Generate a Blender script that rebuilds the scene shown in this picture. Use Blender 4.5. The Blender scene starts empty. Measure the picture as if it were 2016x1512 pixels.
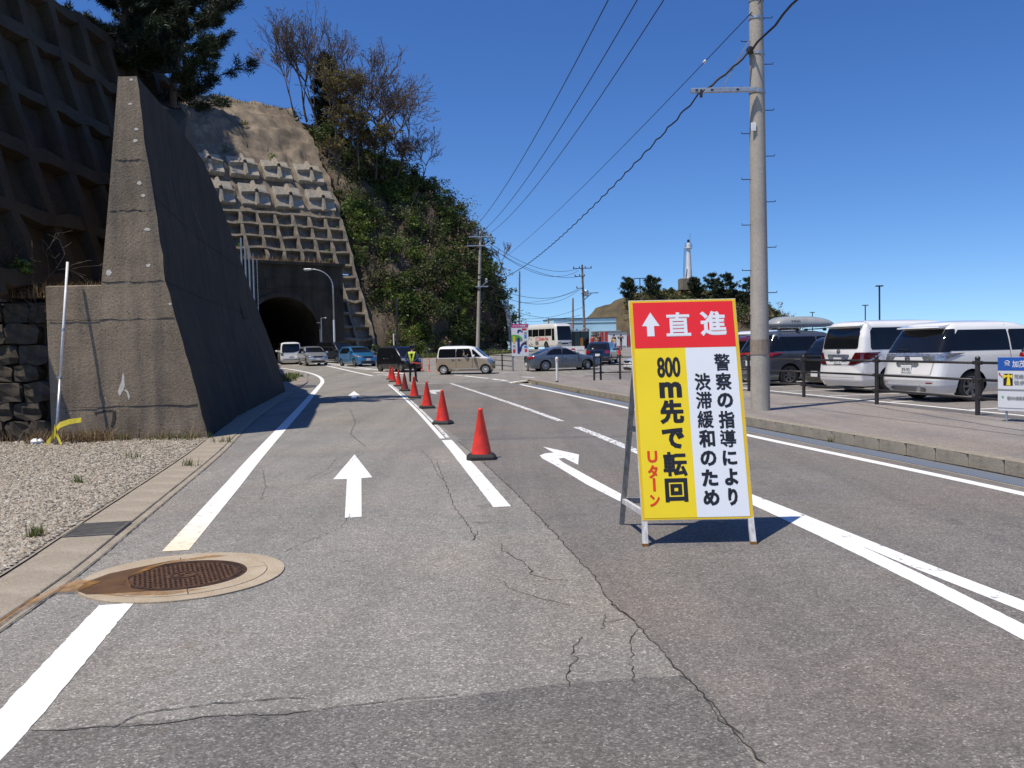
import bpy, bmesh, math, random
import numpy as np
from mathutils import Vector, Matrix
rnd = random.Random(7); nrs = np.random.default_rng(11)
scene = bpy.context.scene
C = scene.collection

# ------------------------------------------------------------ camera (eye height 1.5 m, phone lens)
F, EYE, CX, CY, HOR, ROLL = 1743.0, 1.5, 1008.0, 756.0, 688.0, math.radians(1.25)
PITCH = math.atan((CY - HOR) / F)
fwd = np.array([0, math.cos(PITCH), -math.sin(PITCH)])
_r0 = np.array([1.0, 0, 0]); _u0 = np.array([0, math.sin(PITCH), math.cos(PITCH)])
RV = math.cos(ROLL) * _r0 - math.sin(ROLL) * _u0
UV = math.cos(ROLL) * _u0 + math.sin(ROLL) * _r0
cam = bpy.data.cameras.new('camera'); cam.sensor_width = 36.0; cam.lens = F / 2016 * 36.0
cam.clip_start = 0.05; cam.clip_end = 6000
co = bpy.data.objects.new('camera', cam); C.objects.link(co)
co.matrix_world = Matrix([[RV[0], UV[0], -fwd[0], 0], [RV[1], UV[1], -fwd[1], 0], [RV[2], UV[2], -fwd[2], EYE], [0, 0, 0, 1]])
scene.camera = co

# ------------------------------------------------------------ sky, sun, exposure
SUN_EL = math.radians(64.5); SUN_AZ = math.atan2(-.78, -.63)        # from +Y towards +X
sdir = Vector((math.sin(SUN_AZ) * math.cos(SUN_EL), math.cos(SUN_AZ) * math.cos(SUN_EL), math.sin(SUN_EL)))
w = bpy.data.worlds.new('World'); scene.world = w; w.use_nodes = True
nt = w.node_tree; bg = nt.nodes['Background']
sky = nt.nodes.new('ShaderNodeTexSky'); sky.sky_type = 'NISHITA'; sky.sun_disc = False
sky.sun_elevation = SUN_EL; sky.sun_rotation = SUN_AZ % (2 * math.pi)
sky.altitude = 0; sky.air_density = 1.0; sky.dust_density = 0.3; sky.ozone_density = 3.0
_tc = nt.nodes.new('ShaderNodeTexCoord'); _va = nt.nodes.new('ShaderNodeVectorMath'); _va.operation = 'ADD'; _va.inputs[1].default_value = (0, 0, .08)
nt.links.new(_tc.outputs['Generated'], _va.inputs[0]); nt.links.new(_va.outputs[0], sky.inputs[0])
_hs = nt.nodes.new('ShaderNodeHueSaturation'); _hs.inputs['Saturation'].default_value = 1.2; _hs.inputs['Hue'].default_value = .506
_gm = nt.nodes.new('ShaderNodeGamma'); _gm.inputs[1].default_value = 1.3
nt.links.new(sky.outputs[0], _hs.inputs['Color']); nt.links.new(_hs.outputs[0], _gm.inputs[0]); nt.links.new(_gm.outputs[0], bg.inputs[0]); bg.inputs[1].default_value = 0.090
sl = bpy.data.lights.new('sun', 'SUN'); sl.energy = 4.9; sl.angle = math.radians(.53); sl.color = (1, .92, .79)
so = bpy.data.objects.new('sun', sl); C.objects.link(so); so.location = (-20, -15, 40)
so.rotation_euler = (-sdir).to_track_quat('-Z', 'Y').to_euler()
vs = scene.view_settings; vs.view_transform = 'Standard'; vs.look = 'None'; vs.exposure = 0.0; vs.gamma = 1.0
vs.use_curve_mapping = False
scene.cycles.max_bounces = 6; scene.cycles.transparent_max_bounces = 8

# ------------------------------------------------------------ ground height and un-projection to the ground
TY = np.arange(-60, 1200, 1.0)
_sl = np.interp(TY[:-1] + .5, [42, 52, 80, 130], [0, .025, .025, 0])
TZ = np.concatenate([[0], np.cumsum(_sl)])
def zg(y): return float(np.interp(y, TY, TZ))
def at(px, py, Y):
    r = fwd * F + RV * (px - CX) - UV * (py - CY); t = Y / r[1]
    return (float(r[0] * t), float(Y), float(EYE + r[2] * t))
def G(px, py, dz=0.0):
    r = fwd * F + RV * (px - CX) - UV * (py - CY); r = r / r[1]
    lo, hi = .5, 700
    for _ in range(50):
        m = (lo + hi) / 2
        if EYE + r[2] * m - zg(m) - dz > 0: lo = m
        else: hi = m
    return (float(r[0] * lo), float(lo))

# ------------------------------------------------------------ mesh helpers
def link(name, me, parent=None, loc=(0, 0, 0), rz=0.0):
    o = bpy.data.objects.new(name, me); C.objects.link(o)
    o.location = loc
    if rz: o.rotation_euler = (0, 0, rz)
    if parent is not None: o.parent = parent
    return o
def thing(name, label, cat, loc=(0, 0, 0), rz=0.0, group=None):
    o = bpy.data.objects.new(name, None); C.objects.link(o); o.empty_display_size = .1
    o.location = loc; o.rotation_euler = (0, 0, rz); o['label'] = label; o['category'] = cat
    if group: o['group'] = group
    return o
def tag(o, label=None, cat=None, group=None, kind=None):
    if label: o['label'] = label
    if cat: o['category'] = cat
    if group: o['group'] = group
    if kind: o['kind'] = kind
    return o
def dup(root, loc, rz=0.0, label=None, group=None, parent=None):
    def cp(o, par):
        c = o.copy(); C.objects.link(c); c.parent = par
        for ch in list(o.children): cp(ch, c)
        return c
    r = cp(root, parent); r.location = loc; r.rotation_euler = (0, 0, rz)
    if label: r['label'] = label
    if group: r['group'] = group
    return r
class MB:
    def __init__(s): s.v = []; s.f = []; s.m = []; s.k = 0
    def add(s, vs, fs):
        b = len(s.v); s.v += [tuple(map(float, p)) for p in vs]; s.f += [tuple(i + b for i in f) for f in fs]
        s.m += [s.k] * len(fs); return s
    def box(s, c, d, rz=0.0, bev=0.0, M=None):
        hx, hy, hz = d[0] / 2, d[1] / 2, d[2] / 2
        if bev <= 0:
            P = [(x, y, z) for z in (-hz, hz) for y in (-hy, hy) for x in (-hx, hx)]
            fs = [(0, 2, 3, 1), (4, 5, 7, 6), (0, 1, 5, 4), (2, 6, 7, 3), (0, 4, 6, 2), (1, 3, 7, 5)]
        else:
            b = min(bev, hx * .9, hy * .9, hz * .9); P = []; fs = []
            for z, ins in ((-hz, b), (-hz + b, 0), (hz - b, 0), (hz, b)):
                ax, ay = hx - ins, hy - ins
                P += [(-ax + b, -ay, z), (ax - b, -ay, z), (ax, -ay + b, z), (ax, ay - b, z), (ax - b, ay, z), (-ax + b, ay, z), (-ax, ay - b, z), (-ax, -ay + b, z)]
            for r in range(3):
                for i in range(8): fs.append((r * 8 + i, r * 8 + (i + 1) % 8, r * 8 + 8 + (i + 1) % 8, r * 8 + 8 + i))
            fs += [tuple(range(7, -1, -1)), tuple(range(24, 32))]
        if M is not None: P = [tuple(M @ Vector(p) + Vector(c)) for p in P]
        else:
            ca, sa = math.cos(rz), math.sin(rz)
            P = [(c[0] + x * ca - y * sa, c[1] + x * sa + y * ca, c[2] + z) for x, y, z in P]
        return s.add(P, fs)
    def bar(s, p0, p1, wd, ht, up=(0, 0, 1)):
        p0, p1 = Vector(p0), Vector(p1); d = (p1 - p0); L = d.length; d = d / L
        x = Vector(up).cross(d)
        if x.length < 1e-4: x = Vector((1, 0, 0)).cross(d)
        x.normalize(); u = d.cross(x)
        M = Matrix((x, d, u)).transposed()
        return s.box((p0 + p1) / 2, (wd, L, ht), M=M)
    def tube(s, pts, r, n=8, cap=True):
        pts = [Vector(p) for p in pts]; k = len(pts)
        rs = list(r) if hasattr(r, '__len__') else [r] * k
        P = []; fs = []; ref = None
        for i, p in enumerate(pts):
            d = (pts[min(i + 1, k - 1)] - pts[max(i - 1, 0)])
            if d.length < 1e-9: d = Vector((0, 0, 1))
            d.normalize()
            if ref is None: ref = Vector((0, 0, 1)) if abs(d.z) < .9 else Vector((1, 0, 0))
            x = ref - d * ref.dot(d)
            if x.length < 1e-4: x = d.orthogonal()
            x.normalize(); ref = x; y = d.cross(x)
            for j in range(n):
                a = 2 * math.pi * j / n; P.append(p + (x * math.cos(a) + y * math.sin(a)) * rs[i])
        for i in range(k - 1):
            for j in range(n):
                fs.append((i * n + j, i * n + (j + 1) % n, (i + 1) * n + (j + 1) % n, (i + 1) * n + j))
        if cap: fs += [tuple(range(n - 1, -1, -1)), tuple(range((k - 1) * n, k * n))]
        return s.add(P, fs)
    def lathe(s, prof, c=(0, 0, 0), n=16, ax=None, cap=True):
        # prof: (radius, height) list; axis z or given direction
        P = []; fs = []; k = len(prof)
        if ax is None: X, Y, Z = Vector((1, 0, 0)), Vector((0, 1, 0)), Vector((0, 0, 1))
        else:
            Z = Vector(ax).normalized(); X = Z.orthogonal().normalized(); Y = Z.cross(X)
        c = Vector(c)
        for r, h in prof:
            for j in range(n):
                a = 2 * math.pi * j / n; P.append(c + (X * math.cos(a) + Y * math.sin(a)) * r + Z * h)
        for i in range(k - 1):
            for j in range(n): fs.append((i * n + j, i * n + (j + 1) % n, (i + 1) * n + (j + 1) % n, (i + 1) * n + j))
        if cap and prof[0][0] > 1e-6: fs.append(tuple(range(n - 1, -1, -1)))
        if cap and prof[-1][0] > 1e-6: fs.append(tuple(range((k - 1) * n, k * n)))
        return s.add(P, fs)
    def prism(s, poly, z0, z1):
        n = len(poly); P = [(x, y, z0) for x, y in poly] + [(x, y, z1) for x, y in poly]
        return s.add(P, [tuple(range(n - 1, -1, -1)), tuple(range(n, 2 * n))] + [(i, (i + 1) % n, n + (i + 1) % n, n + i) for i in range(n)])
    def grid(s, P, closed=False):
        # P: rows of points
        nr, nc = len(P), len(P[0]); fs = []
        for i in range(nr - 1):
            for j in range(nc if closed else nc - 1):
                fs.append((i * nc + j, i * nc + (j + 1) % nc, (i + 1) * nc + (j + 1) % nc, (i + 1) * nc + j))
        return s.add([p for r in P for p in r], fs)
    def mesh(s, name, mats, smooth=False, angle=None):
        me = bpy.data.meshes.new(name); me.from_pydata(s.v, [], s.f)
        for m in (mats if isinstance(mats, (list, tuple)) else [mats]): me.materials.append(m)
        if any(s.m): me.polygons.foreach_set('material_index', s.m)
        if smooth or angle: me.polygons.foreach_set('use_smooth', [True] * len(me.polygons))
        if angle: me.set_sharp_from_angle(angle=math.radians(angle))
        me.update(); return me
    def build(s, name, mats, parent=None, loc=(0, 0, 0), rz=0.0, smooth=False, angle=None):
        return link(name, s.mesh(name, mats, smooth, angle), parent, loc, rz)
def npmesh(name, V, Fc, mat, smooth=False):
    # V (n,3), Fc (m,k) arrays -> mesh, fast
    me = bpy.data.meshes.new(name); V = np.asarray(V, dtype=np.float32); Fc = np.asarray(Fc, dtype=np.int32)
    m, k = Fc.shape
    me.vertices.add(len(V)); me.vertices.foreach_set('co', V.ravel())
    me.loops.add(m * k); me.loops.foreach_set('vertex_index', Fc.ravel())
    me.polygons.add(m); me.polygons.foreach_set('loop_start', np.arange(0, m * k, k, dtype=np.int32))
    me.update(calc_edges=True)
    if smooth: me.polygons.foreach_set('use_smooth', [True] * m)
    me.materials.append(mat); return me
def fixn(o):
    bm = bmesh.new(); bm.from_mesh(o.data); bmesh.ops.recalc_face_normals(bm, faces=bm.faces); bm.to_mesh(o.data); bm.free(); return o
def vnoise(x, y, z=0.0, sc=1.0):
    from mathutils import noise
    return noise.noise(Vector((x * sc, y * sc, z * sc)))

# ------------------------------------------------------------ materials
def nmat(name):
    m = bpy.data.materials.new(name); m.use_nodes = True
    return m, m.node_tree, m.node_tree.nodes['Principled BSDF'], m.node_tree.links
def N(t, ty, **kw):
    n = t.nodes.new('ShaderNode' + ty)
    for k, v in kw.items(): setattr(n, k, v)
    return n
def coords(t, scale=(1, 1, 1), kind='Object'):
    tc = N(t, 'TexCoord'); mp = N(t, 'Mapping'); mp.inputs['Scale'].default_value = scale
    t.links.new(tc.outputs[kind], mp.inputs[0]); return mp.outputs[0]
def ramp(t, fac, stops):
    r = N(t, 'ValToRGB'); el = r.color_ramp.elements
    while len(el) < len(stops): el.new(.5)
    for e, (p, c) in zip(el, stops):
        e.position = p; e.color = (c[0], c[1], c[2], 1) if hasattr(c, '__len__') else (c, c, c, 1)
    t.links.new(fac, r.inputs[0]); return r.outputs[0]
def noise_(t, vec, scale, detail=5, rough=.6):
    n = N(t, 'TexNoise'); n.inputs['Scale'].default_value = scale; n.inputs['Detail'].default_value = detail
    n.inputs['Roughness'].default_value = rough; t.links.new(vec, n.inputs['Vector']); return n.outputs['Fac']
def mixc(t, fac, a, b, mode='MIX'):
    m = N(t, 'Mix', data_type='RGBA', blend_type=mode)
    if hasattr(fac, 'links'): t.links.new(fac, m.inputs[0])
    else: m.inputs[0].default_value = fac
    for s, i in ((a, 6), (b, 7)):
        if hasattr(s, 'links'): t.links.new(s, m.inputs[i])
        else: m.inputs[i].default_value = (*s, 1)
    return m.outputs[2]
def bump_(t, b, h, strength, dist=.01):
    bn = N(t, 'Bump'); bn.inputs['Strength'].default_value = strength; bn.inputs['Distance'].default_value = dist
    t.links.new(h, bn.inputs['Height']); t.links.new(bn.outputs[0], b.inputs['Normal'])
def pm(name, col, col2=None, scale=4.0, rough=.6, metal=0.0, bump=0.0, bscale=40, coat=0.0, spec=.5, stretch=(1, 1, 1), lo=.35, hi=.65):
    m, t, b, L = nmat(name); b.inputs['Roughness'].default_value = rough; b.inputs['Metallic'].default_value = metal
    b.inputs['Coat Weight'].default_value = coat; b.inputs['Coat Roughness'].default_value = .04
    b.inputs['Specular IOR Level'].default_value = spec
    col2 = col2 or tuple(c * .82 for c in col)
    v = coords(t, stretch)
    L.new(ramp(t, noise_(t, v, scale), [(lo, col2), (hi, col)]), b.inputs['Base Color'])
    if bump: bump_(t, b, noise_(t, coords(t), bscale, 4), bump, .01)
    return m
def asphalt(name, dark, light, stain=(.0, .0, .0), seed=0.0):
    m, t, b, L = nmat(name); b.inputs['Roughness'].default_value = .82; b.inputs['Specular IOR Level'].default_value = .35
    v = coords(t)
    vo = N(t, 'TexVoronoi'); vo.inputs['Scale'].default_value = 120; L.new(v, vo.inputs['Vector'])
    vo2 = N(t, 'TexVoronoi'); vo2.inputs['Scale'].default_value = 62; L.new(v, vo2.inputs['Vector'])
    sp = N(t, 'SeparateColor'); L.new(vo.outputs['Color'], sp.inputs[0])
    sp2 = N(t, 'SeparateColor'); L.new(vo2.outputs['Color'], sp2.inputs[0])
    mid = tuple((a + c) / 2 for a, c in zip(dark, light))
    agg = ramp(t, sp.outputs[0], [(0, tuple(c * .78 for c in dark)), (.35, dark), (.75, mid), (.93, light), (1, tuple(min(1, c * 1.6) for c in light))])
    agg2 = ramp(t, sp2.outputs[1], [(0, .82), (.5, 1.0), (.92, 1.05), (1, 1.28)])
    big = ramp(t, noise_(t, v, .55, 6, .62), [(.3, .84), (.5, 1.0), (.72, 1.1)])
    med = ramp(t, noise_(t, v, 7, 4), [(.3, .9), (.7, 1.08)])
    c = mixc(t, 1.0, agg, agg2, 'MULTIPLY'); c = mixc(t, 1.0, c, big, 'MULTIPLY'); c = mixc(t, 1.0, c, med, 'MULTIPLY')
    trk = ramp(t, noise_(t, coords(t, (1.6, .06, 1)), 1.0, 4, .6), [(.34, .86), (.5, 1.0), (.66, 1.09)]); c = mixc(t, 1.0, c, trk, 'MULTIPLY')
    spots = ramp(t, noise_(t, v, 2.3, 3, .5), [(.24, .72), (.33, 1.0)]); c = mixc(t, 1.0, c, spots, 'MULTIPLY')
    tint = ramp(t, noise_(t, v, .28, 4), [(.45, (1, 1, 1)), (.7, (1.06, .985, .9))])
    c = mixc(t, 1.0, c, tint, 'MULTIPLY')
    L.new(c, b.inputs['Base Color'])
    bump_(t, b, vo.outputs['Distance'], .55, .004)
    return m
def concrete(name, c1, c2, streak=.5, pit=.5, sc=1.0, bump=.5, stain=(.05, .045, .04)):
    m, t, b, L = nmat(name); b.inputs['Roughness'].default_value = .88; b.inputs['Specular IOR Level'].default_value = .25
    v = coords(t)
    base = ramp(t, noise_(t, v, 1.1 * sc, 8, .68), [(.3, c2), (.68, c1)])
    st = ramp(t, noise_(t, coords(t, (2.2 * sc, 2.2 * sc, .22 * sc)), 1.3, 5), [(.4, 0.0), (.72, streak)])
    c = mixc(t, st, base, stain)
    fine = ramp(t, noise_(t, v, 34 * sc, 5, .7), [(.3, .72), (.6, 1.12)])
    c = mixc(t, 1.0, c, fine, 'MULTIPLY')
    vo = N(t, 'TexVoronoi'); vo.inputs['Scale'].default_value = 9 * sc; L.new(v, vo.inputs['Vector'])
    pt = ramp(t, vo.outputs['Distance'], [(.06, 1.0 - pit), (.16, 1.0)])
    c = mixc(t, 1.0, c, pt, 'MULTIPLY'); L.new(c, b.inputs['Base Color'])
    bump_(t, b, noise_(t, v, 22 * sc, 6, .7), bump, .02); return m
def paint_line(name, col=(.8, .8, .78), wear=.42):
    m, t, b, L = nmat(name); b.inputs['Roughness'].default_value = .7; b.inputs['Specular IOR Level'].default_value = .3
    v = coords(t)
    L.new(ramp(t, noise_(t, v, 9, 6, .7), [(.3, tuple(c * .84 for c in col)), (.6, col)]), b.inputs['Base Color'])
    a = ramp(t, noise_(t, coords(t, (1.0, .45, 1)), 13, 8, .78), [(wear - .05, 0.0), (wear, 1.0)]); L.new(a, b.inputs['Alpha'])
    bump_(t, b, noise_(t, v, 120, 3), .2, .003); return m
def leafmat(name, c1, c2, c3=None, sc=.35, trans=.25):
    m, t, b, L = nmat(name); b.inputs['Roughness'].default_value = .55; b.inputs['Specular IOR Level'].default_value = .3
    g = N(t, 'NewGeometry')
    c3 = c3 or c1
    ri = ramp(t, g.outputs['Random Per Island'], [(0, c2), (.45, c1), (.85, c1), (1, c3)])
    nz = ramp(t, noise_(t, coords(t), sc, 4), [(.32, .55), (.66, 1.25)])
    c = mixc(t, 1.0, ri, nz, 'MULTIPLY'); L.new(c, b.inputs['Base Color'])
    tr = N(t, 'BsdfTranslucent'); L.new(c, tr.inputs[0]); mx = N(t, 'MixShader'); mx.inputs[0].default_value = trans
    out = t.nodes['Material Output']; L.new(b.outputs[0], mx.inputs[1]); L.new(tr.outputs[0], mx.inputs[2]); L.new(mx.outputs[0], out.inputs[0])
    return m
M = {}
M['asphalt_old'] = asphalt('asphalt_old', (.2, .19, .17), (.32, .305, .273))
M['asphalt_new'] = asphalt('asphalt_new', (.152, .14, .126), (.24, .222, .2))
M['asphalt_dark'] = asphalt('asphalt_dark', (.112, .106, .098), (.205, .194, .178))
M['asphalt_lot'] = asphalt('asphalt_lot', (.185, .174, .162), (.25, .236, .22))
M['sidewalk'] = asphalt('sidewalk_asphalt', (.238, .214, .19), (.305, .276, .246))
M['line'] = paint_line('road_paint'); M['line_worn'] = paint_line('road_paint_worn', (.74, .74, .72), .49)
M['line_solid'] = paint_line('road_paint_solid', (.80, .80, .77), .355)
M['line_rust'] = paint_line('road_paint_rusty', (.8, .8, .78), .30)
_t = M['line_rust'].node_tree; _b = _t.nodes['Principled BSDF']; _tc2 = N(_t, 'TexCoord'); _sx = N(_t, 'SeparateXYZ'); _t.links.new(_tc2.outputs['Object'], _sx.inputs[0]); _mr = N(_t, 'MapRange'); _mr.inputs[1].default_value = 6.7; _mr.inputs[2].default_value = 9.0
_t.links.new(_sx.outputs[1], _mr.inputs[0]); _t.links.new(ramp(_t, _mr.outputs[0], [(0, (.78, .66, .46)), (.3, (.8, .74, .6)), (1, (.82, .82, .8))]), _b.inputs['Base Color'])
M['kerb'] = concrete('kerb_concrete', (.36, .32, .25), (.24, .21, .165), .25, .3, 2.0)
M['gutter'] = concrete('gutter_concrete', (.40, .345, .265), (.28, .24, .185), .2, .35, 2.0)
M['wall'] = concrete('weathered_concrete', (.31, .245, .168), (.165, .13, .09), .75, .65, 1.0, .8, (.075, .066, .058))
M['wall_side'] = concrete('shade_dark_concrete', (.07, .053, .033), (.036, .028, .018), .75, .5, 1.0, .8, (.022, .019, .015))  # darker copy of the wall concrete: the side's shade put into the colour
M['wall_dark'] = concrete('dark_brown_concrete', (.075, .06, .038), (.036, .029, .019), .6, .5)  # one overall dark brown concrete tone
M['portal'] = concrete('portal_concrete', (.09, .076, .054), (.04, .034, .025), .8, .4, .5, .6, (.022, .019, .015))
M['beam'] = concrete('frame_concrete', (.31, .262, .19), (.16, .135, .1), .5, .4)
M['block'] = concrete('anchor_block_concrete', (.44, .39, .31), (.24, .21, .165), .3, .25)
M['shotcrete'] = concrete('shotcrete', (.32, .255, .18), (.11, .09, .068), .9, .5, .45, 1.0, (.09, .075, .06))
M['pole'] = concrete('pole_concrete', (.45, .41, .345), (.34, .305, .255), .35, .25, 1.6, .3, (.22, .195, .165))
M['stone'] = concrete('rough_stone', (.12, .098, .07), (.035, .029, .022), .4, .6, 2.5, 1.0)
M['earth'] = pm('dry_earth', (.15, .11, .075), (.07, .055, .04), 3, .95, bump=.8, bscale=12)
M['rock'] = concrete('dark_rock', (.17, .13, .09), (.06, .048, .036), .6, .6, .4, 1.0)
M['cone'] = pm('cone_red', (.80, .04, .022), (.42, .03, .02), 7, .45, lo=.25, hi=.5)
M['cone_old'] = pm('cone_faded', (.30, .03, .022), (.2, .025, .02), 6, .6)
M['rubber'] = pm('black_rubber', (.022, .022, .022), (.012, .012, .012), 14, .75, bump=.2)
M['galv'] = pm('galvanised_steel', (.50, .51, .52), (.36, .37, .38), 9, .42, .7)
M['steel_dark'] = pm('dark_brown_steel', (.035, .03, .028), (.02, .018, .016), 9, .45)
M['black'] = pm('black_plastic', (.015, .015, .016), (.01, .01, .01), 9, .45)
M['white_paint'] = pm('white_paint', (.78, .78, .76), (.62, .61, .58), 9, .45)
M['white_wood'] = pm('painted_wood', (.70, .70, .68), (.42, .40, .37), 16, .6, stretch=(3, 3, .4))
M['bark'] = pm('bark', (.10, .078, .06), (.045, .036, .03), 8, .95, bump=.8, bscale=18, stretch=(2, 2, .5))
M['twig'] = pm('grey_twig', (.14, .105, .085), (.07, .053, .045), 8, .95)
M['wire'] = pm('wire_black', (.014, .014, .015), (.01, .01, .01), 9, .6)
M['glass'] = pm('car_glass', (.008, .009, .011), (.006, .007, .008), 3, .03, spec=.45)
M['chrome'] = pm('chrome', (.62, .62, .63), (.5, .5, .52), 9, .12, 1.0)
M['alloy'] = pm('alloy', (.55, .55, .56), (.45, .45, .46), 9, .28, .9)
M['tyre'] = pm('tyre', (.02, .02, .02), (.012, .012, .012), 20, .85)
M['lamp_red'] = pm('lamp_red', (.38, .01, .012), (.2, .006, .008), 12, .08, coat=1)
M['lamp_dark'] = pm('lamp_dark_red', (.10, .006, .008), (.05, .004, .006), 12, .08, coat=1)
M['lamp_clear'] = pm('lamp_clear', (.42, .44, .47), (.16, .17, .19), 18, .08, .5, coat=1)
M['plate'] = pm('number_plate', (.75, .76, .74), (.68, .69, .67), 9, .5)
M['plate_y'] = pm('number_plate_yellow', (.8, .5, .02), (.7, .42, .02), 9, .5)
M['ink'] = pm('black_print', (.012, .012, .014), (.012, .012, .014), 9, .5)
M['green_ink'] = pm('green_print', (.02, .22, .12), (.02, .2, .1), 9, .5)
M['rust'] = concrete('rust_stain', (.32, .165, .05), (.2, .1, .035), .3, .2, 2.5, .2)
def paint(name, c, metal=0.0, rough=.3):
    return pm(name, c, tuple(x * .93 for x in c), 1.5, rough, metal, coat=1.0)
M['grass'] = leafmat('grass_blades', (.13, .17, .045), (.2, .15, .07), (.07, .12, .03))
M['dry'] = leafmat('dry_weed', (.24, .16, .08), (.13, .085, .05), (.3, .22, .12))

# ============================================================ SETTING: ground, road, pavement
def clip_y(poly, y0, y1):
    def half(p, f):
        out = []
        for i in range(len(p)):
            a, b = p[i], p[(i + 1) % len(p)]; fa, fb = f(a), f(b)
            if fa >= 0: out.append(a)
            if (fa > 0 and fb < 0) or (fa < 0 and fb > 0):
                t = fa / (fa - fb); out.append((a[0] + (b[0] - a[0]) * t, a[1] + (b[1] - a[1]) * t))
        return out
    p = half(poly, lambda q: q[1] - y0)
    return half(p, lambda q: y1 - q[1]) if len(p) > 2 else p
def sheet(name, poly, dz, mat, parent=None, kind=None, thick=0.0):
    ys = [p[1] for p in poly]; lo, hi = min(ys), max(ys)
    cuts = [lo]
    if hi > 42: cuts += [y for y in np.arange(42, min(hi, 131), 1.0) if y > lo + .01]
    cuts.append(hi)
    mb = MB()
    for a, b in zip(cuts[:-1], cuts[1:]):
        q = clip_y(poly, a, b)
        if len(q) > 2: mb.add([(x, y, zg(y) + dz) for x, y in q], [tuple(range(len(q)))])
    if thick:
        n = len(poly)
        for i in range(n):
            (x0, y0), (x1, y1) = poly[i], poly[(i + 1) % n]
            mb.add([(x0, y0, zg(y0) + dz), (x1, y1, zg(y1) + dz), (x1, y1, zg(y1) + dz - thick), (x0, y0, zg(y0) + dz - thick)], [(0, 1, 2, 3)])
    o = mb.build(name, mat, parent)
    for p in o.data.polygons:
        if p.normal.z < 0: p.flip()
    if kind: o['kind'] = kind
    return o
def smooth_line(pts, it=2):
    for _ in range(it):
        q = [pts[0]]
        for a, b in zip(pts[:-1], pts[1:]):
            q += [(a[0] * .75 + b[0] * .25, a[1] * .75 + b[1] * .25), (a[0] * .25 + b[0] * .75, a[1] * .25 + b[1] * .75)]
        q.append(pts[-1]); pts = q
    return pts
def resample(pts, step):
    out = [pts[0]]
    for a, b in zip(pts[:-1], pts[1:]):
        L = math.hypot(b[0] - a[0], b[1] - a[1]); n = max(1, int(math.ceil(L / step)))
        out += [(a[0] + (b[0] - a[0]) * i / n, a[1] + (b[1] - a[1]) * i / n) for i in range(1, n + 1)]
    return out
def norms(pts):
    r = []
    for i in range(len(pts)):
        a, b = pts[max(i - 1, 0)], pts[min(i + 1, len(pts) - 1)]
        dx, dy = b[0] - a[0], b[1] - a[1]; L = math.hypot(dx, dy) or 1; r.append((-dy / L, dx / L))
    return r
def ribbon(name, pts, wd, dz, mat, parent=None, off=0.0, jit=0.0, step=.8, kind=None):
    pts = resample(pts, step); ns = norms(pts); rows = []
    for (x, y), (nx, ny) in zip(pts, ns):
        h = wd / 2 * (1 + (rnd.uniform(-1, 1) * jit if jit else 0)); o2 = off + (rnd.uniform(-1, 1) * wd * jit * .8 if jit else 0)
        a = (x + nx * (o2 + h), y + ny * (o2 + h)); b = (x + nx * (o2 - h), y + ny * (o2 - h))
        rows.append([(b[0], b[1], zg(b[1]) + dz), (a[0], a[1], zg(a[1]) + dz)])
    o = MB().grid(rows).build(name, mat, parent)
    for p in o.data.polygons:
        if p.normal.z < 0: p.flip()
    if kind: o['kind'] = kind
    return o
# big ground sheet to the horizon
mb = MB(); ysr = [-60, -20] + list(np.arange(0, 42, 6.0)) + list(np.arange(42, 131, 1.0)) + [160, 200, 300, 600, 1100]
xsr = [-900, -300, -100, -40, -15, 0, 15, 40, 100, 300, 900]
mb.grid([[(x, y, zg(y) - .08) for x in xsr] for y in ysr])
o = mb.build('ground', pm('ground_dirt', (.2, .175, .13), (.12, .105, .075), .2, .95)); tag(o, kind='structure')
o = MB().add([(-3000, 330, .9), (3000, 330, .9), (3000, 5500, .9), (-3000, 5500, .9)], [(0, 1, 2, 3)]).build('sea', pm('sea_water', (.02, .06, .1), (.015, .05, .09), .02, .15)); tag(o, kind='structure')
road = sheet('road', [(-70, -8), (70, -8), (70, 175), (-70, 175)], 0.0, M['asphalt_old'], kind='structure')
M['asphalt_patch'] = asphalt('asphalt_patch', (.128, .121, .112), (.225, .214, .196))
# newer lane to the right of the seam, older patch across the bottom
seam_px = [(900, 868), (945, 905), (1020, 975), (1100, 1060), (1165, 1130), (1205, 1190), (1250, 1225), (1300, 1280), (1345, 1330), (1400, 1385), (1440, 1435), (1500, 1505)]
seam = [G(*p) for p in seam_px] + [(.95, 2.0), (1.05, -4)]
sheet('asphalt_lane', [(-.75, 14.7)] + seam + [(12, -4), (12, 14.7)], .0016, M['asphalt_new'], road)
sheet('asphalt_lane', [(-.9, 14.95), (9, 14.95), (9, 30), (3.2, 41), (-5.6, 41.3), (-3.3, 28), (-1.6, 18.5)], .0016, M['asphalt_new'], road)
sheet('asphalt_joint', [(-.85, 14.66), (12, 14.66), (12, 15.0), (-.95, 15.0)], .0010, M['asphalt_dark'], road)
pe = resample([G(*p) for p in [(-60, 1450), (60, 1440), (230, 1425), (420, 1410), (700, 1393), (900, 1372), (1080, 1350), (1250, 1336), (1370, 1330)]], .06)
pe = [(x, y + rnd.uniform(-.012, .012)) for x, y in pe]
sheet('asphalt_patch', pe + [(.82, 3.6), (.84, 3.2), (.97, -4), (-2.6, -4)], .0024, M['asphalt_patch'], road)
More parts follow.
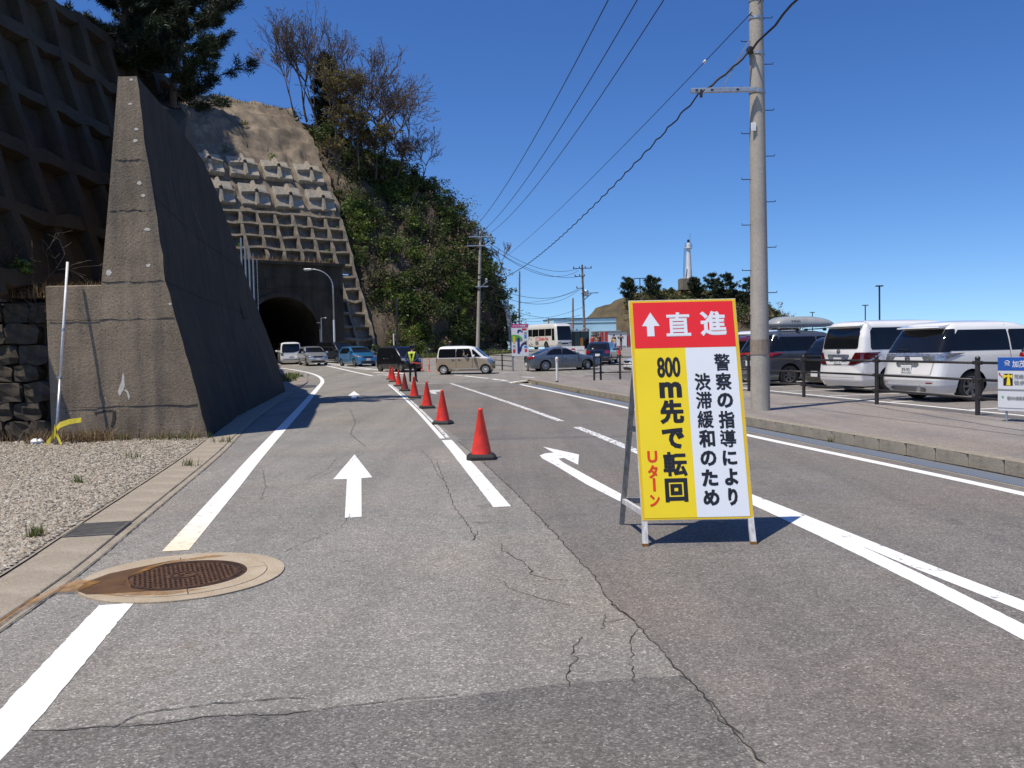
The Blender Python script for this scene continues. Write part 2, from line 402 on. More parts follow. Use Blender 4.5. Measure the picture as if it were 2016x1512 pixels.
# painted markings
edge = [(-1.66, .8), (-1.88, 2.2), (-2.11, 3.65), (-2.44, 5.34)]
ribbon('edge_line', edge, .2, .0032, M['line_solid'], road, jit=.018, step=.05)
edge2 = [(-2.63, 6.79), (-3.73, 12.66), (-4.81, 18.62), (-6.26, 26.64), (-8.38, 38.09), (-10.3, 48.55), (-12.3, 55.5), (-14.8, 61.5), (-17.6, 67.0), (-21, 73), (-26, 80)]
ribbon('edge_line', [(-2.63, 6.79), (-3.28, 10.3)], .2, .0032, M['line_rust'], road)
ribbon('edge_line', smooth_line([(-3.28, 10.3)] + edge2[1:]), .2, .0032, M['line_solid'], road)
ctr = smooth_line([(-.12, 8.4), (-.36, 9.98), (-1.28, 15.9), (-2.96, 25.95), (-5.67, 41.02)]); ctr = resample(ctr, .3)
ribbon('centre_line', [p for p in ctr if p[1] < 15.0], .17, .0032, M['line_solid'], road, jit=.018, step=.06)
far = [p for p in ctr if p[1] > 14.9]
ribbon('centre_line', far, .085, .0032, M['line_solid'], road, off=.045); ribbon('centre_line', far, .065, .0032, M['line_worn'], road, off=-.06)
l3 = smooth_line([(-2.8, 40.61), (.02, 24.41), (1.18, 17.1), (1.74, 12.9), (2.13, 9.62), (2.31, 8.1), (2.49, 6.2), (2.59, 4.6), (2.68, 1)])
ribbon('lane_line', [p for p in l3 if p[1] > 17.4], .15, .0032, M['line_worn'], road)
ribbon('lane_line', [p for p in l3 if 12.2 < p[1] < 16.9], .16, .0032, M['line_worn'], road)
ribbon('lane_line', [p for p in l3 if p[1] < 12.6], .15, .0032, M['line_solid'], road, jit=.02, step=.06)
ribbon('lane_line', [(2.22, 9.3), (2.41, 8.0), (2.62, 6.4), (2.71, 5.7), (2.86, 4.75), (3.12, 2.5), (3.3, 0)], .15, .0040, M['line'], road)
ribbon('stop_line', [G(772, 757), G(890, 754)], .16, .0032, M['line_worn'], road)
ribbon('kerb_line', smooth_line([(5.75, 1.0), (5.35, 5), (4.92, 8.5), (4.45, 11.23), (3.85, 14.56), (2.75, 22.35), (1.58, 30.04), (.37, 37.69)]), .15, .0032, M['line_solid'], road)
ribbon('kerb_line', smooth_line([(1.2, 37.8), (.3, 38.4), (-.1, 40.0), (.35, 42.0), (1.3, 43.6), (2.0, 44.3)]), .18, .0036, M['line_solid'], road)
for a, b in [((893, 738), (910, 739)), ((915, 740), (962, 745)), ((970, 746), (982, 748)), ((985, 748), (998, 750)), ((1001, 752), (1012, 753))]:
    ribbon('guide_dash', [G(*a), G(*b)], .22, .0032, M['line'], road)
ribbon('guide_dash', [G(1026, 742), G(1055, 743.5)], .2, .0032, M['line'], road)
ribbon('junction_line', [G(862, 733), G(975, 735.5), G(1040, 730)], .12, .0032, M['line_worn'], road)
tun = [(606, 713), (640, 719), (680, 727), (735, 739)]
ribbon('tunnel_lane_line', smooth_line([G(*p) for p in [(600, 711.5), (630, 717), (665, 725), (700, 733), (733, 740)]]), .2, .0032, M['line'], road)
ribbon('tunnel_lane_line', smooth_line([G(*p) for p in [(604, 711), (660, 716), (720, 725), (765, 731), (800, 737)]]), .2, .0032, M['line'], road)
for a, b in [((640, 717.5), (685, 721)), ((672, 722), (728, 728)), ((735, 733), (770, 735)), ((742, 738), (768, 737)), ((758, 739), (800, 740)), ((628, 715), (655, 717))]:
    ribbon('worn_dash', [G(*a), G(*b)], .35, .0032, M['line_worn'], road)
def flat_poly(name, px, dz, mat):
    return sheet(name, [G(*p) for p in px], dz, mat, road)
flat_poly('straight_arrow', [(698, 895), (733, 940), (711.5, 942), (712, 1018), (679, 1020), (683, 943.5), (656, 944)], .0032, M['line_solid'])
flat_poly('straight_arrow', [(697, 770), (709, 778.5), (702, 778.5), (702, 785), (692, 785), (692, 779), (685, 779)], .0032, M['line_solid'])
flat_poly('turn_arrow', [(600 + x / 2.88, 740 + y / 2.88) for x, y in [(1350, 402), (1555, 447), (1550, 505), (1470, 466), (1438, 470), (1465, 492), (1640, 588), (1830, 690), (1785, 712), (1600, 618), (1420, 508), (1345, 468), (1333, 452), (1360, 441), (1412, 436)]], .0032, M['line'])
flat_poly('turn_arrow', [(846, 768), (868, 767.5), (871, 771), (858, 771), (860, 776), (850, 775), (846, 771)], .0032, M['line_worn'])
# cracks: narrow open joints in the surface
M['crack'] = pm('crack_dark', (.05, .045, .04), (.025, .023, .02), 30, .95)
def crack(px, wd=.012):
    pts = resample([G(*p) for p in px], .05)
    ns = norms(pts)
    pts = [(x + nx * rnd.uniform(-1, 1) * .012, y + ny * rnd.uniform(-1, 1) * .012) for (x, y), (nx, ny) in zip(pts, ns)]
    ribbon('crack', pts, wd * .55, .0050, M['crack'], road, jit=.55, step=9)
crack(seam_px, .011)
crack([(1205, 1190), (1213, 1197), (1240, 1215), (1252, 1222)], .01)
crack([(1340, 1330), (1365, 1345), (1400, 1390), (1412, 1420), (1450, 1440), (1470, 1455)], .009)
for c_, w_ in [([(858, 905), (880, 960), (890, 985), (895, 1000), (925, 1040), (935, 1060), (930, 1064), (940, 1052), (936, 1045)], .009),
        ([(988, 1070), (990, 1085), (1035, 1110), (1045, 1125), (1040, 1130), (1085, 1142), (1118, 1143)], .010),
        ([(992, 1145), (1000, 1158), (1030, 1168), (1070, 1180), (1120, 1192)], .007),
        ([(1150, 1255), (1132, 1268), (1128, 1290), (1138, 1298), (1120, 1315), (1118, 1345), (1126, 1352)], .009),
        ([(1186, 1240), (1190, 1226), (1240, 1219)], .008), ([(1190, 1226), (1193, 1217), (1185, 1210)], .006),
        ([(1252, 1240), (1243, 1255), (1245, 1290), (1240, 1308), (1247, 1320), (1246, 1345)], .008),
        ([(60, 1441), (150, 1437), (224, 1434), (248, 1416), (300, 1401), (380, 1394), (420, 1386), (520, 1378), (600, 1374)], .010),
        ([(232, 1432), (330, 1424), (400, 1413), (560, 1407), (640, 1397), (730, 1386), (830, 1374), (900, 1370)], .010),
        ([(518, 925), (523, 960), (512, 985)], .007), ([(523, 958), (560, 960), (605, 952), (660, 925), (720, 890)], .006),
        ([(690, 1012), (670, 1040), (640, 1052), (600, 1068), (560, 1086)], .006), ([(720, 880), (690, 855), (700, 830), (688, 805)], .012),
        ([(600, 945), (625, 935), (645, 925), (665, 900)], .007), ([(830, 888), (848, 905), (862, 935), (875, 948)], .007),
        ([(820, 960), (884, 958), (920, 945), (950, 935)], .006)]:
    crack(c_, w_)
# drain channel along the left edge
gut = smooth_line([(-2.72, -1.0), (-3.0, 3.4), (-3.26, 5.8), (-3.72, 8.1), (-4.72, 13.4), (-5.35, 16.2), (-6.5, 21.7), (-8.9, 35.2)], 2)
gutter = ribbon('drain_channel', gut, .56, .003, M['gutter'], None, kind='structure')
lid = MB().box((0, 0, .002), (.42, .588, .03), bev=.006).mesh('drain_cover', M['gutter'])
def along(pts, step, start=0.0):
    acc = -start; out = []
    for a, b in zip(pts[:-1], pts[1:]):
        L = math.hypot(b[0] - a[0], b[1] - a[1])
        while acc + L >= 0 and L > 0:
            if acc > 0: acc -= step; continue
            t = -acc / L
            if t > 1: break
            out.append((a[0] + (b[0] - a[0]) * t, a[1] + (b[1] - a[1]) * t, math.atan2(b[1] - a[1], b[0] - a[0]) - math.pi / 2)); acc -= step
        acc += L
    return out
def spaced(pts, step):
    d = [0.0]
    for a, b in zip(pts[:-1], pts[1:]): d.append(d[-1] + math.hypot(b[0] - a[0], b[1] - a[1]))
    xs = [p[0] for p in pts]; ys = [p[1] for p in pts]; out = []
    s = step / 2
    while s < d[-1]:
        x, y = np.interp(s, d, xs), np.interp(s, d, ys); x2, y2 = np.interp(s + .05, d, xs), np.interp(s + .05, d, ys)
        out.append((float(x), float(y), math.atan2(y2 - y, x2 - x) - math.pi / 2)); s += step
    return out
gp = G(190, 1055); M['grate'] = pm('grate_steel', (.2, .19, .165), (.14, .13, .115), 9, .5, .3)
for x, y, a in spaced(gut, .6):
    if y > 27: continue
    if abs(y - gp[1]) < .3:
        gr = thing('drain_grate', 'dark steel drain grate set in the concrete gutter beside the gravel', 'drain grate', (x, y, .0), a)
        f = MB()
        for sx in (-1, 1): f.box((sx * .2, 0, .012), (.02, .585, .028))
        for sy in (-1, 1): f.box((0, sy * .283, .012), (.38, .02, .028))
        f.build('frame', M['grate'], gr)
        for k in range(11): MB().box((0, -.25 + .05 * k, .008), (.38, .022, .03)).build('bar', M['grate'], gr)
        MB().box((0, 0, -.012), (.4, .56, .006)).build('pit', M['crack'], gr)
    else:
        o = link('drain_cover', lid, gutter, (x, y, rnd.uniform(-.001, .003)), a + rnd.uniform(-.006, .006))
ribbon('channel_edge', gut, .05, .016, M['gutter'], gutter, off=.255, step=.4)
ribbon('crack', gut, .008, .0052, M['crack'], road, off=-.30, jit=.5, step=.06)
# gravel verge
grav = [(-20, -4), (-3.0, -4)] + [(x + (-.28), y) for x, y in gut if y < 16] + [(-5.5, 16.2), (-20, 16.2)]
M['gravel'] = pm('gravel_ground', (.27, .24, .195), (.12, .105, .085), 26, .95, bump=1.0, bscale=60)
gv = sheet('gravel', grav, .012, M['gravel'], kind='structure')
def pebble_mat():
    m, t, b, L = nmat('pebbles'); g = N(t, 'NewGeometry'); b.inputs['Roughness'].default_value = .85
    c = ramp(t, g.outputs['Random Per Island'], [(0, (.075, .067, .055)), (.22, (.175, .155, .125)), (.5, (.33, .29, .225)), (.75, (.4, .365, .3)), (.93, (.27, .19, .12)), (1, (.55, .54, .5))])
    L.new(c, b.inputs['Base Color']); return m
oct_v = np.array([(1, 0, 0), (-1, 0, 0), (0, 1, 0), (0, -1, 0), (0, 0, 1), (0, 0, -1), (.7, .7, .1), (-.7, .7, .15), (-.7, -.7, .1), (.7, -.7, .15)])
oct_f = np.array([(0, 6, 4), (6, 2, 4), (2, 7, 4), (7, 1, 4), (1, 8, 4), (8, 3, 4), (3, 9, 4), (9, 0, 4)])
def stones(n, sampler, smin, smax, zf):
    V = np.zeros((n, 10, 3)); P = sampler(n); n = len(P); V = V[:n]
    s = nrs.uniform(smin, smax, n) * nrs.choice([.7, 1, 1, 1.4], n)
    j = nrs.uniform(.7, 1.25, (n, 10, 1)); a = nrs.uniform(0, 6.28, n)
    base = oct_v[None] * j * np.stack([s, s * nrs.uniform(.55, .95, n), s * nrs.uniform(.4, .8, n)], 1)[:, None, :]
    ca, sa = np.cos(a)[:, None], np.sin(a)[:, None]
    V[:, :, 0] = base[:, :, 0] * ca - base[:, :, 1] * sa + P[:, None, 0]
    V[:, :, 1] = base[:, :, 0] * sa + base[:, :, 1] * ca + P[:, None, 1]
    V[:, :, 2] = base[:, :, 2] + P[:, None, 2]
    Fc = (oct_f[None] + (np.arange(n) * 10)[:, None, None]).reshape(-1, 3)
    return V.reshape(-1, 3), Fc
gx = np.array([p[0] for p in gut]); gy = np.array([p[1] for p in gut])
def gsamp(n):
    y = 5.3 + (16.1 - 5.3) * nrs.random(n) ** 1.15; xr = np.interp(y, gy, gx) - .27
    xl = np.maximum(-.62 * y - .4, -10.6); x = xl + (xr - xl) * nrs.random(n)
    return np.stack([x, y, np.full(n, .016) + nrs.uniform(0, .012, n)], 1)
Vv, Ff = stones(62000, gsamp, .009, .020, 0)
o = link('pebbles', npmesh('pebbles', Vv, Ff, pebble_mat())); tag(o, 'loose grey and tan pebbles covering the verge beside the gutter', 'pebbles', kind='stuff')
# manhole
mx, my = -2.27, 6.0
mh = thing('manhole_cover', 'round rusty iron manhole cover in a concrete collar on the white edge line', 'manhole cover', (mx, my, 0), .4)
M['collar'] = concrete('collar_concrete', (.46, .39, .29), (.36, .29, .2), .25, .2, 2.5, .2, (.3, .18, .07))
M['rust_iron'] = pm('rusty_iron', (.15, .075, .035), (.06, .032, .02), 22, .75, .3, bump=.5, bscale=80)
M['rust_iron2'] = pm('rusty_iron_raised', (.105, .052, .026), (.04, .024, .016), 14, .6, .4)
def ringseg(mb, r0, r1, z0, z1, a0, a1, n):
    P0 = [];
    for i in range(n + 1):
        a = a0 + (a1 - a0) * i / n; c, s = math.cos(a), math.sin(a)
        P0.append([(r0 * c, r0 * s, z0), (r0 * c, r0 * s, z1), (r1 * c, r1 * s, z1), (r1 * c, r1 * s, z0)])
    mb.grid(P0, closed=True); mb.add(P0[0], [(0, 1, 2, 3)]); mb.add(P0[-1], [(3, 2, 1, 0)]); return mb
for k in range(4):
    ringseg(MB(), .415, .545, -.01, .012, k * math.pi / 2 + .008, (k + 1) * math.pi / 2 - .008, 12).build('collar', M['collar'], mh)
ringseg(MB(), .551, .665, -.01, .0105, 0, 2 * math.pi, 48).build('collar_rim', M['collar'], mh)
ringseg(MB(), .385, .411, -.01, .013, 0, 2 * math.pi, 48).build('frame', M['rust_iron2'], mh)
cv = MB().lathe([(.379, -.01), (.379, .009), (.0001, .009)], n=48).build('cover', M['rust_iron'], mh)
ringseg(MB(), .352, .378, .009, .0125, 0, 2 * math.pi, 40).build('cover_rim', M['rust_iron2'], cv)
ringseg(MB(), .075, .092, .009, .0135, 0, 2 * math.pi, 28).build('emblem_ring', M['rust_iron2'], cv)
MB().tube([(.045 * math.cos(a) * (1 if a < 3.1 else .8), .03 * math.sin(a * 2), .0105) for a in np.linspace(.3, 5.6, 16)], .006, 5).build('emblem', M['rust_iron2'], cv)
tr = MB()
for i in range(-11, 12):
    for j in range(-11, 12):
        x, y = i * .031, j * .031; r = math.hypot(x, y)
        if .105 < r < .335:
            tr.box((x, y, .0105), (.022, .010, .005) if (i + j) % 2 else (.010, .022, .005))
o = tr.build('tread_studs', M['rust_iron2'], cv); o['kind'] = 'stuff'
def stain_mat(name, c1, c2, lo):
    m, t, b, L = nmat(name); b.inputs['Roughness'].default_value = .8
    v = coords(t); L.new(ramp(t, noise_(t, v, 6, 5), [(.35, c2), (.65, c1)]), b.inputs['Base Color'])
    L.new(ramp(t, noise_(t, v, 9, 9, .82), [(lo, 0.0), (lo + .3, .85)]), b.inputs['Alpha']); return m
M['stain1'] = stain_mat('rust_wash', (.40, .2, .05), (.24, .115, .033), .34)
M['stain2'] = stain_mat('rust_faint', (.27, .21, .14), (.22, .17, .11), .52)
M['stain3'] = stain_mat('rust_dark', (.13, .068, .025), (.09, .045, .018), .16)
flat_poly('rust_stain', [(-20, 1240), (60, 1185), (150, 1145), (200, 1150), (152, 1170), (110, 1172), (40, 1205), (-20, 1250)], .0185, M['stain1'])
flat_poly('rust_stain', [(150, 1166), (168, 1150), (215, 1133), (300, 1115), (345, 1106), (290, 1120), (255, 1137), (245, 1152), (262, 1163), (300, 1167), (230, 1172), (170, 1174)], .0145, M['stain3'])
flat_poly('rust_stain', [(165, 1152), (240, 1127), (330, 1108), (420, 1096), (450, 1097), (330, 1112), (250, 1140), (260, 1165), (330, 1168), (420, 1160), (330, 1175), (230, 1177), (160, 1170)], .0135, M['stain1'])
flat_poly('rust_stain', [(130, 1150), (200, 1090), (330, 1020), (480, 960), (560, 930), (520, 1000), (400, 1085), (280, 1108), (190, 1140)], .0064, M['stain2'])
flat_poly('rust_stain', [(120, 1420), (260, 1290), (420, 1230), (520, 1250), (430, 1380), (280, 1470), (150, 1480)], .0064, M['stain2'])
# pavement on the right, kerb blocks, steel drain grating, car park
kerb = [(7.0, -4), (6.45, 2), (5.85, 6.5), (5.29, 10.4), (4.86, 12.8), (4.25, 16.2), (3.1, 24), (2.4, 28), (1.68, 32.5), (1.2, 36.3), (.75, 38.3), (.62, 39.6), (.9, 41.0), (1.7, 42.3), (3.2, 43.6), (6.5, 45.5), (12, 47.5), (22, 49.5), (40, 51)]
kerb = smooth_line(kerb, 2)
fence = [(9.4, 6.5), (8.62, 12.4), (8.16, 15.5), (7.71, 18.7), (7.19, 21.8), (6.72, 25.1), (6.2, 28.3), (5.6, 31.3), (5.0, 34.3)]
side = sheet('sidewalk', [p for p in kerb if p[1] < 46.5][::-1] + [(kerb[0][0], -4), (9.9, -4)] + fence + [(4.55, 36.6), (3.2, 40), (3.6, 42.6), (6.6, 44.8)], .17, M['sidewalk'], kind='structure')
lot = sheet('car_park', [(9.9, -4)] + fence + [(4.55, 36.6), (3.2, 40), (3.6, 42.6), (6.6, 44.8), (12, 46.9), (22, 48.9), (60, 51), (60, -4)], .162, M['asphalt_lot'], kind='structure')
for off, dz in ((-.9, .178),):
    ribbon('pavement_joint', [(x, y) for x, y in [(7.55, 8.2), (6.95, 12.1), (6.3, 16.2), (5.5, 22), (4.6, 28), (3.8, 33)]], .018, .1745, M['crack'], side)
krb = tag(ribbon('kerb', kerb, .20, .02, M['gutter'], None, off=-.1), kind='structure')
kb = MB().box((0, 0, .09), (.17, .578, .185), bev=.018).mesh('kerb_block', M['kerb'])
for x, y, a in spaced(kerb, .6):
    if y > 47: continue
    s = 1.0
    tipd = math.hypot(x - .62, y - 39.4)
    dz = -.12 * max(0, 1 - tipd / 1.8)
    o = link('kerb_block', kb, krb, (x + .085 * math.cos(a), y + .085 * math.sin(a), zg(y) + dz + rnd.uniform(-.004, .004)), a + rnd.uniform(-.01, .01))
ramp_ = MB().add([(.1, 38.6, .01), (-.05, 39.6, .01), (.3, 41, .01), (.75, 38.7, .1), (.72, 39.6, .12), (.95, 40.8, .1)], [(0, 3, 4, 1), (1, 4, 5, 2)]).build('kerb_ramp', M['kerb'], krb)
def grating_mat():
    m, t, b, L = nmat('steel_grating'); b.inputs['Metallic'].default_value = .55; b.inputs['Roughness'].default_value = .5
    v = coords(t); br = N(t, 'TexBrick'); L.new(v, br.inputs['Vector']); br.offset = 0
    br.inputs['Scale'].default_value = 1.0; br.inputs['Brick Width'].default_value = .045; br.inputs['Row Height'].default_value = .03
    br.inputs['Mortar Size'].default_value = .007; br.inputs['Color1'].default_value = (.13, .155, .185, 1); br.inputs['Color2'].default_value = (.15, .175, .2, 1)
    br.inputs['Mortar'].default_value = (.32, .36, .4, 1); L.new(br.outputs['Color'], b.inputs['Base Color']); return m
dg_ = ribbon('side_drain', [p for p in kerb if p[1] < 37], .40, .003, M['gutter'], None, off=.21, kind='structure')
gm = MB().box((0, 0, .0), (.33, .98, .028), bev=.004).mesh('drain_grating', grating_mat())
for x, y, a in spaced([p for p in kerb if p[1] < 36.5], 1.0):
    link('drain_grating', gm, dg_, (x - .21 * math.cos(a), y - .21 * math.sin(a), 0), a)
# silt along the kerb foot
ribbon('silt', [p for p in kerb if p[1] < 37], .05, .0165, M['stain2'], dg_, off=.03, jit=.6, step=.12)
# bay lines
def bay(p, q, wd=.12): ribbon('bay_line', [p, q], wd, .167, M['line_solid'], lot)
ribbon('bay_line', [(x + .62, y) for x, y in fence], .12, .167, M['line_solid'], lot)
_h = math.radians(15)
for _k in range(8):
    _y = 14.2 + 2.62 * _k; _x = float(np.interp(_y, [p[1] for p in fence], [p[0] for p in fence])) + .75; bay((_x, _y), (_x + 5 * math.cos(_h), _y + 5 * math.sin(_h)))

# ============================================================ vegetation generators
def leaf_cloud(centers, radii, per, size, flat=.0, squash=.75):
    C_ = np.asarray(centers, float); R_ = np.asarray(radii, float); k = len(C_)
    n = k * per; c = np.repeat(C_, per, 0); r = np.repeat(R_, per)
    d = nrs.normal(size=(n, 3)); d /= np.linalg.norm(d, axis=1, keepdims=True)
    rad = r * nrs.random(n) ** .45
    off = d * rad[:, None]; off[:, 2] *= squash
    p = c + off
    a = nrs.normal(size=(n, 3)); a[:, 2] *= .6; a /= np.linalg.norm(a, axis=1, keepdims=True)
    b = np.cross(a, d + nrs.normal(size=(n, 3)) * .8); b /= np.linalg.norm(b, axis=1, keepdims=True) + 1e-9
    s = size * (nrs.uniform(.35, 1.0, n) + .9 * nrs.random(n) ** 4)[:, None]
    V = np.stack([p - a * s, p - b * s * .45, p + a * s, p + b * s * .45], 1).reshape(-1, 3)
    return V, np.arange(n * 4).reshape(-1, 4)
def needle_cloud(tips, dirs, per, length, wd):
    T = np.repeat(np.asarray(tips, float), per, 0); D = np.repeat(np.asarray(dirs, float), per, 0); n = len(T)
    d = D * .55 + nrs.normal(size=(n, 3)) * .75; d[:, 2] += .25; d /= np.linalg.norm(d, axis=1, keepdims=True)
    q = nrs.normal(size=(n, 3)); q = np.cross(d, q); q /= np.linalg.norm(q, axis=1, keepdims=True)
    L = length * nrs.uniform(.7, 1.25, n)[:, None]; o = T + nrs.normal(size=(n, 3)) * length * .35
    V = np.stack([o - q * wd, o + q * wd, o + d * L], 1).reshape(-1, 3)
    return V, np.arange(n * 3).reshape(-1, 3)
class Limbs:
    def __init__(s, sides=5): s.V = []; s.F = []; s.n = 0; s.sides = sides
    def tube(s, pts, rs):
        k = s.sides; pts = np.asarray(pts, float); m = len(pts)
        d = np.gradient(pts, axis=0); d /= np.linalg.norm(d, axis=1, keepdims=True) + 1e-9
        ref = np.array([.31, .77, .55]); x = np.cross(d, ref); x /= np.linalg.norm(x, axis=1, keepdims=True) + 1e-9; y = np.cross(d, x)
        a = np.arange(k) * 2 * math.pi / k
        ring = pts[:, None] + (x[:, None] * np.cos(a)[None, :, None] + y[:, None] * np.sin(a)[None, :, None]) * np.asarray(rs)[:, None, None]
        s.V.append(ring.reshape(-1, 3))
        i = np.arange(m - 1)[:, None] * k + np.arange(k)[None]; j = np.arange(m - 1)[:, None] * k + (np.arange(k)[None] + 1) % k
        s.F.append(np.stack([i, j, j + k, i + k], -1).reshape(-1, 4) + s.n); s.n += m * k
    def mesh(s, name, mat): return npmesh(name, np.concatenate(s.V), np.concatenate(s.F), mat, True)
def grow(L, p, d, ln, r, depth, R, tips, spread=.55, up=.12, kids=(3, 4), minr=.012, wig=.14, shrink=.68):
    pts = [p]; rs = [r]; q = p.copy(); dd = d.copy(); ns = 4
    for i in range(ns):
        dd = dd + np.array([R.uniform(-1, 1), R.uniform(-1, 1), R.uniform(-1, 1) + up]) * wig; dd /= np.linalg.norm(dd)
        q = q + dd * ln / ns; pts.append(q.copy()); rs.append(max(minr, r * (1 - .45 * (i + 1) / ns)))
    L.tube(pts, rs)
    if depth == 0: tips.append((q, dd)); return
    for k in range(R.randint(*kids)):
        t = R.uniform(.35, 1.0) if k else 1.0; i = min(ns, max(1, int(round(t * ns))))
        nd = dd + np.array([R.uniform(-1, 1), R.uniform(-1, 1), R.uniform(-.6, 1) + up]) * spread * 1.25; nd /= np.linalg.norm(nd)
        grow(L, np.array(pts[i]), nd, ln * shrink * R.uniform(.75, 1.15), max(minr, rs[i] * .66), depth - 1, R, tips, spread, up, kids, minr, wig, shrink)
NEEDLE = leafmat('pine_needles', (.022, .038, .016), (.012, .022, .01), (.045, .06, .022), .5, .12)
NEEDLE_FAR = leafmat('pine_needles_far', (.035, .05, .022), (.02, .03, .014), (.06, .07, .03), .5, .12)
OLIVE = leafmat('olive_buds', (.15, .125, .03), (.1, .07, .03), (.21, .18, .04), .6, .3)
BUD = leafmat('brown_buds', (.115, .09, .06), (.075, .06, .043), (.15, .135, .055), .6, .3)
GREEN1 = leafmat('shrub_green', (.14, .205, .035), (.07, .12, .024), (.23, .28, .06), .4, .3)
GREEN2 = leafmat('shrub_dark', (.085, .115, .032), (.04, .062, .02), (.13, .155, .045), .4, .25)
VINE = leafmat('dry_vine', (.22, .16, .09), (.12, .087, .053), (.32, .24, .14), .4, .2)
def bare_tree(base, height, label, seed, lean=(0, 0), depth=4, trunk=.17, spread=.6, buds=None, per=5, bsize=.1, up=.2, group='bare trees on the hill', minr=.022, kids=(3, 4)):
    R = random.Random(seed); t = thing('bare_tree', label, 'tree', base, 0, group)
    L = Limbs(5); tips = []
    k = height / 3.0
    grow(L, np.zeros(3), np.array([lean[0], lean[1], 1.0]) / math.sqrt(1 + lean[0] ** 2 + lean[1] ** 2), k, trunk, 1, R, tips, spread * .5, up, (2, 3), minr, .1, .8)
    trunk_o = link('trunk', L.mesh('trunk', M['bark']), t)
    L2 = Limbs(4); tp2 = []
    for q, d in tips:
        for _ in range(3):
            nd = d + np.array([R.uniform(-1, 1), R.uniform(-1, 1), R.uniform(-.2, .8)]) * spread; nd /= np.linalg.norm(nd)
            grow(L2, q.copy(), nd, k * .80 * R.uniform(.8, 1.15), trunk * .42, depth - 1, R, tp2, spread, up, kids, minr, .17, .74)
    cr = link('crown', L2.mesh('crown', M['twig']), t)
    if buds is not None and tp2:
        P = np.array([a for a, b in tp2]); P = P[nrs.random(len(P)) < .8]
        V, Fc = leaf_cloud(P, np.full(len(P), .32), per, bsize); link('buds', npmesh('buds', V, Fc, buds), cr)['kind'] = 'stuff'
    return t
def pine_tree(base, height, label, seed, radius=2.6, tufts=1400, trunk=.22, start=.12, mat=None, lean=(0, 0), per=24, nl=.24, nw=.016, group='pine trees', whorls=None, flatten=.5, tri=1.0):
    R = random.Random(seed); t = thing('pine_tree', label, 'tree', base, 0, group); mat = mat or NEEDLE
    L = Limbs(6); zs = np.linspace(0, 1, 9)
    tp = np.stack([lean[0] * zs * height + .25 * np.sin(zs * 5 + seed), lean[1] * zs * height + .2 * np.sin(zs * 4 + seed * 2), zs * height], 1); tp -= tp[0]
    L.tube(tp, trunk * (1 - .85 * zs) + .02); link('trunk', L.mesh('trunk', M['bark']), t)
    Lb = Limbs(4); tips = []; dirs = []
    W = whorls or int(height / .66)
    for i in range(W):
        f = start + (1 - start) * (i + R.uniform(-.3, .3)) / W; f = min(.985, max(start, f))
        c = np.array([np.interp(f, zs, tp[:, j]) for j in range(3)])
        prof = max(.12, (1 - f) ** .62 * (1.0 if f > .3 else .65 + f)) * radius * tri
        for k in range(R.randint(4, 6)):
            a = R.uniform(0, 6.283); ln = prof * R.uniform(.4, 1.25)
            d = np.array([math.cos(a), math.sin(a), R.uniform(.0, .38)])
            n = 7; pts = [c + d * ln * (j / (n - 1)) + np.array([0, 0, -.10 * ln * math.sin(j / (n - 1) * 3.1) + .14 * ln * (j / (n - 1)) ** 2]) for j in range(n)]
            Lb.tube(pts, np.linspace(.05 * trunk / .22, .014, n))
            for j in range(2, n):
                for _ in range(3):
                    if R.random() < .9:
                        s = R.uniform(.12, .34) * ln * (1.1 - j / n * .5)
                        b = d + np.array([R.uniform(-1, 1), R.uniform(-1, 1), R.uniform(-.08, .16)]) * 1.1; b /= np.linalg.norm(b)
                        e = pts[j] + b * s; Lb.tube([pts[j], (pts[j] + e) / 2, e], [.014, .011, .008])
                        for m in (.35, .6, .85, 1.0): tips.append(pts[j] + (e - pts[j]) * m); dirs.append(b)
    br = link('branches', Lb.mesh('branches', M['bark']), t)
    tips = np.array(tips); dirs = np.array(dirs)
    if len(tips) > tufts:
        s = nrs.choice(len(tips), tufts, replace=False); tips, dirs = tips[s], dirs[s]
    V, Fc = needle_cloud(tips, dirs, per, nl, nw); link('crown', npmesh('crown', V, Fc, mat), t)
    return t
def shrub(name, base, r, label, mat, seed, group=None, per=70, size=.12, n=9, cat='shrub'):
    R = random.Random(seed); t = thing(name, label, cat, base, 0, group)
    L = Limbs(4); cs = []
    for i in range(n):
        a = R.uniform(0, 6.28); d = R.uniform(0, .75) * r; z = R.uniform(.25, .95) * r * 1.1
        c = np.array([math.cos(a) * d, math.sin(a) * d, z]); cs.append(c)
        L.tube([np.zeros(3), c * .5 + np.array([0, 0, .1 * r]), c], [.03 * r + .008, .018 * r + .006, .008])
    link('stems', L.mesh('stems', M['twig']), t)
    V, Fc = leaf_cloud(cs, [r * R.uniform(.35, .6) for _ in cs], per, size); link('foliage', npmesh('foliage', V, Fc, mat), t)
    return t
def blades(pts, hmin, hmax, wd=.012, bend=.35):
    P = np.asarray(pts, float); n = len(P); h = nrs.uniform(hmin, hmax, n); a = nrs.uniform(0, 6.28, n)
    d = np.stack([np.cos(a), np.sin(a), np.zeros(n)], 1); q = np.stack([-np.sin(a), np.cos(a), np.zeros(n)], 1) * wd
    b = nrs.uniform(.05, bend, n)[:, None] * h[:, None]
    m = P + d * b * .35; m[:, 2] += h * .55; tp = P + d * b; tp[:, 2] += h
    V = np.stack([P - q, P + q, m + q * .7, m - q * .7, tp], 1).reshape(-1, 3); i = np.arange(n)[:, None] * 5
    Fc = np.concatenate([i + np.array([[0, 1, 2]]), i + np.array([[0, 2, 3]]), i + np.array([[3, 2, 4]])])
    return V, Fc

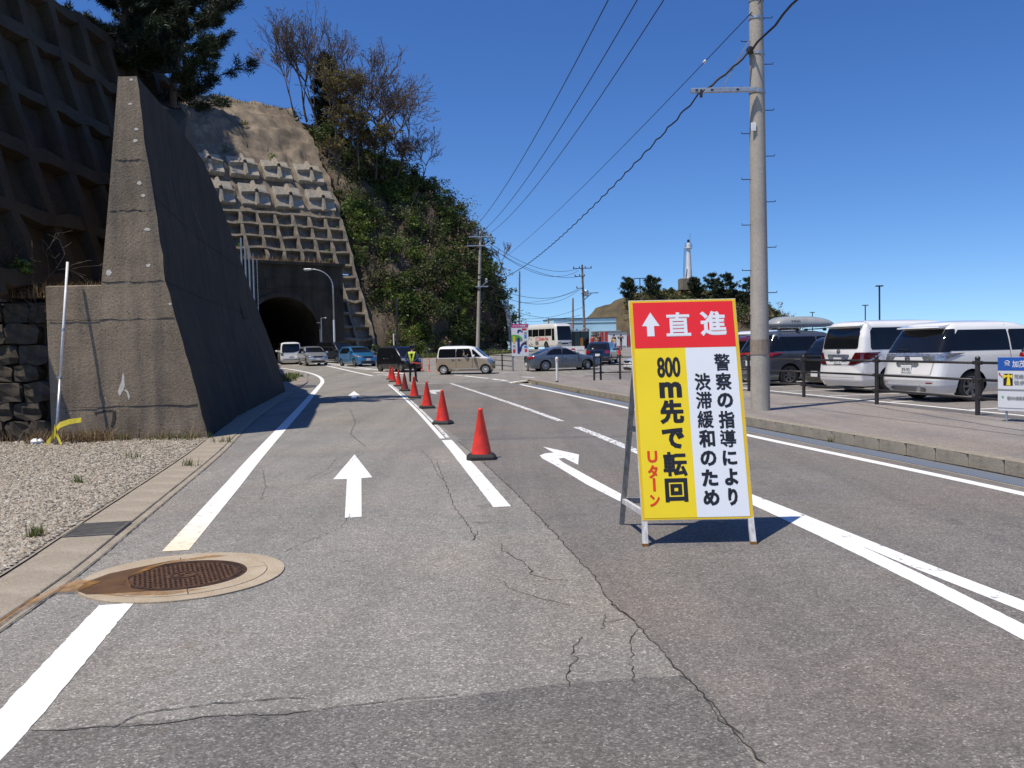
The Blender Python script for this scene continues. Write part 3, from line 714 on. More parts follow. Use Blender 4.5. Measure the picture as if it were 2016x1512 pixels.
# ============================================================ left retaining wall with its sloping end
FW = [16.05, 18, 21.7, 25, 28, 30, 33, 35.2, 36.0]
def wfoot(y): return float(np.interp(y, [10, 16.05, 21.7, 35.2, 40], [-4.4, -5.53, -6.73, -9.07, -9.9]))
def wtop(y): return float(np.interp(y, [16.05, 17.5, 20.6, 24.6, 27.3, 29.6, 31.3, 32.9, 34.4, 35.6, 35.9], [6.53, 6.64, 6.9, 6.82, 5.93, 4.87, 4.0, 3.36, 2.65, 1.26, .2]))
BZ, BO = [0, 1.38, 2.88, 4.45, 5.45, 7], [0, .32, .68, .85, .97, 1.10]
def wsec(y):
    x0, zt = wfoot(y), wtop(y)
    def bx(z): return x0 - float(np.interp(z, BZ, BO)) + (vnoise(y * .7, z * 3.1, 5.5) * .022 + vnoise(y * 2.1, z * 9, 1.5) * .014)
    def lx(z): return x0 - float(np.interp(z, [0, 2.88, 4.3, 6.6, 7], [2.0, 1.84, 1.66, 1.39, 1.36]))
    zm = min(2.88, zt * .6)
    zs = list(np.linspace(0, zm, 14)) + list(np.linspace(zm, zt, 17)[1:])
    right = [(bx(z), y, z - (.05 if z == 0 else 0)) for z in zs]
    left = [(lx(z), y, z) for z in (zt, zm + (zt - zm) * .4, zm)]
    return right, left
wall = thing('retaining_wall', 'tall sloping concrete retaining wall beside the road before the tunnel', 'retaining wall', (0, 0, 0))
mb = MB(); rows = []
ys_w = list(np.linspace(16.05, 34, 20)) + [34.6, 35.2, 35.6, 35.9]
for y in ys_w:
    r_, l_ = wsec(y); rows.append(r_ + l_ + [(wfoot(y) - 2.05, y, -.05)])
mb.grid(rows)
for y, sgn in ((16.05, 1), (35.9, -1)):
    r_, l_ = wsec(y); p = r_ + l_ + [(wfoot(y) - 2.05, y, -.05)]
    # front face as a strip of quads so the face shades evenly
    zsR = [(q[0], q[2]) for q in r_]; zl = [(wfoot(y) - 2.05, -.05)] + [(q_[0], q_[2]) for q_ in l_[::-1]]
    rws = []
    for (xr_, z_) in zsR:
        xl_ = float(np.interp(z_, [a[1] for a in zl], [a[0] for a in zl])); rws.append([(xl_, y, z_), ((xl_ + xr_) / 2, y, z_), (xr_, y, z_)])
    mb.grid(rws)
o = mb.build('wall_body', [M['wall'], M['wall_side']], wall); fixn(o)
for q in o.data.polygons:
    if q.normal.x > .5: q.material_index = 1  # faces turned towards the road get the copy darkened for shade
# the wider lower block left of the end face, and a ledge
lb = MB(); xl, xr = -8.40, wfoot(16.05) - 1.80
lb.box(((xl + xr) / 2, 16.66, 1.40), (xr - xl, 1.2, 2.86), bev=.02)
lb.build('lower_block', M['wall'], wall)
jt = MB()
for z, xa, xb in ((2.875, -7.36, -6.24), (2.2, -8.35, -6.08), (.62, -8.3, -5.72), (4.15, -7.2, -6.4), (5.05, -7.05, -6.5)):
    MB().tube([(xa + (xb - xa) * i / 14, 16.045, z + rnd.uniform(-.016, .016)) for i in range(15)], [rnd.uniform(.001, .009) for i in range(15)], 5).build('construction_joint', M['crack'], wall)
def blob(cx, cz, rx, rz_, y, mat, name, seed):
    R = random.Random(seed); n = 14
    pts = [(cx + math.cos(a) * rx * R.uniform(.7, 1.2), y, cz + math.sin(a) * rz_ * R.uniform(.7, 1.2)) for a in np.linspace(0, 6.283, n, endpoint=False)]
    m = MB(); m.add(pts + [(p[0], y + .01, p[2]) for p in pts], [tuple(range(n))] + [(i, (i + 1) % n, n + (i + 1) % n, n + i) for i in range(n)])
    return fixn(m.build(name, mat, wall))
M['lime'] = pm('lime_deposit', (.62, .58, .5), (.48, .44, .37), 20, .9)
for i, (px, py, rx, rz_) in enumerate([(212, 536, .05, .055), (290, 522, .045, .032), (288, 451, .055, .03), (280, 384, .04, .03), (272, 359, .045, .035), (264, 276, .045, .03), (266, 253, .04, .022), (254, 203, .04, .022), (256, 155, .04, .022), (333, 598, .03, .02)]):
    x, y, z = at(px, py, 16.0); blob(x, z, rx, rz_, 16.046, M['lime'], 'lime_spot', i)
def flat_on_wall(px, name, mat, y=16.046):
    P = [(lambda q: (q[0], y, q[2]))(at(a_, b_, 16.05)) for a_, b_ in px]; n = len(P); m = MB(); m.add(P + [(p[0], 16.055, p[2]) for p in P], [tuple(range(n))] + [(i, (i + 1) % n, n + (i + 1) % n, n + i) for i in range(n)]); return fixn(m.build(name, mat, wall))
flat_on_wall([(242, 733), (245, 742), (245, 752), (246, 760), (243, 768), (236, 780), (232, 772), (235, 762), (239, 752)], 'lime_streak', M['lime'])
flat_on_wall([(246, 766), (252, 770), (256, 780), (254, 788), (252, 782), (250, 773), (245, 769)], 'lime_streak', M['lime'])
flat_on_wall([(222, 812), (228, 808), (229, 822), (226, 835), (222, 842), (217, 840), (221, 828)], 'spalled_hole', M['crack'])
flat_on_wall([(185, 812), (200, 809), (222, 806), (224, 810), (205, 812), (188, 815)], 'spalled_edge', M['crack'])
def wside(y, z, off=.028): return (wfoot(y) - float(np.interp(z, BZ, BO)) + off, y, z)
def on_side(pts, wd, name, mat):
    rows = []
    for (y, z), (y2, z2) in zip(pts, pts[1:] + [pts[-1]]):
        d = math.hypot(y2 - y, z2 - z) or 1; ny, nz = -(z2 - z) / d * wd / 2, (y2 - y) / d * wd / 2
        if d == 1 and (y, z) == (y2, z2): ny, nz = rows_n
        rows_n = (ny, nz); rows.append([wside(y - ny, z - nz), wside(y + ny, z + nz)])
    return fixn(MB().grid(rows).build(name, mat, wall))
M['scratch'] = pm('pale_scratch', (.2, .19, .18), (.1, .095, .09), 12, .9)
for pts in ([(29.2, 3.5), (30.2, 2.6), (31.4, 1.4), (32.6, .4)], [(27.6, 2.75), (28.6, 2.7), (29.6, 2.45), (30.4, 2.1)], [(21.2, 5.2), (22.4, 4.6), (23.2, 3.9)], [(18.6, 5.9), (18.9, 5.3), (19.0, 4.7)]):
    q_ = resample(pts, .25); on_side([(a_ + rnd.uniform(-.03, .03), b_ + rnd.uniform(-.02, .02)) for a_, b_ in q_], .022, 'scratch', M['scratch'])
for z_ in (1.4, 2.88, 4.4):
    q_ = [(y_, z_ + rnd.uniform(-.01, .01)) for y_ in np.arange(16.1, 34, .5) if wtop(y_) > z_ + .2]; on_side(q_, .018, 'formwork_joint', M['crack'])
# slatted metal screen behind the far end of the wall
scr = thing('slatted_screen', 'pale blue-grey slatted metal screen panels standing at the far end of the retaining wall', 'screen', (0, 0, 0))
MS = pm('pale_blue_metal', (.36, .43, .52), (.28, .34, .42), 5, .4, .3)
for k, (px, py0, py1) in enumerate([(474, 468, 560), (482, 484, 575), (490, 497, 590), (498, 510, 600)]):
    x, y, z1 = at(px, py0, 37.5 + k * .9); z0 = 1.6
    p = MB().box((x, y, (z0 + z1) / 2), (.05, .08, z1 - z0)).build('post', MS, scr)
    pn = MB()
    for j in range(int((z1 - z0) / .16)):
        MB().box((x + .09, y + .3, z1 - .08 - j * .16), (.02, .55, .12), rz=.25).build('slat', MS, scr)
# ============================================================ rough stone wall to the left
sw = thing('stone_wall', 'dark rough stone block wall beside the concrete buttress', 'stone wall', (0, 0, 0))
MB().box((-9.9, 17.0, 1.28), (2.95, 1.0, 2.56)).build('backing', M['rock'], sw)
smesh = []
for k in range(6):
    R = random.Random(k + 40); bm = bmesh.new(); bmesh.ops.create_cube(bm, size=1); bmesh.ops.subdivide_edges(bm, edges=bm.edges[:], cuts=2, use_grid_fill=True)
    for v in bm.verts:
        v.co *= 1 - .10 * (abs(v.co.x) + abs(v.co.z) > .9); v.co += Vector((R.uniform(-.05, .05), R.uniform(-.09, .09), R.uniform(-.06, .06)))
    me = bpy.data.meshes.new('stone'); bm.to_mesh(me); bm.free(); me.materials.append(M['stone']); smesh.append(me)
z = 0.0; row = 0
while z < 2.5:
    h = rnd.uniform(.30, .40); x = -8.46 - (row % 2) * .2
    while x > -11.3:
        wd = rnd.uniform(.38, .62)
        o = link('stone', rnd.choice(smesh), sw, (x - wd / 2, 16.46 + rnd.uniform(-.05, .06), z + h / 2)); o.scale = (wd * .96, .42, h * .95)
        o.rotation_euler = (rnd.uniform(-.05, .05), rnd.uniform(-.04, .04), rnd.uniform(-.06, .06)); x -= wd
    z += h; row += 1
# ============================================================ framed slopes
class Slope:
    def __init__(s, O, a, b, prof):
        s.O = np.array(O, float); s.a = np.array([*a, 0.0]); s.b = np.array([*b, 0.0])
        h = np.array([p[0] for p in prof]); z = np.array([p[1] for p in prof])
        s.u = np.concatenate([[0], np.cumsum(np.hypot(np.diff(h), np.diff(z)))]); s.h = h; s.z = z
    def uz(s, z): return float(np.interp(z, s.z, s.u))
    def P(s, x, u, off=0.0):
        h, z = np.interp(u, s.u, s.h), np.interp(u, s.u, s.z)
        h2, z2 = np.interp(u + .3, s.u, s.h), np.interp(u + .3, s.u, s.z); h1, z1 = np.interp(u - .3, s.u, s.h), np.interp(u - .3, s.u, s.z)
        tu = s.b * (h2 - h1) + np.array([0, 0, z2 - z1]); tu /= np.linalg.norm(tu) + 1e-9
        n = np.cross(tu, s.a); n /= np.linalg.norm(n)
        if n[2] < 0: n = -n
        return s.O * np.array([1, 1, 0]) + s.a * x + s.b * h + np.array([0, 0, z]) + n * off, tu, n
    def infill(s, x0, x1, u0, u1, amp, step, seed, ribx=0, ribu=0):
        rows = []
        for u in np.arange(u0, u1 + step * .5, step):
            r = []
            for x in np.arange(x0, x1 + step * .5, step):
                nz = vnoise(x + seed, u, seed, .8) * .6 + vnoise(x, u, seed + 5, 2.1) * .4
                r.append(s.P(x, u, amp * nz)[0])
            rows.append(r)
        return rows
    def beam(s, pts, wd, dep, horiz, seed):
        R = random.Random(seed); rows = []
        for x, u in pts:
            p, tu, n = s.P(x, u); side = tu if horiz else s.a
            j = R.uniform(-.07, .07); wv = wd * R.uniform(.82, 1.2) / 2; dv = dep * R.uniform(.85, 1.12)
            p = p + side * j
            rows.append([p - side * wv - n * .3, p - side * wv * .85 + n * dv, p + side * wv * .85 + n * dv, p + side * wv - n * .3])
        m = MB(); m.grid(rows, closed=True); m.add(rows[0], [(3, 2, 1, 0)]); m.add(rows[-1], [(0, 1, 2, 3)]); return m
# -- slope above the tunnel
Q = (-12.9, 83.9, 0.0); AX = (-.8, -.6); BX = (-.6, .8)
sp = Slope(Q, AX, BX, [(-.4, .2), (0, .9), (1.5, 4.14), (3.6, 8.17), (5.05, 11.28), (7.05, 15.03), (8.1, 16.96), (9.7, 19.52), (12, 22.0), (13.75, 24.5), (15.6, 26.2), (17.9, 27.9), (21, 29.3), (28, 30.2)])
slope_t = thing('tunnel_slope', 'tan concrete-covered cut slope with a framed grid above the tunnel', 'slope', (0, 0, 0))
uA = sp.uz(14.9); uE = sp.uz(29.5)
uP = sp.uz(9.2)
fixn(MB().grid(sp.infill(-.1, 3.5, sp.u[1] - .3, uP, .30, .45, 3)).build('grid_infill', M['shotcrete'], slope_t, smooth=True))
fixn(MB().grid(sp.infill(-.1, 27, uP, uA, .30, .45, 3)).build('grid_infill', M['shotcrete'], slope_t, smooth=True))
fixn(MB().grid(sp.infill(-.5, 30, uA, uE, 1.0, .5, 9)).build('shotcrete_face', M['shotcrete'], slope_t, smooth=True))
k = 0; CW, RH = 1.72, 1.36
xs_c = [i * CW for i in range(11)]
for x in xs_c:
    us = np.arange((sp.u[1] - .2) if x < 3.3 else uP, uA + .05, .7); fixn(sp.beam([(x, u) for u in us], .30, .58, False, k).build('frame_beam', M['beam'], slope_t)); k += 1
u = sp.u[1] + .5
while u < uA + .2:
    fixn(sp.beam([(x, u - .05 * math.sin(x * 1.2)) for x in np.arange(0, 17.6 if u > uP else 3.6, .86)], .26, .56, True, k).build('frame_beam', M['beam'], slope_t)); u += RH; k += 1
# shotcrete flank on the right edge
# anchor blocks
def frustum_rib(mb, p0, p1, w0, w1, h0, h1):
    d = Vector((p1[0] - p0[0], p1[1] - p0[1], 0)); d.normalize(); n = Vector((-d.y, d.x, 0))
    P = []
    for p, w_, h_ in ((p0, w0, h0), (p1, w1, h1)):
        c = Vector((p[0], p[1], .30)); P += [c - n * w_, c - n * w_ * .55 + Vector((0, 0, h_)), c + n * w_ * .55 + Vector((0, 0, h_)), c + n * w_]
    mb.add(P, [(0, 1, 5, 4), (1, 2, 6, 5), (2, 3, 7, 6), (3, 2, 1, 0), (4, 5, 6, 7)]); return mb
padm = MB().box((0, 0, .02), (2.8, 2.45, .58), bev=.06).mesh('pad', M['block'])
ribm = frustum_rib(MB(), (.15, 0), (1.36, 0), .22, .17, .58, .34).mesh('rib', M['block'])
capm = MB().lathe([(.2, .3), (.2, .9), (.11, .92), (.1, 1.06), (0.001, 1.08)], n=10).mesh('anchor_cap', M['wall_dark'])
cols = ['rightmost', 'third from left', 'second from left', 'leftmost']
for r_i, zz in enumerate((16.6, 19.5)):
    for c_i in range(4):
        s_ = 1.55 + 3.4 * c_i + (.35 if r_i else 0); p, tu, n = sp.P(s_, sp.uz(zz), .15)
        t = thing('anchor_block', 'pale concrete cross anchor block, %s in the %s row above the tunnel' % (cols[c_i], 'upper' if r_i else 'lower'), 'anchor block', (0, 0, 0), 0, 'anchor blocks on the slope')
        X = -sp.a; t.matrix_world = Matrix([[X[0], tu[0], n[0], p[0]], [X[1], tu[1], n[1], p[1]], [X[2], tu[2], n[2], p[2]], [0, 0, 0, 1]])
        link('pad', padm, t)
        for q in range(4):
            o = link('rib', ribm, t); o.rotation_euler = (0, 0, q * math.pi / 2)
        link('anchor_cap', capm, t)
# -- tunnel portal
O2 = np.array([-15.4, 82.0, 0]); A2 = np.array([-.8, -.6, 0]); N2 = np.array([.6, -.8, 0]); zb = .75
por = thing('tunnel_portal', 'dark stained concrete tunnel portal with a round arch under the slope', 'tunnel', (0, 0, 0))
def pp(s, z, d=0.0): return tuple(O2 + A2 * s - N2 * d + np.array([0, 0, z]))
cs, rw, zsprg, ztop, S1 = 5.95, 3.5, 3.1, 9.45, 15.0
ang = np.linspace(0, math.pi, 25)
inner = [(cs - rw, zb)] + [(cs - rw * math.cos(a), zsprg + rw * math.sin(a)) for a in ang] + [(cs + rw, zb)]
def outer(s, z):
    if s <= cs - rw + 1e-6 and z < zsprg + .01: return (0, z)
    if s >= cs + rw - 1e-6 and z < zsprg + .01: return (S1, z)
    dx, dz = s - cs, z - zsprg; t = 1e9
    if dx > 0: t = min(t, (S1 - cs) / dx)
    if dx < 0: t = min(t, -cs / dx)
    if dz > 0: t = min(t, (7.35 - zsprg) / dz)
    return (cs + dx * t, zsprg + dz * t)
f = MB(); rows = [[pp(s, z) for s, z in inner], [pp(*outer(s, z)) for s, z in inner]]
f.grid(rows)
f.add([pp(0, 7.35), pp(S1, 7.35), pp(S1, ztop), pp(0, ztop)], [(0, 1, 2, 3)])
f.add([pp(0, 7.35), pp(0, 6.0)] + [pp(*outer(s, z)) for s, z in inner if outer(s, z)[0] < .01 and z > 5.9], [(0, 1)]) if False else None
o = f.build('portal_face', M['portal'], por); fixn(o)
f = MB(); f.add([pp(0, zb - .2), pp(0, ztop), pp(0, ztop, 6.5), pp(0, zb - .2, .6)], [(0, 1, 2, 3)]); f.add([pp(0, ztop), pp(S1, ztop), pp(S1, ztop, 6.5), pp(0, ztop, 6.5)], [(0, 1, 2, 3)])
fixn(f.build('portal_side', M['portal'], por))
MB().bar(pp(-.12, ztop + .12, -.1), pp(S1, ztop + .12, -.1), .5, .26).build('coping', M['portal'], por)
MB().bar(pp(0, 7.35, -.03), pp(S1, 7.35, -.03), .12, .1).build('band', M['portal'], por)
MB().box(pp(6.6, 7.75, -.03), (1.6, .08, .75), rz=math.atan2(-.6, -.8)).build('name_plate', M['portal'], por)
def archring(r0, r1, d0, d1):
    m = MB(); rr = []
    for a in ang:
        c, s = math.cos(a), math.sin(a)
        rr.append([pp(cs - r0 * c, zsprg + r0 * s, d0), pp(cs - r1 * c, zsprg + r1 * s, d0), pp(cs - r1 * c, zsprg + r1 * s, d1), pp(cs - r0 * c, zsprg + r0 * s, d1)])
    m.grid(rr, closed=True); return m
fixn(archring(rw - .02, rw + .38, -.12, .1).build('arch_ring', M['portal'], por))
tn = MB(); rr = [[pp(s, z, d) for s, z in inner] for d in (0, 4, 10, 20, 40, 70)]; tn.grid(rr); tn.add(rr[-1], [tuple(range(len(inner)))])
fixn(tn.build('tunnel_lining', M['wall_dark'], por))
# grass fringe on top of the portal
pts = [pp(nrs.uniform(0, 12), ztop + .1, nrs.uniform(.3, 4)) for _ in range(1500)]
V, Fc = blades(pts, .2, .9, .03); tag(link('portal_grass', npmesh('portal_grass', V, Fc, M['dry'])), 'dry yellow grass growing along the top of the tunnel portal', 'grass', kind='stuff')
pts = [sp.P(nrs.uniform(-1, 24), sp.uz(28.4) + nrs.uniform(-.6, .8))[0] for _ in range(900)]
V, Fc = blades(pts, .1, .55, .025, 1.0); tag(link('ridge_grass', npmesh('ridge_grass', V, Fc, M['grass'])), 'thin grass along the crest of the cut slope', 'grass', kind='stuff')
_cs = ([sp.P(x, sp.uz(zz), .2)[0] for x, zz in ((5, 21.3), (9.6, 21.6), (2.2, 10.4), (13.2, 14.3), (6.6, 25), (13.6, 20.9))] + [sp.P(CW * (i_ + .5) + nrs.uniform(-.4, .4), sp.uz(z_) + nrs.uniform(-.3, .3), .15)[0] for i_ in range(8) for z_ in (9.9, 11.2, 12.4, 13.6) if nrs.random() < .45])
V, Fc = leaf_cloud(_cs, ([.5, .6, .3, .5, .45, .4] + [nrs.uniform(.18, .42) for _ in range(60)])[:len(_cs)], 60, .13)
tag(link('slope_weeds', npmesh('slope_weeds', V, Fc, GREEN1)), 'small green weed tufts growing on the concrete slope', 'weeds', kind='stuff')
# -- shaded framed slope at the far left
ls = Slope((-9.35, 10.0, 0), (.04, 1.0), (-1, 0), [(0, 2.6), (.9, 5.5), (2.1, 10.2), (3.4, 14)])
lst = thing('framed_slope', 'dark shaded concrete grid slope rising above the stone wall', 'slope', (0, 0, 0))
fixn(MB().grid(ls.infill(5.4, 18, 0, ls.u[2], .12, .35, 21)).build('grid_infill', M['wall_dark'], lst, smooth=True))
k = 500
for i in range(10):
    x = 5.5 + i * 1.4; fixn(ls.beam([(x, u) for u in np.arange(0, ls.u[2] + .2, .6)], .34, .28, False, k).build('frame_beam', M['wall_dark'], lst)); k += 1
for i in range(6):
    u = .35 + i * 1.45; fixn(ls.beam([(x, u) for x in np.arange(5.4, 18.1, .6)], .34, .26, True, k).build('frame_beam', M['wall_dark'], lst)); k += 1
# ledge behind the stone wall and the bank behind the retaining wall
MB().add([(-13, 16.9, 2.62), (-7.4, 16.9, 2.62), (-8.7, 24, 2.62), (-13, 24, 2.62)], [(0, 1, 2, 3)]).build('ledge', M['earth'])['kind'] = 'structure'
rows = []
for y in np.arange(22.5, 78, 1.6):
    yy = min(y, 36); xt = wfoot(yy) - 1.25 - .25 * max(0, y - 36); zt = max(.3, wtop(min(y, 36)) - .15)
    xe = min(-.362 * y, xt - .5); ze = float(np.interp(y, [22.5, 24.5, 27.5, 30, 40, 60, 78], [6.2, 7.9, 9.2, 9.4, 10.4, 14, 18]))
    r = [(xt - .15, y, max(-.5, zt - 2.5)), (xt - .05, y, zt)]
    for t in (.33, .66, 1.0): r.append((xt + (xe - xt) * t + vnoise(y, t * 3, 2, .6) * .3, y, zt + (ze - zt) * t))
    for dx, dz in ((-.9, .25), (-2, .6), (-5, 1.5), (-12, 5), (-30, 16), (-60, 30)): r.append((xe + dx, y, ze + dz + vnoise(y, dx, 4, .3) * .6))
    rows.append(r)
m = MB(); m.grid(rows); m.add(rows[0] + [(-70, 22.5, -1), (rows[0][0][0], 22.5, -1)], [tuple(range(len(rows[0]) + 2))])
o = fixn(m.build('hill', M['rock'])); tag(o, kind='structure')
rows = [[(-11.35, y, 10.1), (-14, y, 11.2), (-22, y, 16), (-60, y, 34)] for y in (15.4, 18, 20, 22.4)]
o = fixn(MB().grid(rows).build('hill', M['rock'])); tag(o, kind='structure')
# ============================================================ green hill on the right of the tunnel
def hillB(t): return np.array([np.interp(t, [0, .25, .5, .75, 1], [-12.6, -8.8, -5.4, -2.7, -.5]), np.interp(t, [0, .25, .5, .75, 1], [83.7, 86.2, 91.5, 97.5, 101.5]), 1.0])
def hillR(t):
    return np.array([np.interp(t, [0, .12, .3, .45, .6, .75, .88, 1], [-24.2, -21, -15.6, -12.4, -9.4, -6.6, -4.2, -1.5]),
                     np.interp(t, [0, .3, .6, 1], [100, 101, 101, 102]),
                     np.interp(t, [0, .12, .3, .45, .6, .75, .88, 1], [28.0, 27.0, 24.2, 22.4, 20.6, 17.6, 14.2, 7.6])])
def hillP(t, v):
    b, r = hillB(t), hillR(t)
    c = b * (1 - v) + r * v
    bulge = math.sin(v * math.pi) * np.interp(t, [0, .15, .4, .7, 1], [.2, .8, 2.2, 3.2, .5])
    c = c + np.array([.35, -.75, .5]) * bulge
    n = vnoise(t * 13, v * 9, 3.3, 1.0) * 1.7 + vnoise(t * 36, v * 24, 8.1, 1.0) * .7
    return c + np.array([.3, -.85, .3]) * n * min(1, t * 7 + .1)
rows = [[tuple(hillP(t, v)) for t in np.linspace(0, 1, 61)] for v in np.linspace(-.04, 1, 49)]
top = rows[-1]; rows.append([(p[0] + 1, p[1] + 6, p[2] - 1.2) for p in top]); rows.append([(p[0] + 3, p[1] + 22, p[2] - 9) for p in top])
m = MB(); m.grid(rows); hill2 = fixn(m.build('hill', M['rock'], smooth=True)); tag(hill2, kind='structure')
def scatter(n, f, rmin, rmax):
    P = []; R_ = []
    while len(P) < n:
        t, v = nrs.random(), nrs.random()
        if nrs.random() > f(t, v): continue
        q = hillP(t, v); big = nrs.uniform(.35, 1.7); out = np.array([.15, -.55, .35]) * big
        for _ in range(int(nrs.integers(4, 9))):        # a shrub is a clump of leaf clusters round one root
            d_ = nrs.normal(size=3) * np.array([.62, .4, .5]) * big; P.append(q + out * .55 + d_); R_.append(nrs.uniform(rmin, rmax) * (.45 + .32 * big))
    return P, R_
def zone(t, v): return vnoise(t * 5.5, v * 4.5, 1.7, 1.0) * .5 + .5
def fdark(t, v): return (.9 if t > .12 else .35) * (1 if v > .15 else .5) * (1.0 if t < .62 or v > .35 else .55)
def fgreen(t, v): return max(0, (zone(t, v) - .42)) * 3.2 * (1.0 if t < .7 else (.5 if v > .4 else .12)) * (1 if t > .05 else .3)
def fvine(t, v): return (.9 if (v < .4 or t > .6) else .3) * (1 if t > .06 else .5)
for name, mat, n, f, r0, r1, per, sz, lab in [('evergreen_cover', GREEN2, 1150, fdark, .35, 1.6, 75, .15, 'dark evergreen shrubs massed over the hill beside the tunnel'),
        ('leafy_cover', GREEN1, 720, fgreen, .3, 1.35, 90, .12, 'bright spring-green leafy shrubs on the hill beside the tunnel'),
        ('vine_cover', VINE, 800, fvine, .3, 1.3, 50, .115, 'dry brown vines and scrub hanging over the hill')]:
    P, R_ = scatter(n, f, r0, r1); V, Fc = leaf_cloud(P, R_, per, sz)
    tag(link(name, npmesh(name, V, Fc, mat)), lab, 'shrubs', kind='stuff')
Lv = Limbs(3)
for i in range(520):
    t = nrs.uniform(.12, 1.0); v = nrs.uniform(.18, .75); p = hillP(t, v) + np.array([.1, -.35, .1]); ln = nrs.uniform(1.2, 4.5); k_ = 5
    pts_ = [p + np.array([nrs.normal() * .12 * j, -.10 * j * (1 if j < 3 else .6), -ln * j / k_]) for j in range(k_ + 1)]
    Lv.tube(pts_, np.linspace(.035, .012, k_ + 1))
tag(link('hanging_vines', Lv.mesh('hanging_vines', pm('vine_stem', (.2, .15, .1), (.1, .075, .05), 6, .9))), 'dry vine strands hanging down the hill face', 'vines', kind='stuff')
# thin woody stems through the scrub
L = Limbs(3)
for i in range(620):
    t, v = nrs.random(), nrs.random() ** .8; p = hillP(t, v) + np.array([0, -.2, .1]); d = np.array([nrs.uniform(-.7, .7), -.6, nrs.uniform(-.5, 1.2)]); q = p + d * nrs.uniform(.6, 1.9)
    L.tube([p, (p + q) / 2 + nrs.normal(size=3) * .15, q], [.035, .026, .014])
tag(link('woody_stems', L.mesh('woody_stems', M['twig'])), 'thin bare woody stems poking out of the hillside scrub', 'stems', kind='stuff')
def onhill(px, py, Y): return at(px, py, Y)
bare_tree(at(628, 268, 97), 12.0, 'tall bare tree with black forked branches at the left crest of the hill', 3, (-.12, 0), 4, .2, .5, BUD, 3, .10)
bare_tree(at(604, 240, 98), 10.2, 'slim bare tree leaning left at the crest of the cut slope', 14, (-.16, 0), 3, .15, .42, None)
bare_tree(at(712, 318, 96), 10.5, 'bare reddish tree standing between the dark conifer and the wide tree', 8, (.02, 0), 4, .18, .5, BUD, 4, .11)
bare_tree(at(752, 352, 96), 11.0, 'wide spreading bare tree with fine twigs on the hilltop', 21, (.2, 0), 4, .22, .85, BUD, 3, .09, up=.02)
bare_tree(at(830, 372, 98), 5.6, 'small bare tree alone on the right shoulder of the hill', 30, (.15, 0), 4, .13, .75, BUD, 3, .08, up=.05, minr=.02)
bare_tree(at(660, 300, 93), 7.5, 'tree covered in olive-yellow buds near the hill crest', 41, (.05, 0), 4, .14, .7, OLIVE, 11, .12, up=.1, group='budding trees on the hill')
bare_tree(at(706, 335, 92), 6.0, 'olive-budded small tree below the wide bare tree', 44, (.1, 0), 4, .12, .75, OLIVE, 12, .12, up=.05, group='budding trees on the hill')
bare_tree(at(664, 365, 91), 4.6, 'thin tree with pale trunk on the slope edge beside the anchor blocks', 52, (.1, 0), 3, .10, .7, OLIVE, 12, .12, group='budding trees on the hill')
bare_tree(at(985, 535, 100), 3.2, 'small grey twiggy tree on the right end of the hill', 61, (.3, 0), 3, .07, .7, None, minr=.02)
bare_tree(at(580, 232, 97), 8.5, 'leftmost bare sapling cluster at the crest of the cut slope', 91, (-.1, 0), 4, .11, .6, BUD, 3, .09)
bare_tree(at(672, 292, 98), 11.5, 'bare tree with upright branches behind the dark conifer', 92, (.03, 0), 4, .17, .6, BUD, 4, .10)
bare_tree(at(780, 352, 97), 9.0, 'bare tree spreading to the right at the edge of the hilltop', 93, (.3, 0), 4, .18, .85, BUD, 3, .09, up=0.0)
bare_tree(at(735, 330, 99), 9.5, 'fine-twigged bare tree behind the wide spreading tree', 94, (.08, 0), 4, .17, .8, BUD, 4, .09, up=.05)
bare_tree(at(690, 300, 95), 7.0, 'olive-budded tree in the middle of the hilltop cluster', 95, (.0, 0), 4, .14, .8, OLIVE, 12, .13, up=.05, group='budding trees on the hill')
bare_tree(at(740, 352, 94), 5.5, 'low olive-budded tree under the wide bare tree', 96, (.12, 0), 4, .12, .85, OLIVE, 12, .13, up=.0, group='budding trees on the hill')
bare_tree(at(800, 372, 97), 4.8, 'small brown-twigged tree right of the hilltop cluster', 97, (.1, 0), 4, .11, .8, BUD, 5, .10, up=.02)
for i, (px, py, Y, r) in enumerate([(640, 275, 95, 1.6), (700, 325, 95, 1.7), (760, 350, 96, 1.5), (815, 375, 97, 1.4)]):
    shrub('shrub', at(px, py, Y), r, ['dark evergreen bush under the conifer on the crest', 'dark evergreen bush among the budding trees', 'dark evergreen bush under the wide bare tree', 'dark evergreen bush on the right shoulder of the hill'][i], GREEN2, 200 + i, 'bushes on the hill', 95, .15, 11)
pine_tree(at(640, 258, 99), 8.6, 'dark conifer rising among the bare trees on the hill crest', 5, 2.4, 1200, .2, .1, NEEDLE, per=22, nl=.42, nw=.05, group='conifers on the hill', tri=1.0)
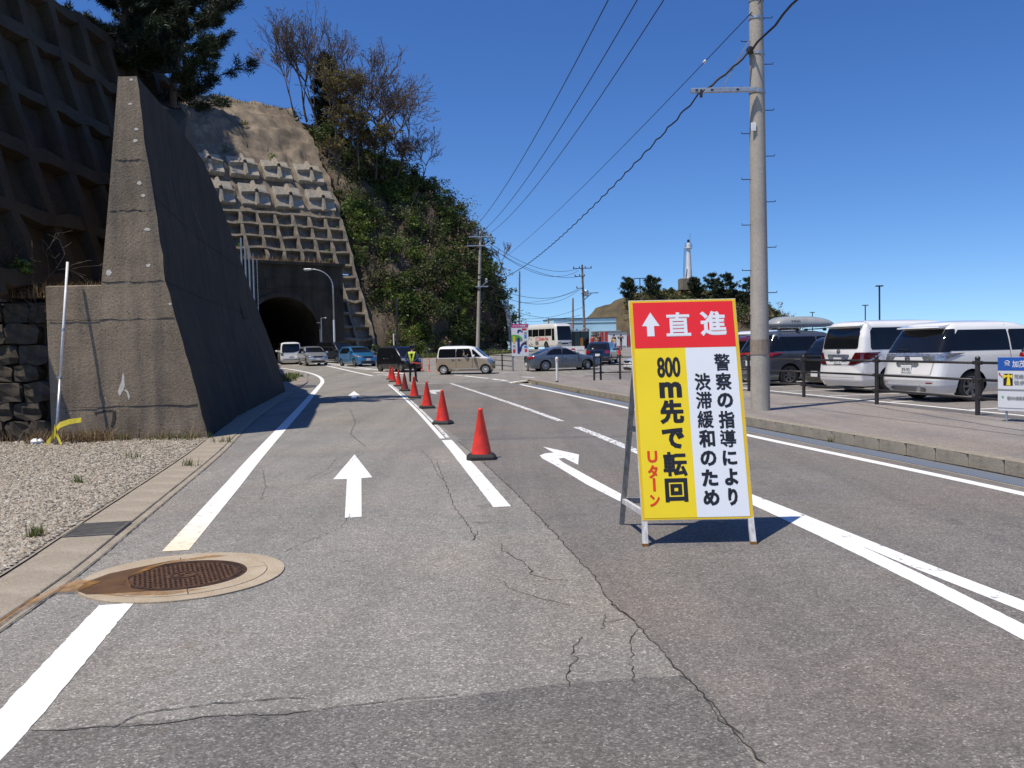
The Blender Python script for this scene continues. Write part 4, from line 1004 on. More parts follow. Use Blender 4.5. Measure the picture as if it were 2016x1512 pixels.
for i, (px, py, r, lab) in enumerate([(690, 420, 1.5, 'green leafy bush beside the lowest anchor blocks'), (770, 500, 1.9, 'large bright green bush in the middle of the hill'), (815, 520, 1.7, 'bright green bush just right of the largest hill bush'),
        (770, 400, 1.6, 'green bush high on the middle of the hill'), (880, 460, 1.4, 'pale green bush near the hill top behind the far utility pole'), (720, 470, 1.3, 'light green bush next to the framed grid edge'), (800, 610, 1.2, 'green bush above the dark post at the hill foot'),
        (820, 450, 1.3, 'sunlit bush on the upper right of the hill'), (975, 560, 1.1, 'bush at the right tip of the hill beside the far pole')]):
    best = None
    for t in np.linspace(.05, .98, 28):
        for v in np.linspace(.05, .95, 24):
            q = hillP(t, v); d = q - np.array([0, 0, EYE]); dep = d @ fwd
            e = (CX + F * (d @ RV) / dep - px) ** 2 + (CY - F * (d @ UV) / dep - py) ** 2
            if best is None or e < best[0]: best = (e, q)
    shrub('shrub', tuple(best[1] + np.array([0, -.5, -.3])), r, lab, GREEN1, 70 + i, 'bushes on the hill', 85, .14, 10)
# debris net hanging on the right flank of the hill
net = MB()
for i in range(7):
    a = at(1000 - i * .8, 585 + i * 4, 97); b = at(1012 - i * 1.2, 690, 96.5); net.tube([a, ((a[0] + b[0]) / 2 + .05, a[1], (a[2] + b[2]) / 2), b], .03, 4)
for i in range(9):
    a = at(1000 + i * 1.2, 600 + i * 10, 97); b = at(994 + i * 1.2, 600 + i * 10, 97); net.tube([a, b], .025, 4)
tag(net.build('debris_net', M['galv']), 'grey steel debris net hanging down the right flank of the hill', 'net')
# ============================================================ near pines on the left bank and trees behind them
def pb(px, py, Y, dz=.25): q = at(px, py, Y); return (q[0], Y, q[2] - dz)
pine_tree(pb(340, 195, 26.0), 4.5, 'large dark pine on the bank above the retaining wall, right of the pair', 11, 2.5, 1250, .10, .10, NEEDLE, (.02, 0), 40, .17, .013, 'pines on the bank')
pine_tree(pb(240, 150, 25.2), 4.3, 'dark pine on the bank above the retaining wall, left of the pair', 17, 1.9, 1100, .10, .12, NEEDLE, (-.03, 0), 40, .17, .013, 'pines on the bank')
pine_tree((-13.2, 18.6, 10.9), 7.5, 'dark pine on the plateau above the framed slope at the top left corner', 27, 2.3, 1200, .2, .08, NEEDLE, per=24, nl=.28, nw=.018, group='pines on the bank')  # mostly out of view; added so its crown shades the framed slope
pine_tree((-12.9, 21.6, 10.6), 7.0, 'dark pine above the framed slope left of the near pair', 28, 1.9, 1100, .2, .08, NEEDLE, per=24, nl=.28, nw=.018, group='pines on the bank')  # second pine added to cast shade on the frames, mostly outside the view
for i, (x, y, z, h) in enumerate([(-33.6, 87.2, 28, 12.5), (-37, 91, 30, 13), (-32.8, 83.2, 26.5, 11)]):
    pine_tree((x, y, z), h, ['pine on the crest left of the cut slope, seen through the near pines', 'tallest pine far behind the near pines on the crest', 'nearest crest pine behind the near pines'][i], 80 + i, 3.2, 900, .25, .1, NEEDLE, per=20, nl=.45, nw=.05, group='pines on the crest')
# ledge plants, dry weeds and wall-foot grass
shrub('shrub', (-9.35, 16.55, 2.6), .62, 'small green bush hanging over the top of the stone wall', GREEN1, 5, None, 90, .055, 8)
def twigs(name, base, h, label, seed, spread=.8, dep=3, mat='twig', r=.012):
    R = random.Random(seed); t = thing(name, label, 'shrub', base); L = Limbs(4); tips = []
    for i in range(4): 
        d = np.array([R.uniform(-1, 1) * spread, R.uniform(-.6, .3), 1.0]); d /= np.linalg.norm(d)
        grow(L, np.zeros(3), d, h * .5 * R.uniform(.7, 1.1), r, dep - 1, R, tips, .8, .0, (2, 3), .004, .22, .72)
    link('twigs', L.mesh('twigs', M[mat]), t); return t
twigs('dead_shrub', (-8.95, 16.7, 2.62), 1.5, 'leafless brown shrub with arching twigs above the stone wall', 3, 1.0, 4)
twigs('dead_shrub', (-9.6, 16.8, 2.62), 1.6, 'tall dry weed stalks at the far left above the stone wall', 9, .5, 4)
twigs('dead_shrub', (-8.35, 16.35, 1.9), 1.0, 'tangle of bare vines where stone wall meets concrete', 12, 1.2, 4)
pts = []
for i in range(900):
    x = nrs.uniform(-8.6, -7.2) if i % 3 else nrs.uniform(-9.4, -5.6); pts.append((x, nrs.uniform(15.55, 16.02), .01))
V, Fc = blades(pts, .05, .32, .006, 1.2); tag(link('dry_weeds', npmesh('dry_weeds', V, Fc, M['dry'])), 'dry brown weeds at the foot of the buttress', 'weeds', kind='stuff')
pts = [(nrs.uniform(-9.2, -7.1), 16.7 + nrs.uniform(-.5, .3), 2.64) for i in range(900)]
V, Fc = blades(pts, .05, .35, .008, 1.4); tag(link('ledge_weeds', npmesh('ledge_weeds', V, Fc, M['dry'])), 'dry grass along the ledge beside the buttress', 'weeds', kind='stuff')
pts = []
for cx, cy, r, n in [(-7.0, 15.9, .12, 130), (-5.9, 15.95, .35, 160), (-6.35, 15.9, .3, 60), (-4.0, 7.35, .08, 90), (-4.4, 12.0, .15, 40), (-5.0, 15.2, .2, 40), (-5.2, 10.5, .1, 40), (-5.6, 13, .2, 30), (3.0, 24.6, .12, 30), (1.1, 36.9, .1, 50), (4.75, 13.2, .06, 16), (2.2, 29.2, .1, 24)]:
    for _ in range(n): pts.append((cx + nrs.normal() * r * .5, cy + nrs.normal() * r * .35, .015))
V, Fc = blades(pts, .03, .14, .006, .8); tag(link('grass_tufts', npmesh('grass_tufts', V, Fc, M['grass'])), 'small green grass tufts in the gravel and along the wall foot', 'grass', kind='stuff')
# verge with grass clump beyond the wall
vg = sheet('verge', [(-9.35, 36.2), (-9.2, 38), (-10.6, 46), (-12.4, 53.5), (-15.8, 61), (-21, 70), (-26, 76), (-30, 74), (-16, 44), (-12, 36.2)], .05, M['sidewalk'], kind='structure', thick=.06)
pts = [(nrs.normal() * .3 + g[0] - .5, nrs.normal() * .7 + g[1], zg(g[1]) + .05) for g in [G(580, 748), G(590, 744), G(574, 752)] for _ in range(200)]
V, Fc = blades(pts, .12, .36, .03, .8); tag(link('verge_grass', npmesh('verge_grass', V, Fc, M['grass'])), 'clump of green grass on the verge beyond the retaining wall', 'grass', kind='stuff')
pts = [(float(np.interp(t, [0, .3, .6, 1], [-11.5, -7.5, -3.6, .8])), float(np.interp(t, [0, .3, .6, 1], [83, 84.5, 87, 96])) - nrs.uniform(0, 2.2), 0) for t in nrs.random(2600)]
pts = [(x, y, zg(y)) for x, y, z in pts]
V, Fc = blades(pts, .15, .5, .035, .8); tag(link('hill_foot_grass', npmesh('hill_foot_grass', V, Fc, M['grass'])), 'strip of green grass along the foot of the hill', 'grass', kind='stuff')

# ============================================================ VEHICLES
def text_mesh(txt, size, bold=0.0, sx=1.0, font_align='CENTER'):
    c = bpy.data.curves.new('lettering', 'FONT'); c.body = txt; c.size = size; c.offset = bold; c.align_x = font_align; c.align_y = 'CENTER'; c.resolution_u = 3
    o = bpy.data.objects.new('lettering', c); C.objects.link(o); bpy.context.view_layer.update()
    me = bpy.data.meshes.new_from_object(o.evaluated_get(bpy.context.evaluated_depsgraph_get()))
    bpy.data.objects.remove(o); bpy.data.curves.remove(c)
    if len(me.vertices):
        v = np.array([q.co[:] for q in me.vertices]); mn, mx = v.min(0), v.max(0)
        cc = (mn + mx) / 2
        for q in me.vertices: q.co = ((q.co.x - cc[0]) * sx, q.co.y - cc[1], 0)
    return me
def glyph(txt, h, w_, bold=0.0):
    """flat lettering mesh centred at origin, w_ wide and h tall; bold = stroke growth as a share of the height"""
    me = text_mesh(txt, 1.0); b = bold * h * 1.15
    v = np.array([q.co[:] for q in me.vertices]); d = v.max(0) - v.min(0)
    sy = (h - 2 * b) / max(d[1], 1e-6); sx = (w_ - 2 * b) / max(d[0], 1e-6) if w_ else sy
    V = [(p[0] * sx, p[1] * sy, 0.0) for p in v]; Fc = [tuple(p.vertices) for p in me.polygons]
    if b > 1e-6:
        cnt = {}
        for p in me.polygons:
            for e in p.edge_keys: cnt[e] = cnt.get(e, 0) + 1
        R = random.Random(1); k = 0
        for e, c in cnt.items():
            if c != 1: continue
            a, q = V[e[0]], V[e[1]]; dx, dy = q[0] - a[0], q[1] - a[1]; L = math.hypot(dx, dy)
            if L < 1e-7: continue
            ux, uy = dx / L, dy / L; z = -.0002 - .00006 * (k % 13); k += 1; n0 = len(V)
            for sx_, sy_ in ((-1, -1), (1, -1), (1, 1), (-1, 1)):
                px = (a[0] - ux * b * .8) if sx_ < 0 else (q[0] + ux * b * .8); py = (a[1] - uy * b * .8) if sx_ < 0 else (q[1] + uy * b * .8)
                V.append((px - uy * b * sy_, py + ux * b * sy_, z))
            Fc.append((n0, n0 + 1, n0 + 2, n0 + 3))
    m = bpy.data.meshes.new('lettering'); m.from_pydata(V, [], Fc); m.update(); return m
class Shape:
    def __init__(s, L, keys, p=3.6):
        s.L = L; k = np.array(keys, float); s.z = k[:, 0]; s.k = k; s.p = p
    def at(s, z):
        xr, xf, w, Rr, Rf = [float(np.interp(z, s.z, s.k[:, i])) for i in range(1, 6)]
        return xr - s.L / 2, xf - s.L / 2, w, Rr, Rf
    def half(s, z, nc=9, ns=14):
        # outline from rear centre to front centre on the +y side
        xr, xf, w, Rr, Rf = s.at(z); e = 2 / s.p; pts = []
        for i in range(nc + 1):
            t = math.pi / 2 * i / nc; pts.append((xr + Rr * (1 - math.cos(t) ** e), w * math.sin(t) ** e))
        a, b = xr + Rr, max(xr + Rr + .02, xf - Rf)
        for i in range(1, ns): pts.append((a + (b - a) * i / ns, w))
        for i in range(nc, -1, -1):
            t = math.pi / 2 * i / nc; pts.append((b + (xf - b) * (math.cos(t) ** e), w * math.sin(t) ** e))
        return pts
    def ring(s, z):
        h = s.half(z); return [(x, y, z) for x, y in h] + [(x, -y, z) for x, y in h[-2:0:-1]]
    def arc(s, z, a, rear=True, side=1, off=.006):
        h = s.half(z, 24, 30)
        if not rear: h = h[::-1]
        d = 0.0
        for i in range(len(h) - 1):
            (x0, y0), (x1, y1) = h[i], h[i + 1]; l = math.hypot(x1 - x0, y1 - y0)
            if d + l >= abs(a) or i == len(h) - 2:
                t = (abs(a) - d) / l if l > 1e-9 else 0; x, y = x0 + (x1 - x0) * t, y0 + (y1 - y0) * t
                nx, ny = (y1 - y0), -(x1 - x0); q = math.hypot(nx, ny) or 1; nx, ny = nx / q, ny / q
                if rear: nx, ny = -nx, -ny
                sg = 1 if a >= 0 else -1
                return (x + nx * off, (y + ny * off) * sg * side, z)
            d += l
    def sidept(s, x, z, sg, off=.006):
        xr, xf, w, Rr, Rf = s.at(z); y = w; x_ = x - s.L / 2
        if x_ < xr + Rr: y = w * max(0.02, 1 - (max(0, min(1, (xr + Rr - x_) / Rr))) ** s.p) ** (1 / s.p)
        if x_ > xf - Rf: y = w * max(0.02, 1 - (max(0, min(1, (x_ - xf + Rf) / Rf))) ** s.p) ** (1 / s.p)
        return (x_, sg * (y + off), z)
    def body(s, zs, crown=True):
        m = MB(); rows = [s.ring(z) for z in zs]; m.grid(rows, closed=True)
        n = len(rows[0]); m.add(rows[0], [tuple(range(n))]); m.add(rows[-1], [tuple(range(n))]); return m
    def patch(s, rows, mode, nu=8, nv=3, off=.006, sg=1):
        # rows: (z, a0, a1); mode 'rear'/'front' (arc) or 'side' (x from the rear bumper)
        R = []
        for (z0, a0, a1), (z1, b0, b1) in zip(rows[:-1], rows[1:]):
            for j in range(nv):
                t = j / nv; R.append((z0 + (z1 - z0) * t, a0 + (b0 - a0) * t, a1 + (b1 - a1) * t))
        R.append(rows[-1]); P = []
        for z, a0, a1 in R:
            P.append([(s.sidept(a0 + (a1 - a0) * i / nu, z, sg, off) if mode == 'side' else s.arc(z, (a0 + (a1 - a0) * i / nu), mode == 'rear', sg, off)) for i in range(nu + 1)])
        m = MB(); m.grid(P)
        # short skirt so the patch has thickness
        return m
def wheel_meshes(r, wd, spokes, rimmat, style='alloy'):
    tyre = MB().lathe([(r * .66, -wd / 2), (r * .93, -wd / 2), (r, -wd * .36), (r, wd * .36), (r * .93, wd / 2), (r * .66, wd / 2)], n=28, ax=(0, 1, 0), cap=False)
    rim = MB().lathe([(r * .68, -wd * .42), (r * .68, wd * .46), (r * .62, wd * .47), (r * .60, wd * .2), (.001, wd * .18)], n=28, ax=(0, 1, 0)) if False else MB()
    rim.lathe([(r * .67, wd * .05), (r * .67, wd * .47), (r * .60, wd * .48), (r * .58, wd * .12)], n=28, ax=(0, 1, 0)); 
    rim.lathe([(.001, wd * .42), (r * .17, wd * .42), (r * .19, wd * .2)], n=14, ax=(0, 1, 0))
    for k in range(spokes):
        a = 2 * math.pi * k / spokes; d = Vector((math.cos(a), 0, math.sin(a)))
        rim.bar(d * r * .14 + Vector((0, wd * .34, 0)), d * r * .63 + Vector((0, wd * .40, 0)), r * (.15 if spokes < 8 else .1), wd * .14, up=(0, 1, 0))
    disc = MB().lathe([(.001, wd * .12), (r * .6, wd * .12), (r * .6, -wd * .3), (.001, -wd * .3)], n=24, ax=(0, 1, 0))
    return tyre.mesh('tyre', M['tyre'], angle=35), rim.mesh('rim', rimmat, angle=30), disc.mesh('brake_disc', M['black'])
GL = M['glass']; BL = M['black']
def make_car(name, label, cat, S, W):
    """S: spec dict"""
    sh = Shape(S['L'], S['keys'], S.get('p', 3.6)); z0, z1 = sh.z[0], sh.z[-1]
    root = thing(name, label, cat, W[:3], W[3], S.get('group'))
    zs = sorted(set(list(sh.z) + list(np.arange(z0, z1, S.get('dz', .09)))))
    m = sh.body(zs); me = m.mesh('body', S['paint'] if isinstance(S['paint'], list) else [S['paint']])
    if isinstance(S['paint'], list):
        ztt = S['two_tone']
        for p in me.polygons: p.material_index = 1 if ztt(p.center) else 0
    me.materials.append(BL)
    bo = link('body', me, root); fixn(bo)
    wr, ww = S['wheel']
    # wheel wells cut from the body
    cut = MB(); hw = max(sh.k[:, 3])
    for x in S['axles']:
        for sg in (-1, 1):
            cut.lathe([(wr * 1.13, 0), (wr * 1.13, .42)], ((x - S['L'] / 2), sg * (hw - .26) if sg > 0 else -hw - .16, wr), 28, (0, 1, 0))
    cme = cut.mesh('cut', BL); cme.materials.clear(); cme.materials.append(BL); cob = bpy.data.objects.new('cut', cme); C.objects.link(cob)
    fixn(cob)
    md = bo.modifiers.new('b', 'BOOLEAN'); md.operation = 'DIFFERENCE'; md.object = cob; md.solver = 'EXACT'; md.material_mode = 'TRANSFER'
    bpy.context.view_layer.update(); loc = root.location.copy(); rot = root.rotation_euler.copy()
    root.location = (0, 0, 0); root.rotation_euler = (0, 0, 0); bpy.context.view_layer.update()
    nm = bpy.data.meshes.new_from_object(bo.evaluated_get(bpy.context.evaluated_depsgraph_get()))
    bo.modifiers.clear(); bo.data = nm; nm.name = 'body'; bpy.data.objects.remove(cob)
    root.location = loc; root.rotation_euler = rot
    nm.polygons.foreach_set('use_smooth', [True] * len(nm.polygons)); nm.set_sharp_from_angle(angle=math.radians(S.get('angle', 38)))
    # wheels
    ty, ri, di = wheel_meshes(wr, ww, S.get('spokes', 7), S.get('rim', M['alloy']))
    for x in S['axles']:
        for sg in (-1, 1):
            st = S.get('steer', 0.0) if x > S['L'] / 2 else 0
            we = bpy.data.objects.new('wheel', None); C.objects.link(we); we.parent = root; we.empty_display_size = .05
            we.location = (x - S['L'] / 2, sg * (hw - ww / 2 - .02), wr); we.rotation_euler = (0, 0, (0 if sg > 0 else math.pi) + st)
            link('tyre', ty, we); link('rim', ri, we); link('brake_disc', di, we)
    def pt(nm_, rows, mode, mat, both=False, nu=8, nv=3, off=.006, parent=None, sgs=(1, -1)):
        out = []
        for sg in (sgs if both or mode == 'side' else (1,)):
            o = sh.patch(rows, mode, nu, nv, off, sg).build(nm_, mat, parent or root, smooth=True); out.append(o)
        return out
    for rows in S.get('side_win', []): pt('side_window', rows, 'side', GL)
    for rows in S.get('rear_win', []): pt('rear_window', rows, 'rear', GL, nu=48, off=.012)
    for rows in S.get('front_win', []): pt('windscreen', rows, 'front', GL, nu=40, off=.012)
    for nm_, rows, mode, mat, both in S.get('patches', []): pt(nm_, rows, mode, mat, both, off=.016, nu=24)
    for x in S.get('seams', []):       # door shut lines
        for sg in (-1, 1):
            zz = np.linspace(x[1], x[2], 8)
            MB().grid([[sh.sidept(x[0] - .006, z, sg, .0075), sh.sidept(x[0] + .006, z, sg, .0075)] for z in zz]).build('door_gap', BL, root)
    for x, z in S.get('handles', []):
        for sg in (-1, 1):
            q = sh.sidept(x, z, sg, .018); MB().box(q, (.17, .03, .03), bev=.008).build('door_handle', S.get('handle_mat', M['chrome']), root)
    for x, z in S.get('mirrors', []):
        for sg in (-1, 1):
            q = sh.sidept(x, z, sg, .0); mm = MB().box((q[0], q[1] + sg * .13, z + .04), (.13, .2, .16), bev=.035); mm.bar((q[0], q[1] - sg * .03, z - .02), (q[0], q[1] + sg * .1, z), .05, .04)
            mm.build('mirror', S.get('mirror_mat', S['paint'] if not isinstance(S['paint'], list) else S['paint'][1]), root)
    for where, z, txt in S.get('plates', []):
        y0 = S.get('plate_y', 0.0); q = sh.arc(z, y0 if y0 else .001, where == 'rear', 1, .02); sgn = -1 if where == 'rear' else 1
        pl = MB().box((q[0], q[1], z), (.02, .33, .165), bev=.006).build('number_plate', S.get('plate_mat', M['plate']), root)
        if txt:
            g = glyph(txt, .075, .25, .01); g.materials.append(S.get('plate_ink', M['green_ink'])); o = link('plate_digits', g, pl, (q[0] + sgn * .013, q[1], z - .015))
            o.rotation_euler = (math.pi / 2, 0, math.pi / 2 * sgn)
    if 'spoiler' in S:
        x0, x1, z, hwid, tip = S['spoiler']; m = MB(); L2 = S['L'] / 2; rows = []
        for y in np.linspace(-1, 1, 11):
            b = .12 * y * y; rows.append([(x0 - L2 + b, y * hwid, z - tip), (x0 - L2 + b + .01, y * hwid, z - tip + .025), (x1 - L2, y * hwid * 1.0, z + .02), (x1 - L2, y * hwid, z - .03), (x0 - L2 + b + .05, y * hwid, z - tip - .012)])
        m.grid(rows, closed=True); m.add(rows[0], [(0, 1, 2, 3, 4)]); m.add(rows[-1], [(4, 3, 2, 1, 0)])
        fixn(m.build('spoiler', S['paint'] if not isinstance(S['paint'], list) else S['paint'][1], root, angle=40))
    if 'emblem' in S:
        z, r, where = S['emblem']; q = sh.arc(z, .001, where == 'rear', 1, .014)
        e = MB(); 
        for a, b in ((r, r * .68), (r * .42, r * .66), (r * .8, r * .3)):
            e.tube([(q[0], q[1] + a * math.cos(t), z + b * math.sin(t)) for t in np.linspace(0, 2 * math.pi, 17)], .007, 5, cap=False)
        e.build('emblem', M['chrome'], root)
    if 'wiper' in S:
        z, y0, y1 = S['wiper']; MB().tube([sh.arc(z + .02, y0, True, 1, .03), sh.arc(z + .05, y1, True, 1, .03)], .012, 5).build('wiper', BL, root)
    # dark floor inside the wheel wells / underside
    MB().box((0, 0, z0 + .05), (S['L'] * .86, hw * 1.6, .10)).build('underbody', BL, root)
    return root, sh
W_PEARL = paint('pearl_white', (.80, .79, .76), .0, .28); W_WHITE = paint('solid_white', (.78, .78, .77), .0, .3)
P_GREY = paint('grey_metallic', (.13, .145, .17), .55, .3); P_BLACK = paint('black_paint', (.008, .008, .009), 0, .2)
P_BLUE = paint('blue_metallic', (.035, .19, .40), .35, .28); P_NAVY = paint('navy_paint', (.012, .02, .045), .3, .25)
P_SILVER = paint('silver_paint', (.48, .5, .53), .6, .3); P_RED = paint('dark_red_paint', (.16, .008, .008), .3, .28)
P_BEIGE = paint('beige_paint', (.40, .33, .235), .2, .32); P_SLATE = paint('slate_metallic', (.14, .165, .2), .5, .3)
LOTZ = .165
estima_keys = [(.20, .14, 4.62, .80, .25, .6), (.34, .04, 4.76, .88, .26, .7), (.48, .0, 4.80, .895, .28, .8), (.62, .03, 4.78, .90, .30, .85), (.82, .07, 4.66, .90, .32, .9), (.99, .08, 4.05, .893, .32, .9), (1.09, .12, 3.72, .875, .32, .75),
               (1.35, .27, 3.22, .815, .30, .5), (1.60, .44, 2.72, .735, .28, .4), (1.68, .50, 2.5, .675, .28, .4), (1.725, .62, 2.25, .55, .3, .4), (1.755, 1.0, 1.85, .32, .3, .4)]
def estima(paint_, lampmat, upper):
    return dict(L=4.8, keys=estima_keys, wheel=(.335, .22), axles=(.98, 3.88), paint=paint_, spokes=7,
        side_win=[[(1.10, .46, 1.98), (1.14, .46, 1.98), (1.45, .62, 1.98), (1.55, .72, 1.98)], [(1.10, 2.02, 3.02), (1.30, 2.02, 2.98), (1.50, 2.02, 2.80), (1.55, 2.05, 2.6)], [(1.12, 3.06, 3.5), (1.30, 3.02, 3.2), (1.42, 3.0, 3.04)]],
        rear_win=[[(1.075, -1.02, 1.02), (1.10, -1.06, 1.06), (1.40, -.97, .97), (1.57, -.86, .86)]], front_win=[[(1.12, -.7, .7), (1.4, -.66, .66), (1.6, -.58, .58)]],
        patches=[('tail_light', [(.90, .50, .92), (.97, .46, 1.12), (1.055, .34, 1.45)], 'rear', lampmat, True), ('lamp_trim', [(1.0, -.40, .40), (1.065, -.42, .42)], 'rear', upper, False),
                 ('plate_recess', [(.775, -.30, .30), (.82, -.36, .36), (.865, -.34, .34), (.895, -.28, .28)], 'rear', M['lamp_clear'], False), ('reflector', [(.40, .60, .76), (.43, .60, .76)], 'rear', M['lamp_red'], True),
                 ('bumper_gap', [(.585, -.70, .70), (.592, -.70, .70)], 'rear', BL, False), ('hatch_gap', [(.60, .70, .708), (.88, .74, .748)], 'rear', BL, True), ('diffuser', [(.22, -.5, .5), (.30, -.55, .55), (.33, -.42, .42)], 'rear', P_GREY, False)],
        seams=[(1.98, .42, 1.66), (3.0, .42, 1.1)], handles=[], plates=[('rear', .715, '39-93')], plate_ink=M['ink'], spoiler=(.20, .62, 1.655, .66, .055), emblem=(.945, .075, 'rear'), wiper=(1.10, .0, .42))
van_keys = [(.18, .12, 4.72, .84, .2, .5), (.32, .02, 4.82, .90, .22, .6), (.50, .0, 4.85, .915, .24, .65), (.80, .04, 4.78, .92, .26, .7), (1.02, .06, 4.35, .915, .26, .75), (1.12, .08, 4.02, .905, .26, .6), (1.45, .14, 3.55, .87, .24, .45),
            (1.74, .24, 3.1, .82, .24, .4), (1.83, .30, 2.9, .76, .24, .4), (1.88, .42, 2.6, .62, .25, .4), (1.905, .8, 2.2, .36, .3, .4)]
def alphard(paint_):
    return dict(L=4.85, keys=van_keys, wheel=(.335, .22), axles=(.98, 3.93), paint=paint_, spokes=6, p=4.2,
        side_win=[[(1.13, .42, 1.75), (1.18, .38, 1.78), (1.6, .40, 1.8), (1.7, .48, 1.8)], [(1.13, 1.86, 3.0), (1.3, 1.86, 3.0), (1.62, 1.86, 2.9), (1.7, 1.9, 2.8)]],
        rear_win=[[(1.16, -.70, .70), (1.2, -.74, .74), (1.55, -.72, .72), (1.70, -.66, .66)]], front_win=[[(1.15, -.74, .74), (1.5, -.7, .7), (1.7, -.64, .64)]],
        patches=[('tail_light', [(.74, .46, .66), (.82, .52, .95), (.94, .60, 1.25), (1.06, .68, 1.42)], 'rear', M['lamp_dark'], True), ('plate_recess', [(.84, -.34, .34), (.9, -.40, .40), (.98, -.46, .46), (1.01, -.46, .46)], 'rear', M['lamp_clear'], False),
                 ('hatch_gap', [(.735, -.5, .5), (.748, -.5, .5)], 'rear', BL, False), ('bumper_gap', [(.40, -.72, .72), (.407, -.72, .72)], 'rear', P_GREY, False)],
        seams=[(1.82, .42, 1.76), (3.05, .42, 1.12)], plates=[('rear', .845, '  03 - 3  ')], plate_ink=M['ink'], spoiler=(.06, .5, 1.80, .72, .05), emblem=(1.09, .075, 'rear'))
# place a car: rear-centre pixel on the lot, heading in degrees from +X
def parkc(x, y, hd, L, z=None): # rear-bumper centre at (x, y), heading hd
    a = math.radians(hd); return (x + math.cos(a) * L / 2, y + math.sin(a) * L / 2, LOTZ if z is None else z, a)
GRP = 'cars in the right-hand car park'
S = estima(W_PEARL, M['lamp_clear'], M['lamp_clear']); S['group'] = GRP
c1 = make_car('parked_minivan', 'white minivan with sloping back and clear tail lamps, nearest in the car park', 'minivan', S, parkc(8.69, 19.56, 15, 4.8))
S = alphard(W_PEARL); S['group'] = GRP
c2 = make_car('parked_minivan', 'tall boxy white minivan with dark red tail lamps parked second from the right', 'minivan', S, parkc(8.67, 23.62, 15, 4.85))
S = estima(P_GREY, M['lamp_red'], M['lamp_red']); S['group'] = GRP; S['plates'] = [('rear', .715, '')]
c3 = make_car('parked_minivan', 'grey minivan with a roof box behind the near utility pole', 'minivan', S, parkc(7.63, 28.63, 15, 4.8))
S = estima(P_GREY, M['lamp_red'], M['lamp_red'])
kei_keys = [(.18, .08, 3.30, .66, .16, .4), (.32, .01, 3.38, .72, .18, .45), (.50, .0, 3.40, .735, .2, .5), (.78, .03, 3.36, .738, .22, .5), (.93, .045, 3.12, .735, .22, .5), (1.0, .06, 2.98, .725, .22, .45), (1.3, .12, 2.62, .69, .2, .35), (1.50, .17, 2.38, .655, .2, .3), (1.585, .23, 2.25, .6, .2, .3), (1.63, .38, 2.0, .48, .22, .3), (1.655, .7, 1.6, .28, .25, .3)]
def kei(paint_, **kw):
    d = dict(L=3.4, keys=kei_keys, wheel=(.275, .16), axles=(.48, 2.94), paint=paint_, spokes=9, p=4.0,
        side_win=[[(.97, .22, 1.22), (1.02, .2, 1.22), (1.4, .24, 1.22), (1.48, .32, 1.22)], [(.97, 1.25, 2.18), (1.3, 1.25, 2.12), (1.48, 1.28, 2.02)], [(.99, 2.24, 2.72), (1.25, 2.2, 2.45), (1.42, 2.17, 2.26)]],
        rear_win=[[(1.02, -.55, .55), (1.05, -.58, .58), (1.45, -.54, .54)]], front_win=[[(1.02, -.6, .6), (1.06, -.62, .62), (1.4, -.57, .57), (1.5, -.52, .52)]],
        patches=[('tail_light', [(.68, .55, .70), (.98, .56, .74)], 'rear', M['lamp_red'], True), ('headlight', [(.68, .40, .72), (.74, .36, .86), (.83, .40, .82), (.86, .48, .7)], 'front', M['lamp_clear'], True), ('grille', [(.60, -.30, .30), (.70, -.33, .33)], 'front', BL, False),
                 ('lower_grille', [(.30, -.40, .40), (.42, -.46, .46)], 'front', BL, False)],
        seams=[(1.235, .36, 1.5), (2.2, .36, 1.0)], handles=[(1.05, .86), (1.42, .86)], mirrors=[(2.3, 1.0)], plates=[('front', .47, '')], plate_mat=M['plate_y'])
    d.update(kw); return d
c4 = make_car('parked_car', 'dark red small car with a yellow number plate, left of the near utility pole', 'car', kei(P_RED, group=GRP, plates=[('rear', .80, '')], plate_y=-.1,
     patches=[('tail_light', [(.60, .50, .66), (.8, .5, .76), (1.1, .58, .74)], 'rear', M['lamp_red'], True)]), parkc(7.99, 31.56, 15, 3.4))
hatch_keys = [(.17, .10, 3.95, .74, .2, .5), (.32, .02, 4.06, .82, .24, .6), (.50, .0, 4.10, .84, .26, .7), (.74, .04, 4.0, .845, .28, .75), (.92, .06, 3.45, .84, .3, .8), (1.02, .10, 3.1, .825, .3, .6), (1.25, .26, 2.65, .77, .28, .4), (1.43, .42, 2.2, .70, .26, .35), (1.49, .55, 1.95, .6, .26, .35), (1.525, .85, 1.6, .35, .3, .35)]
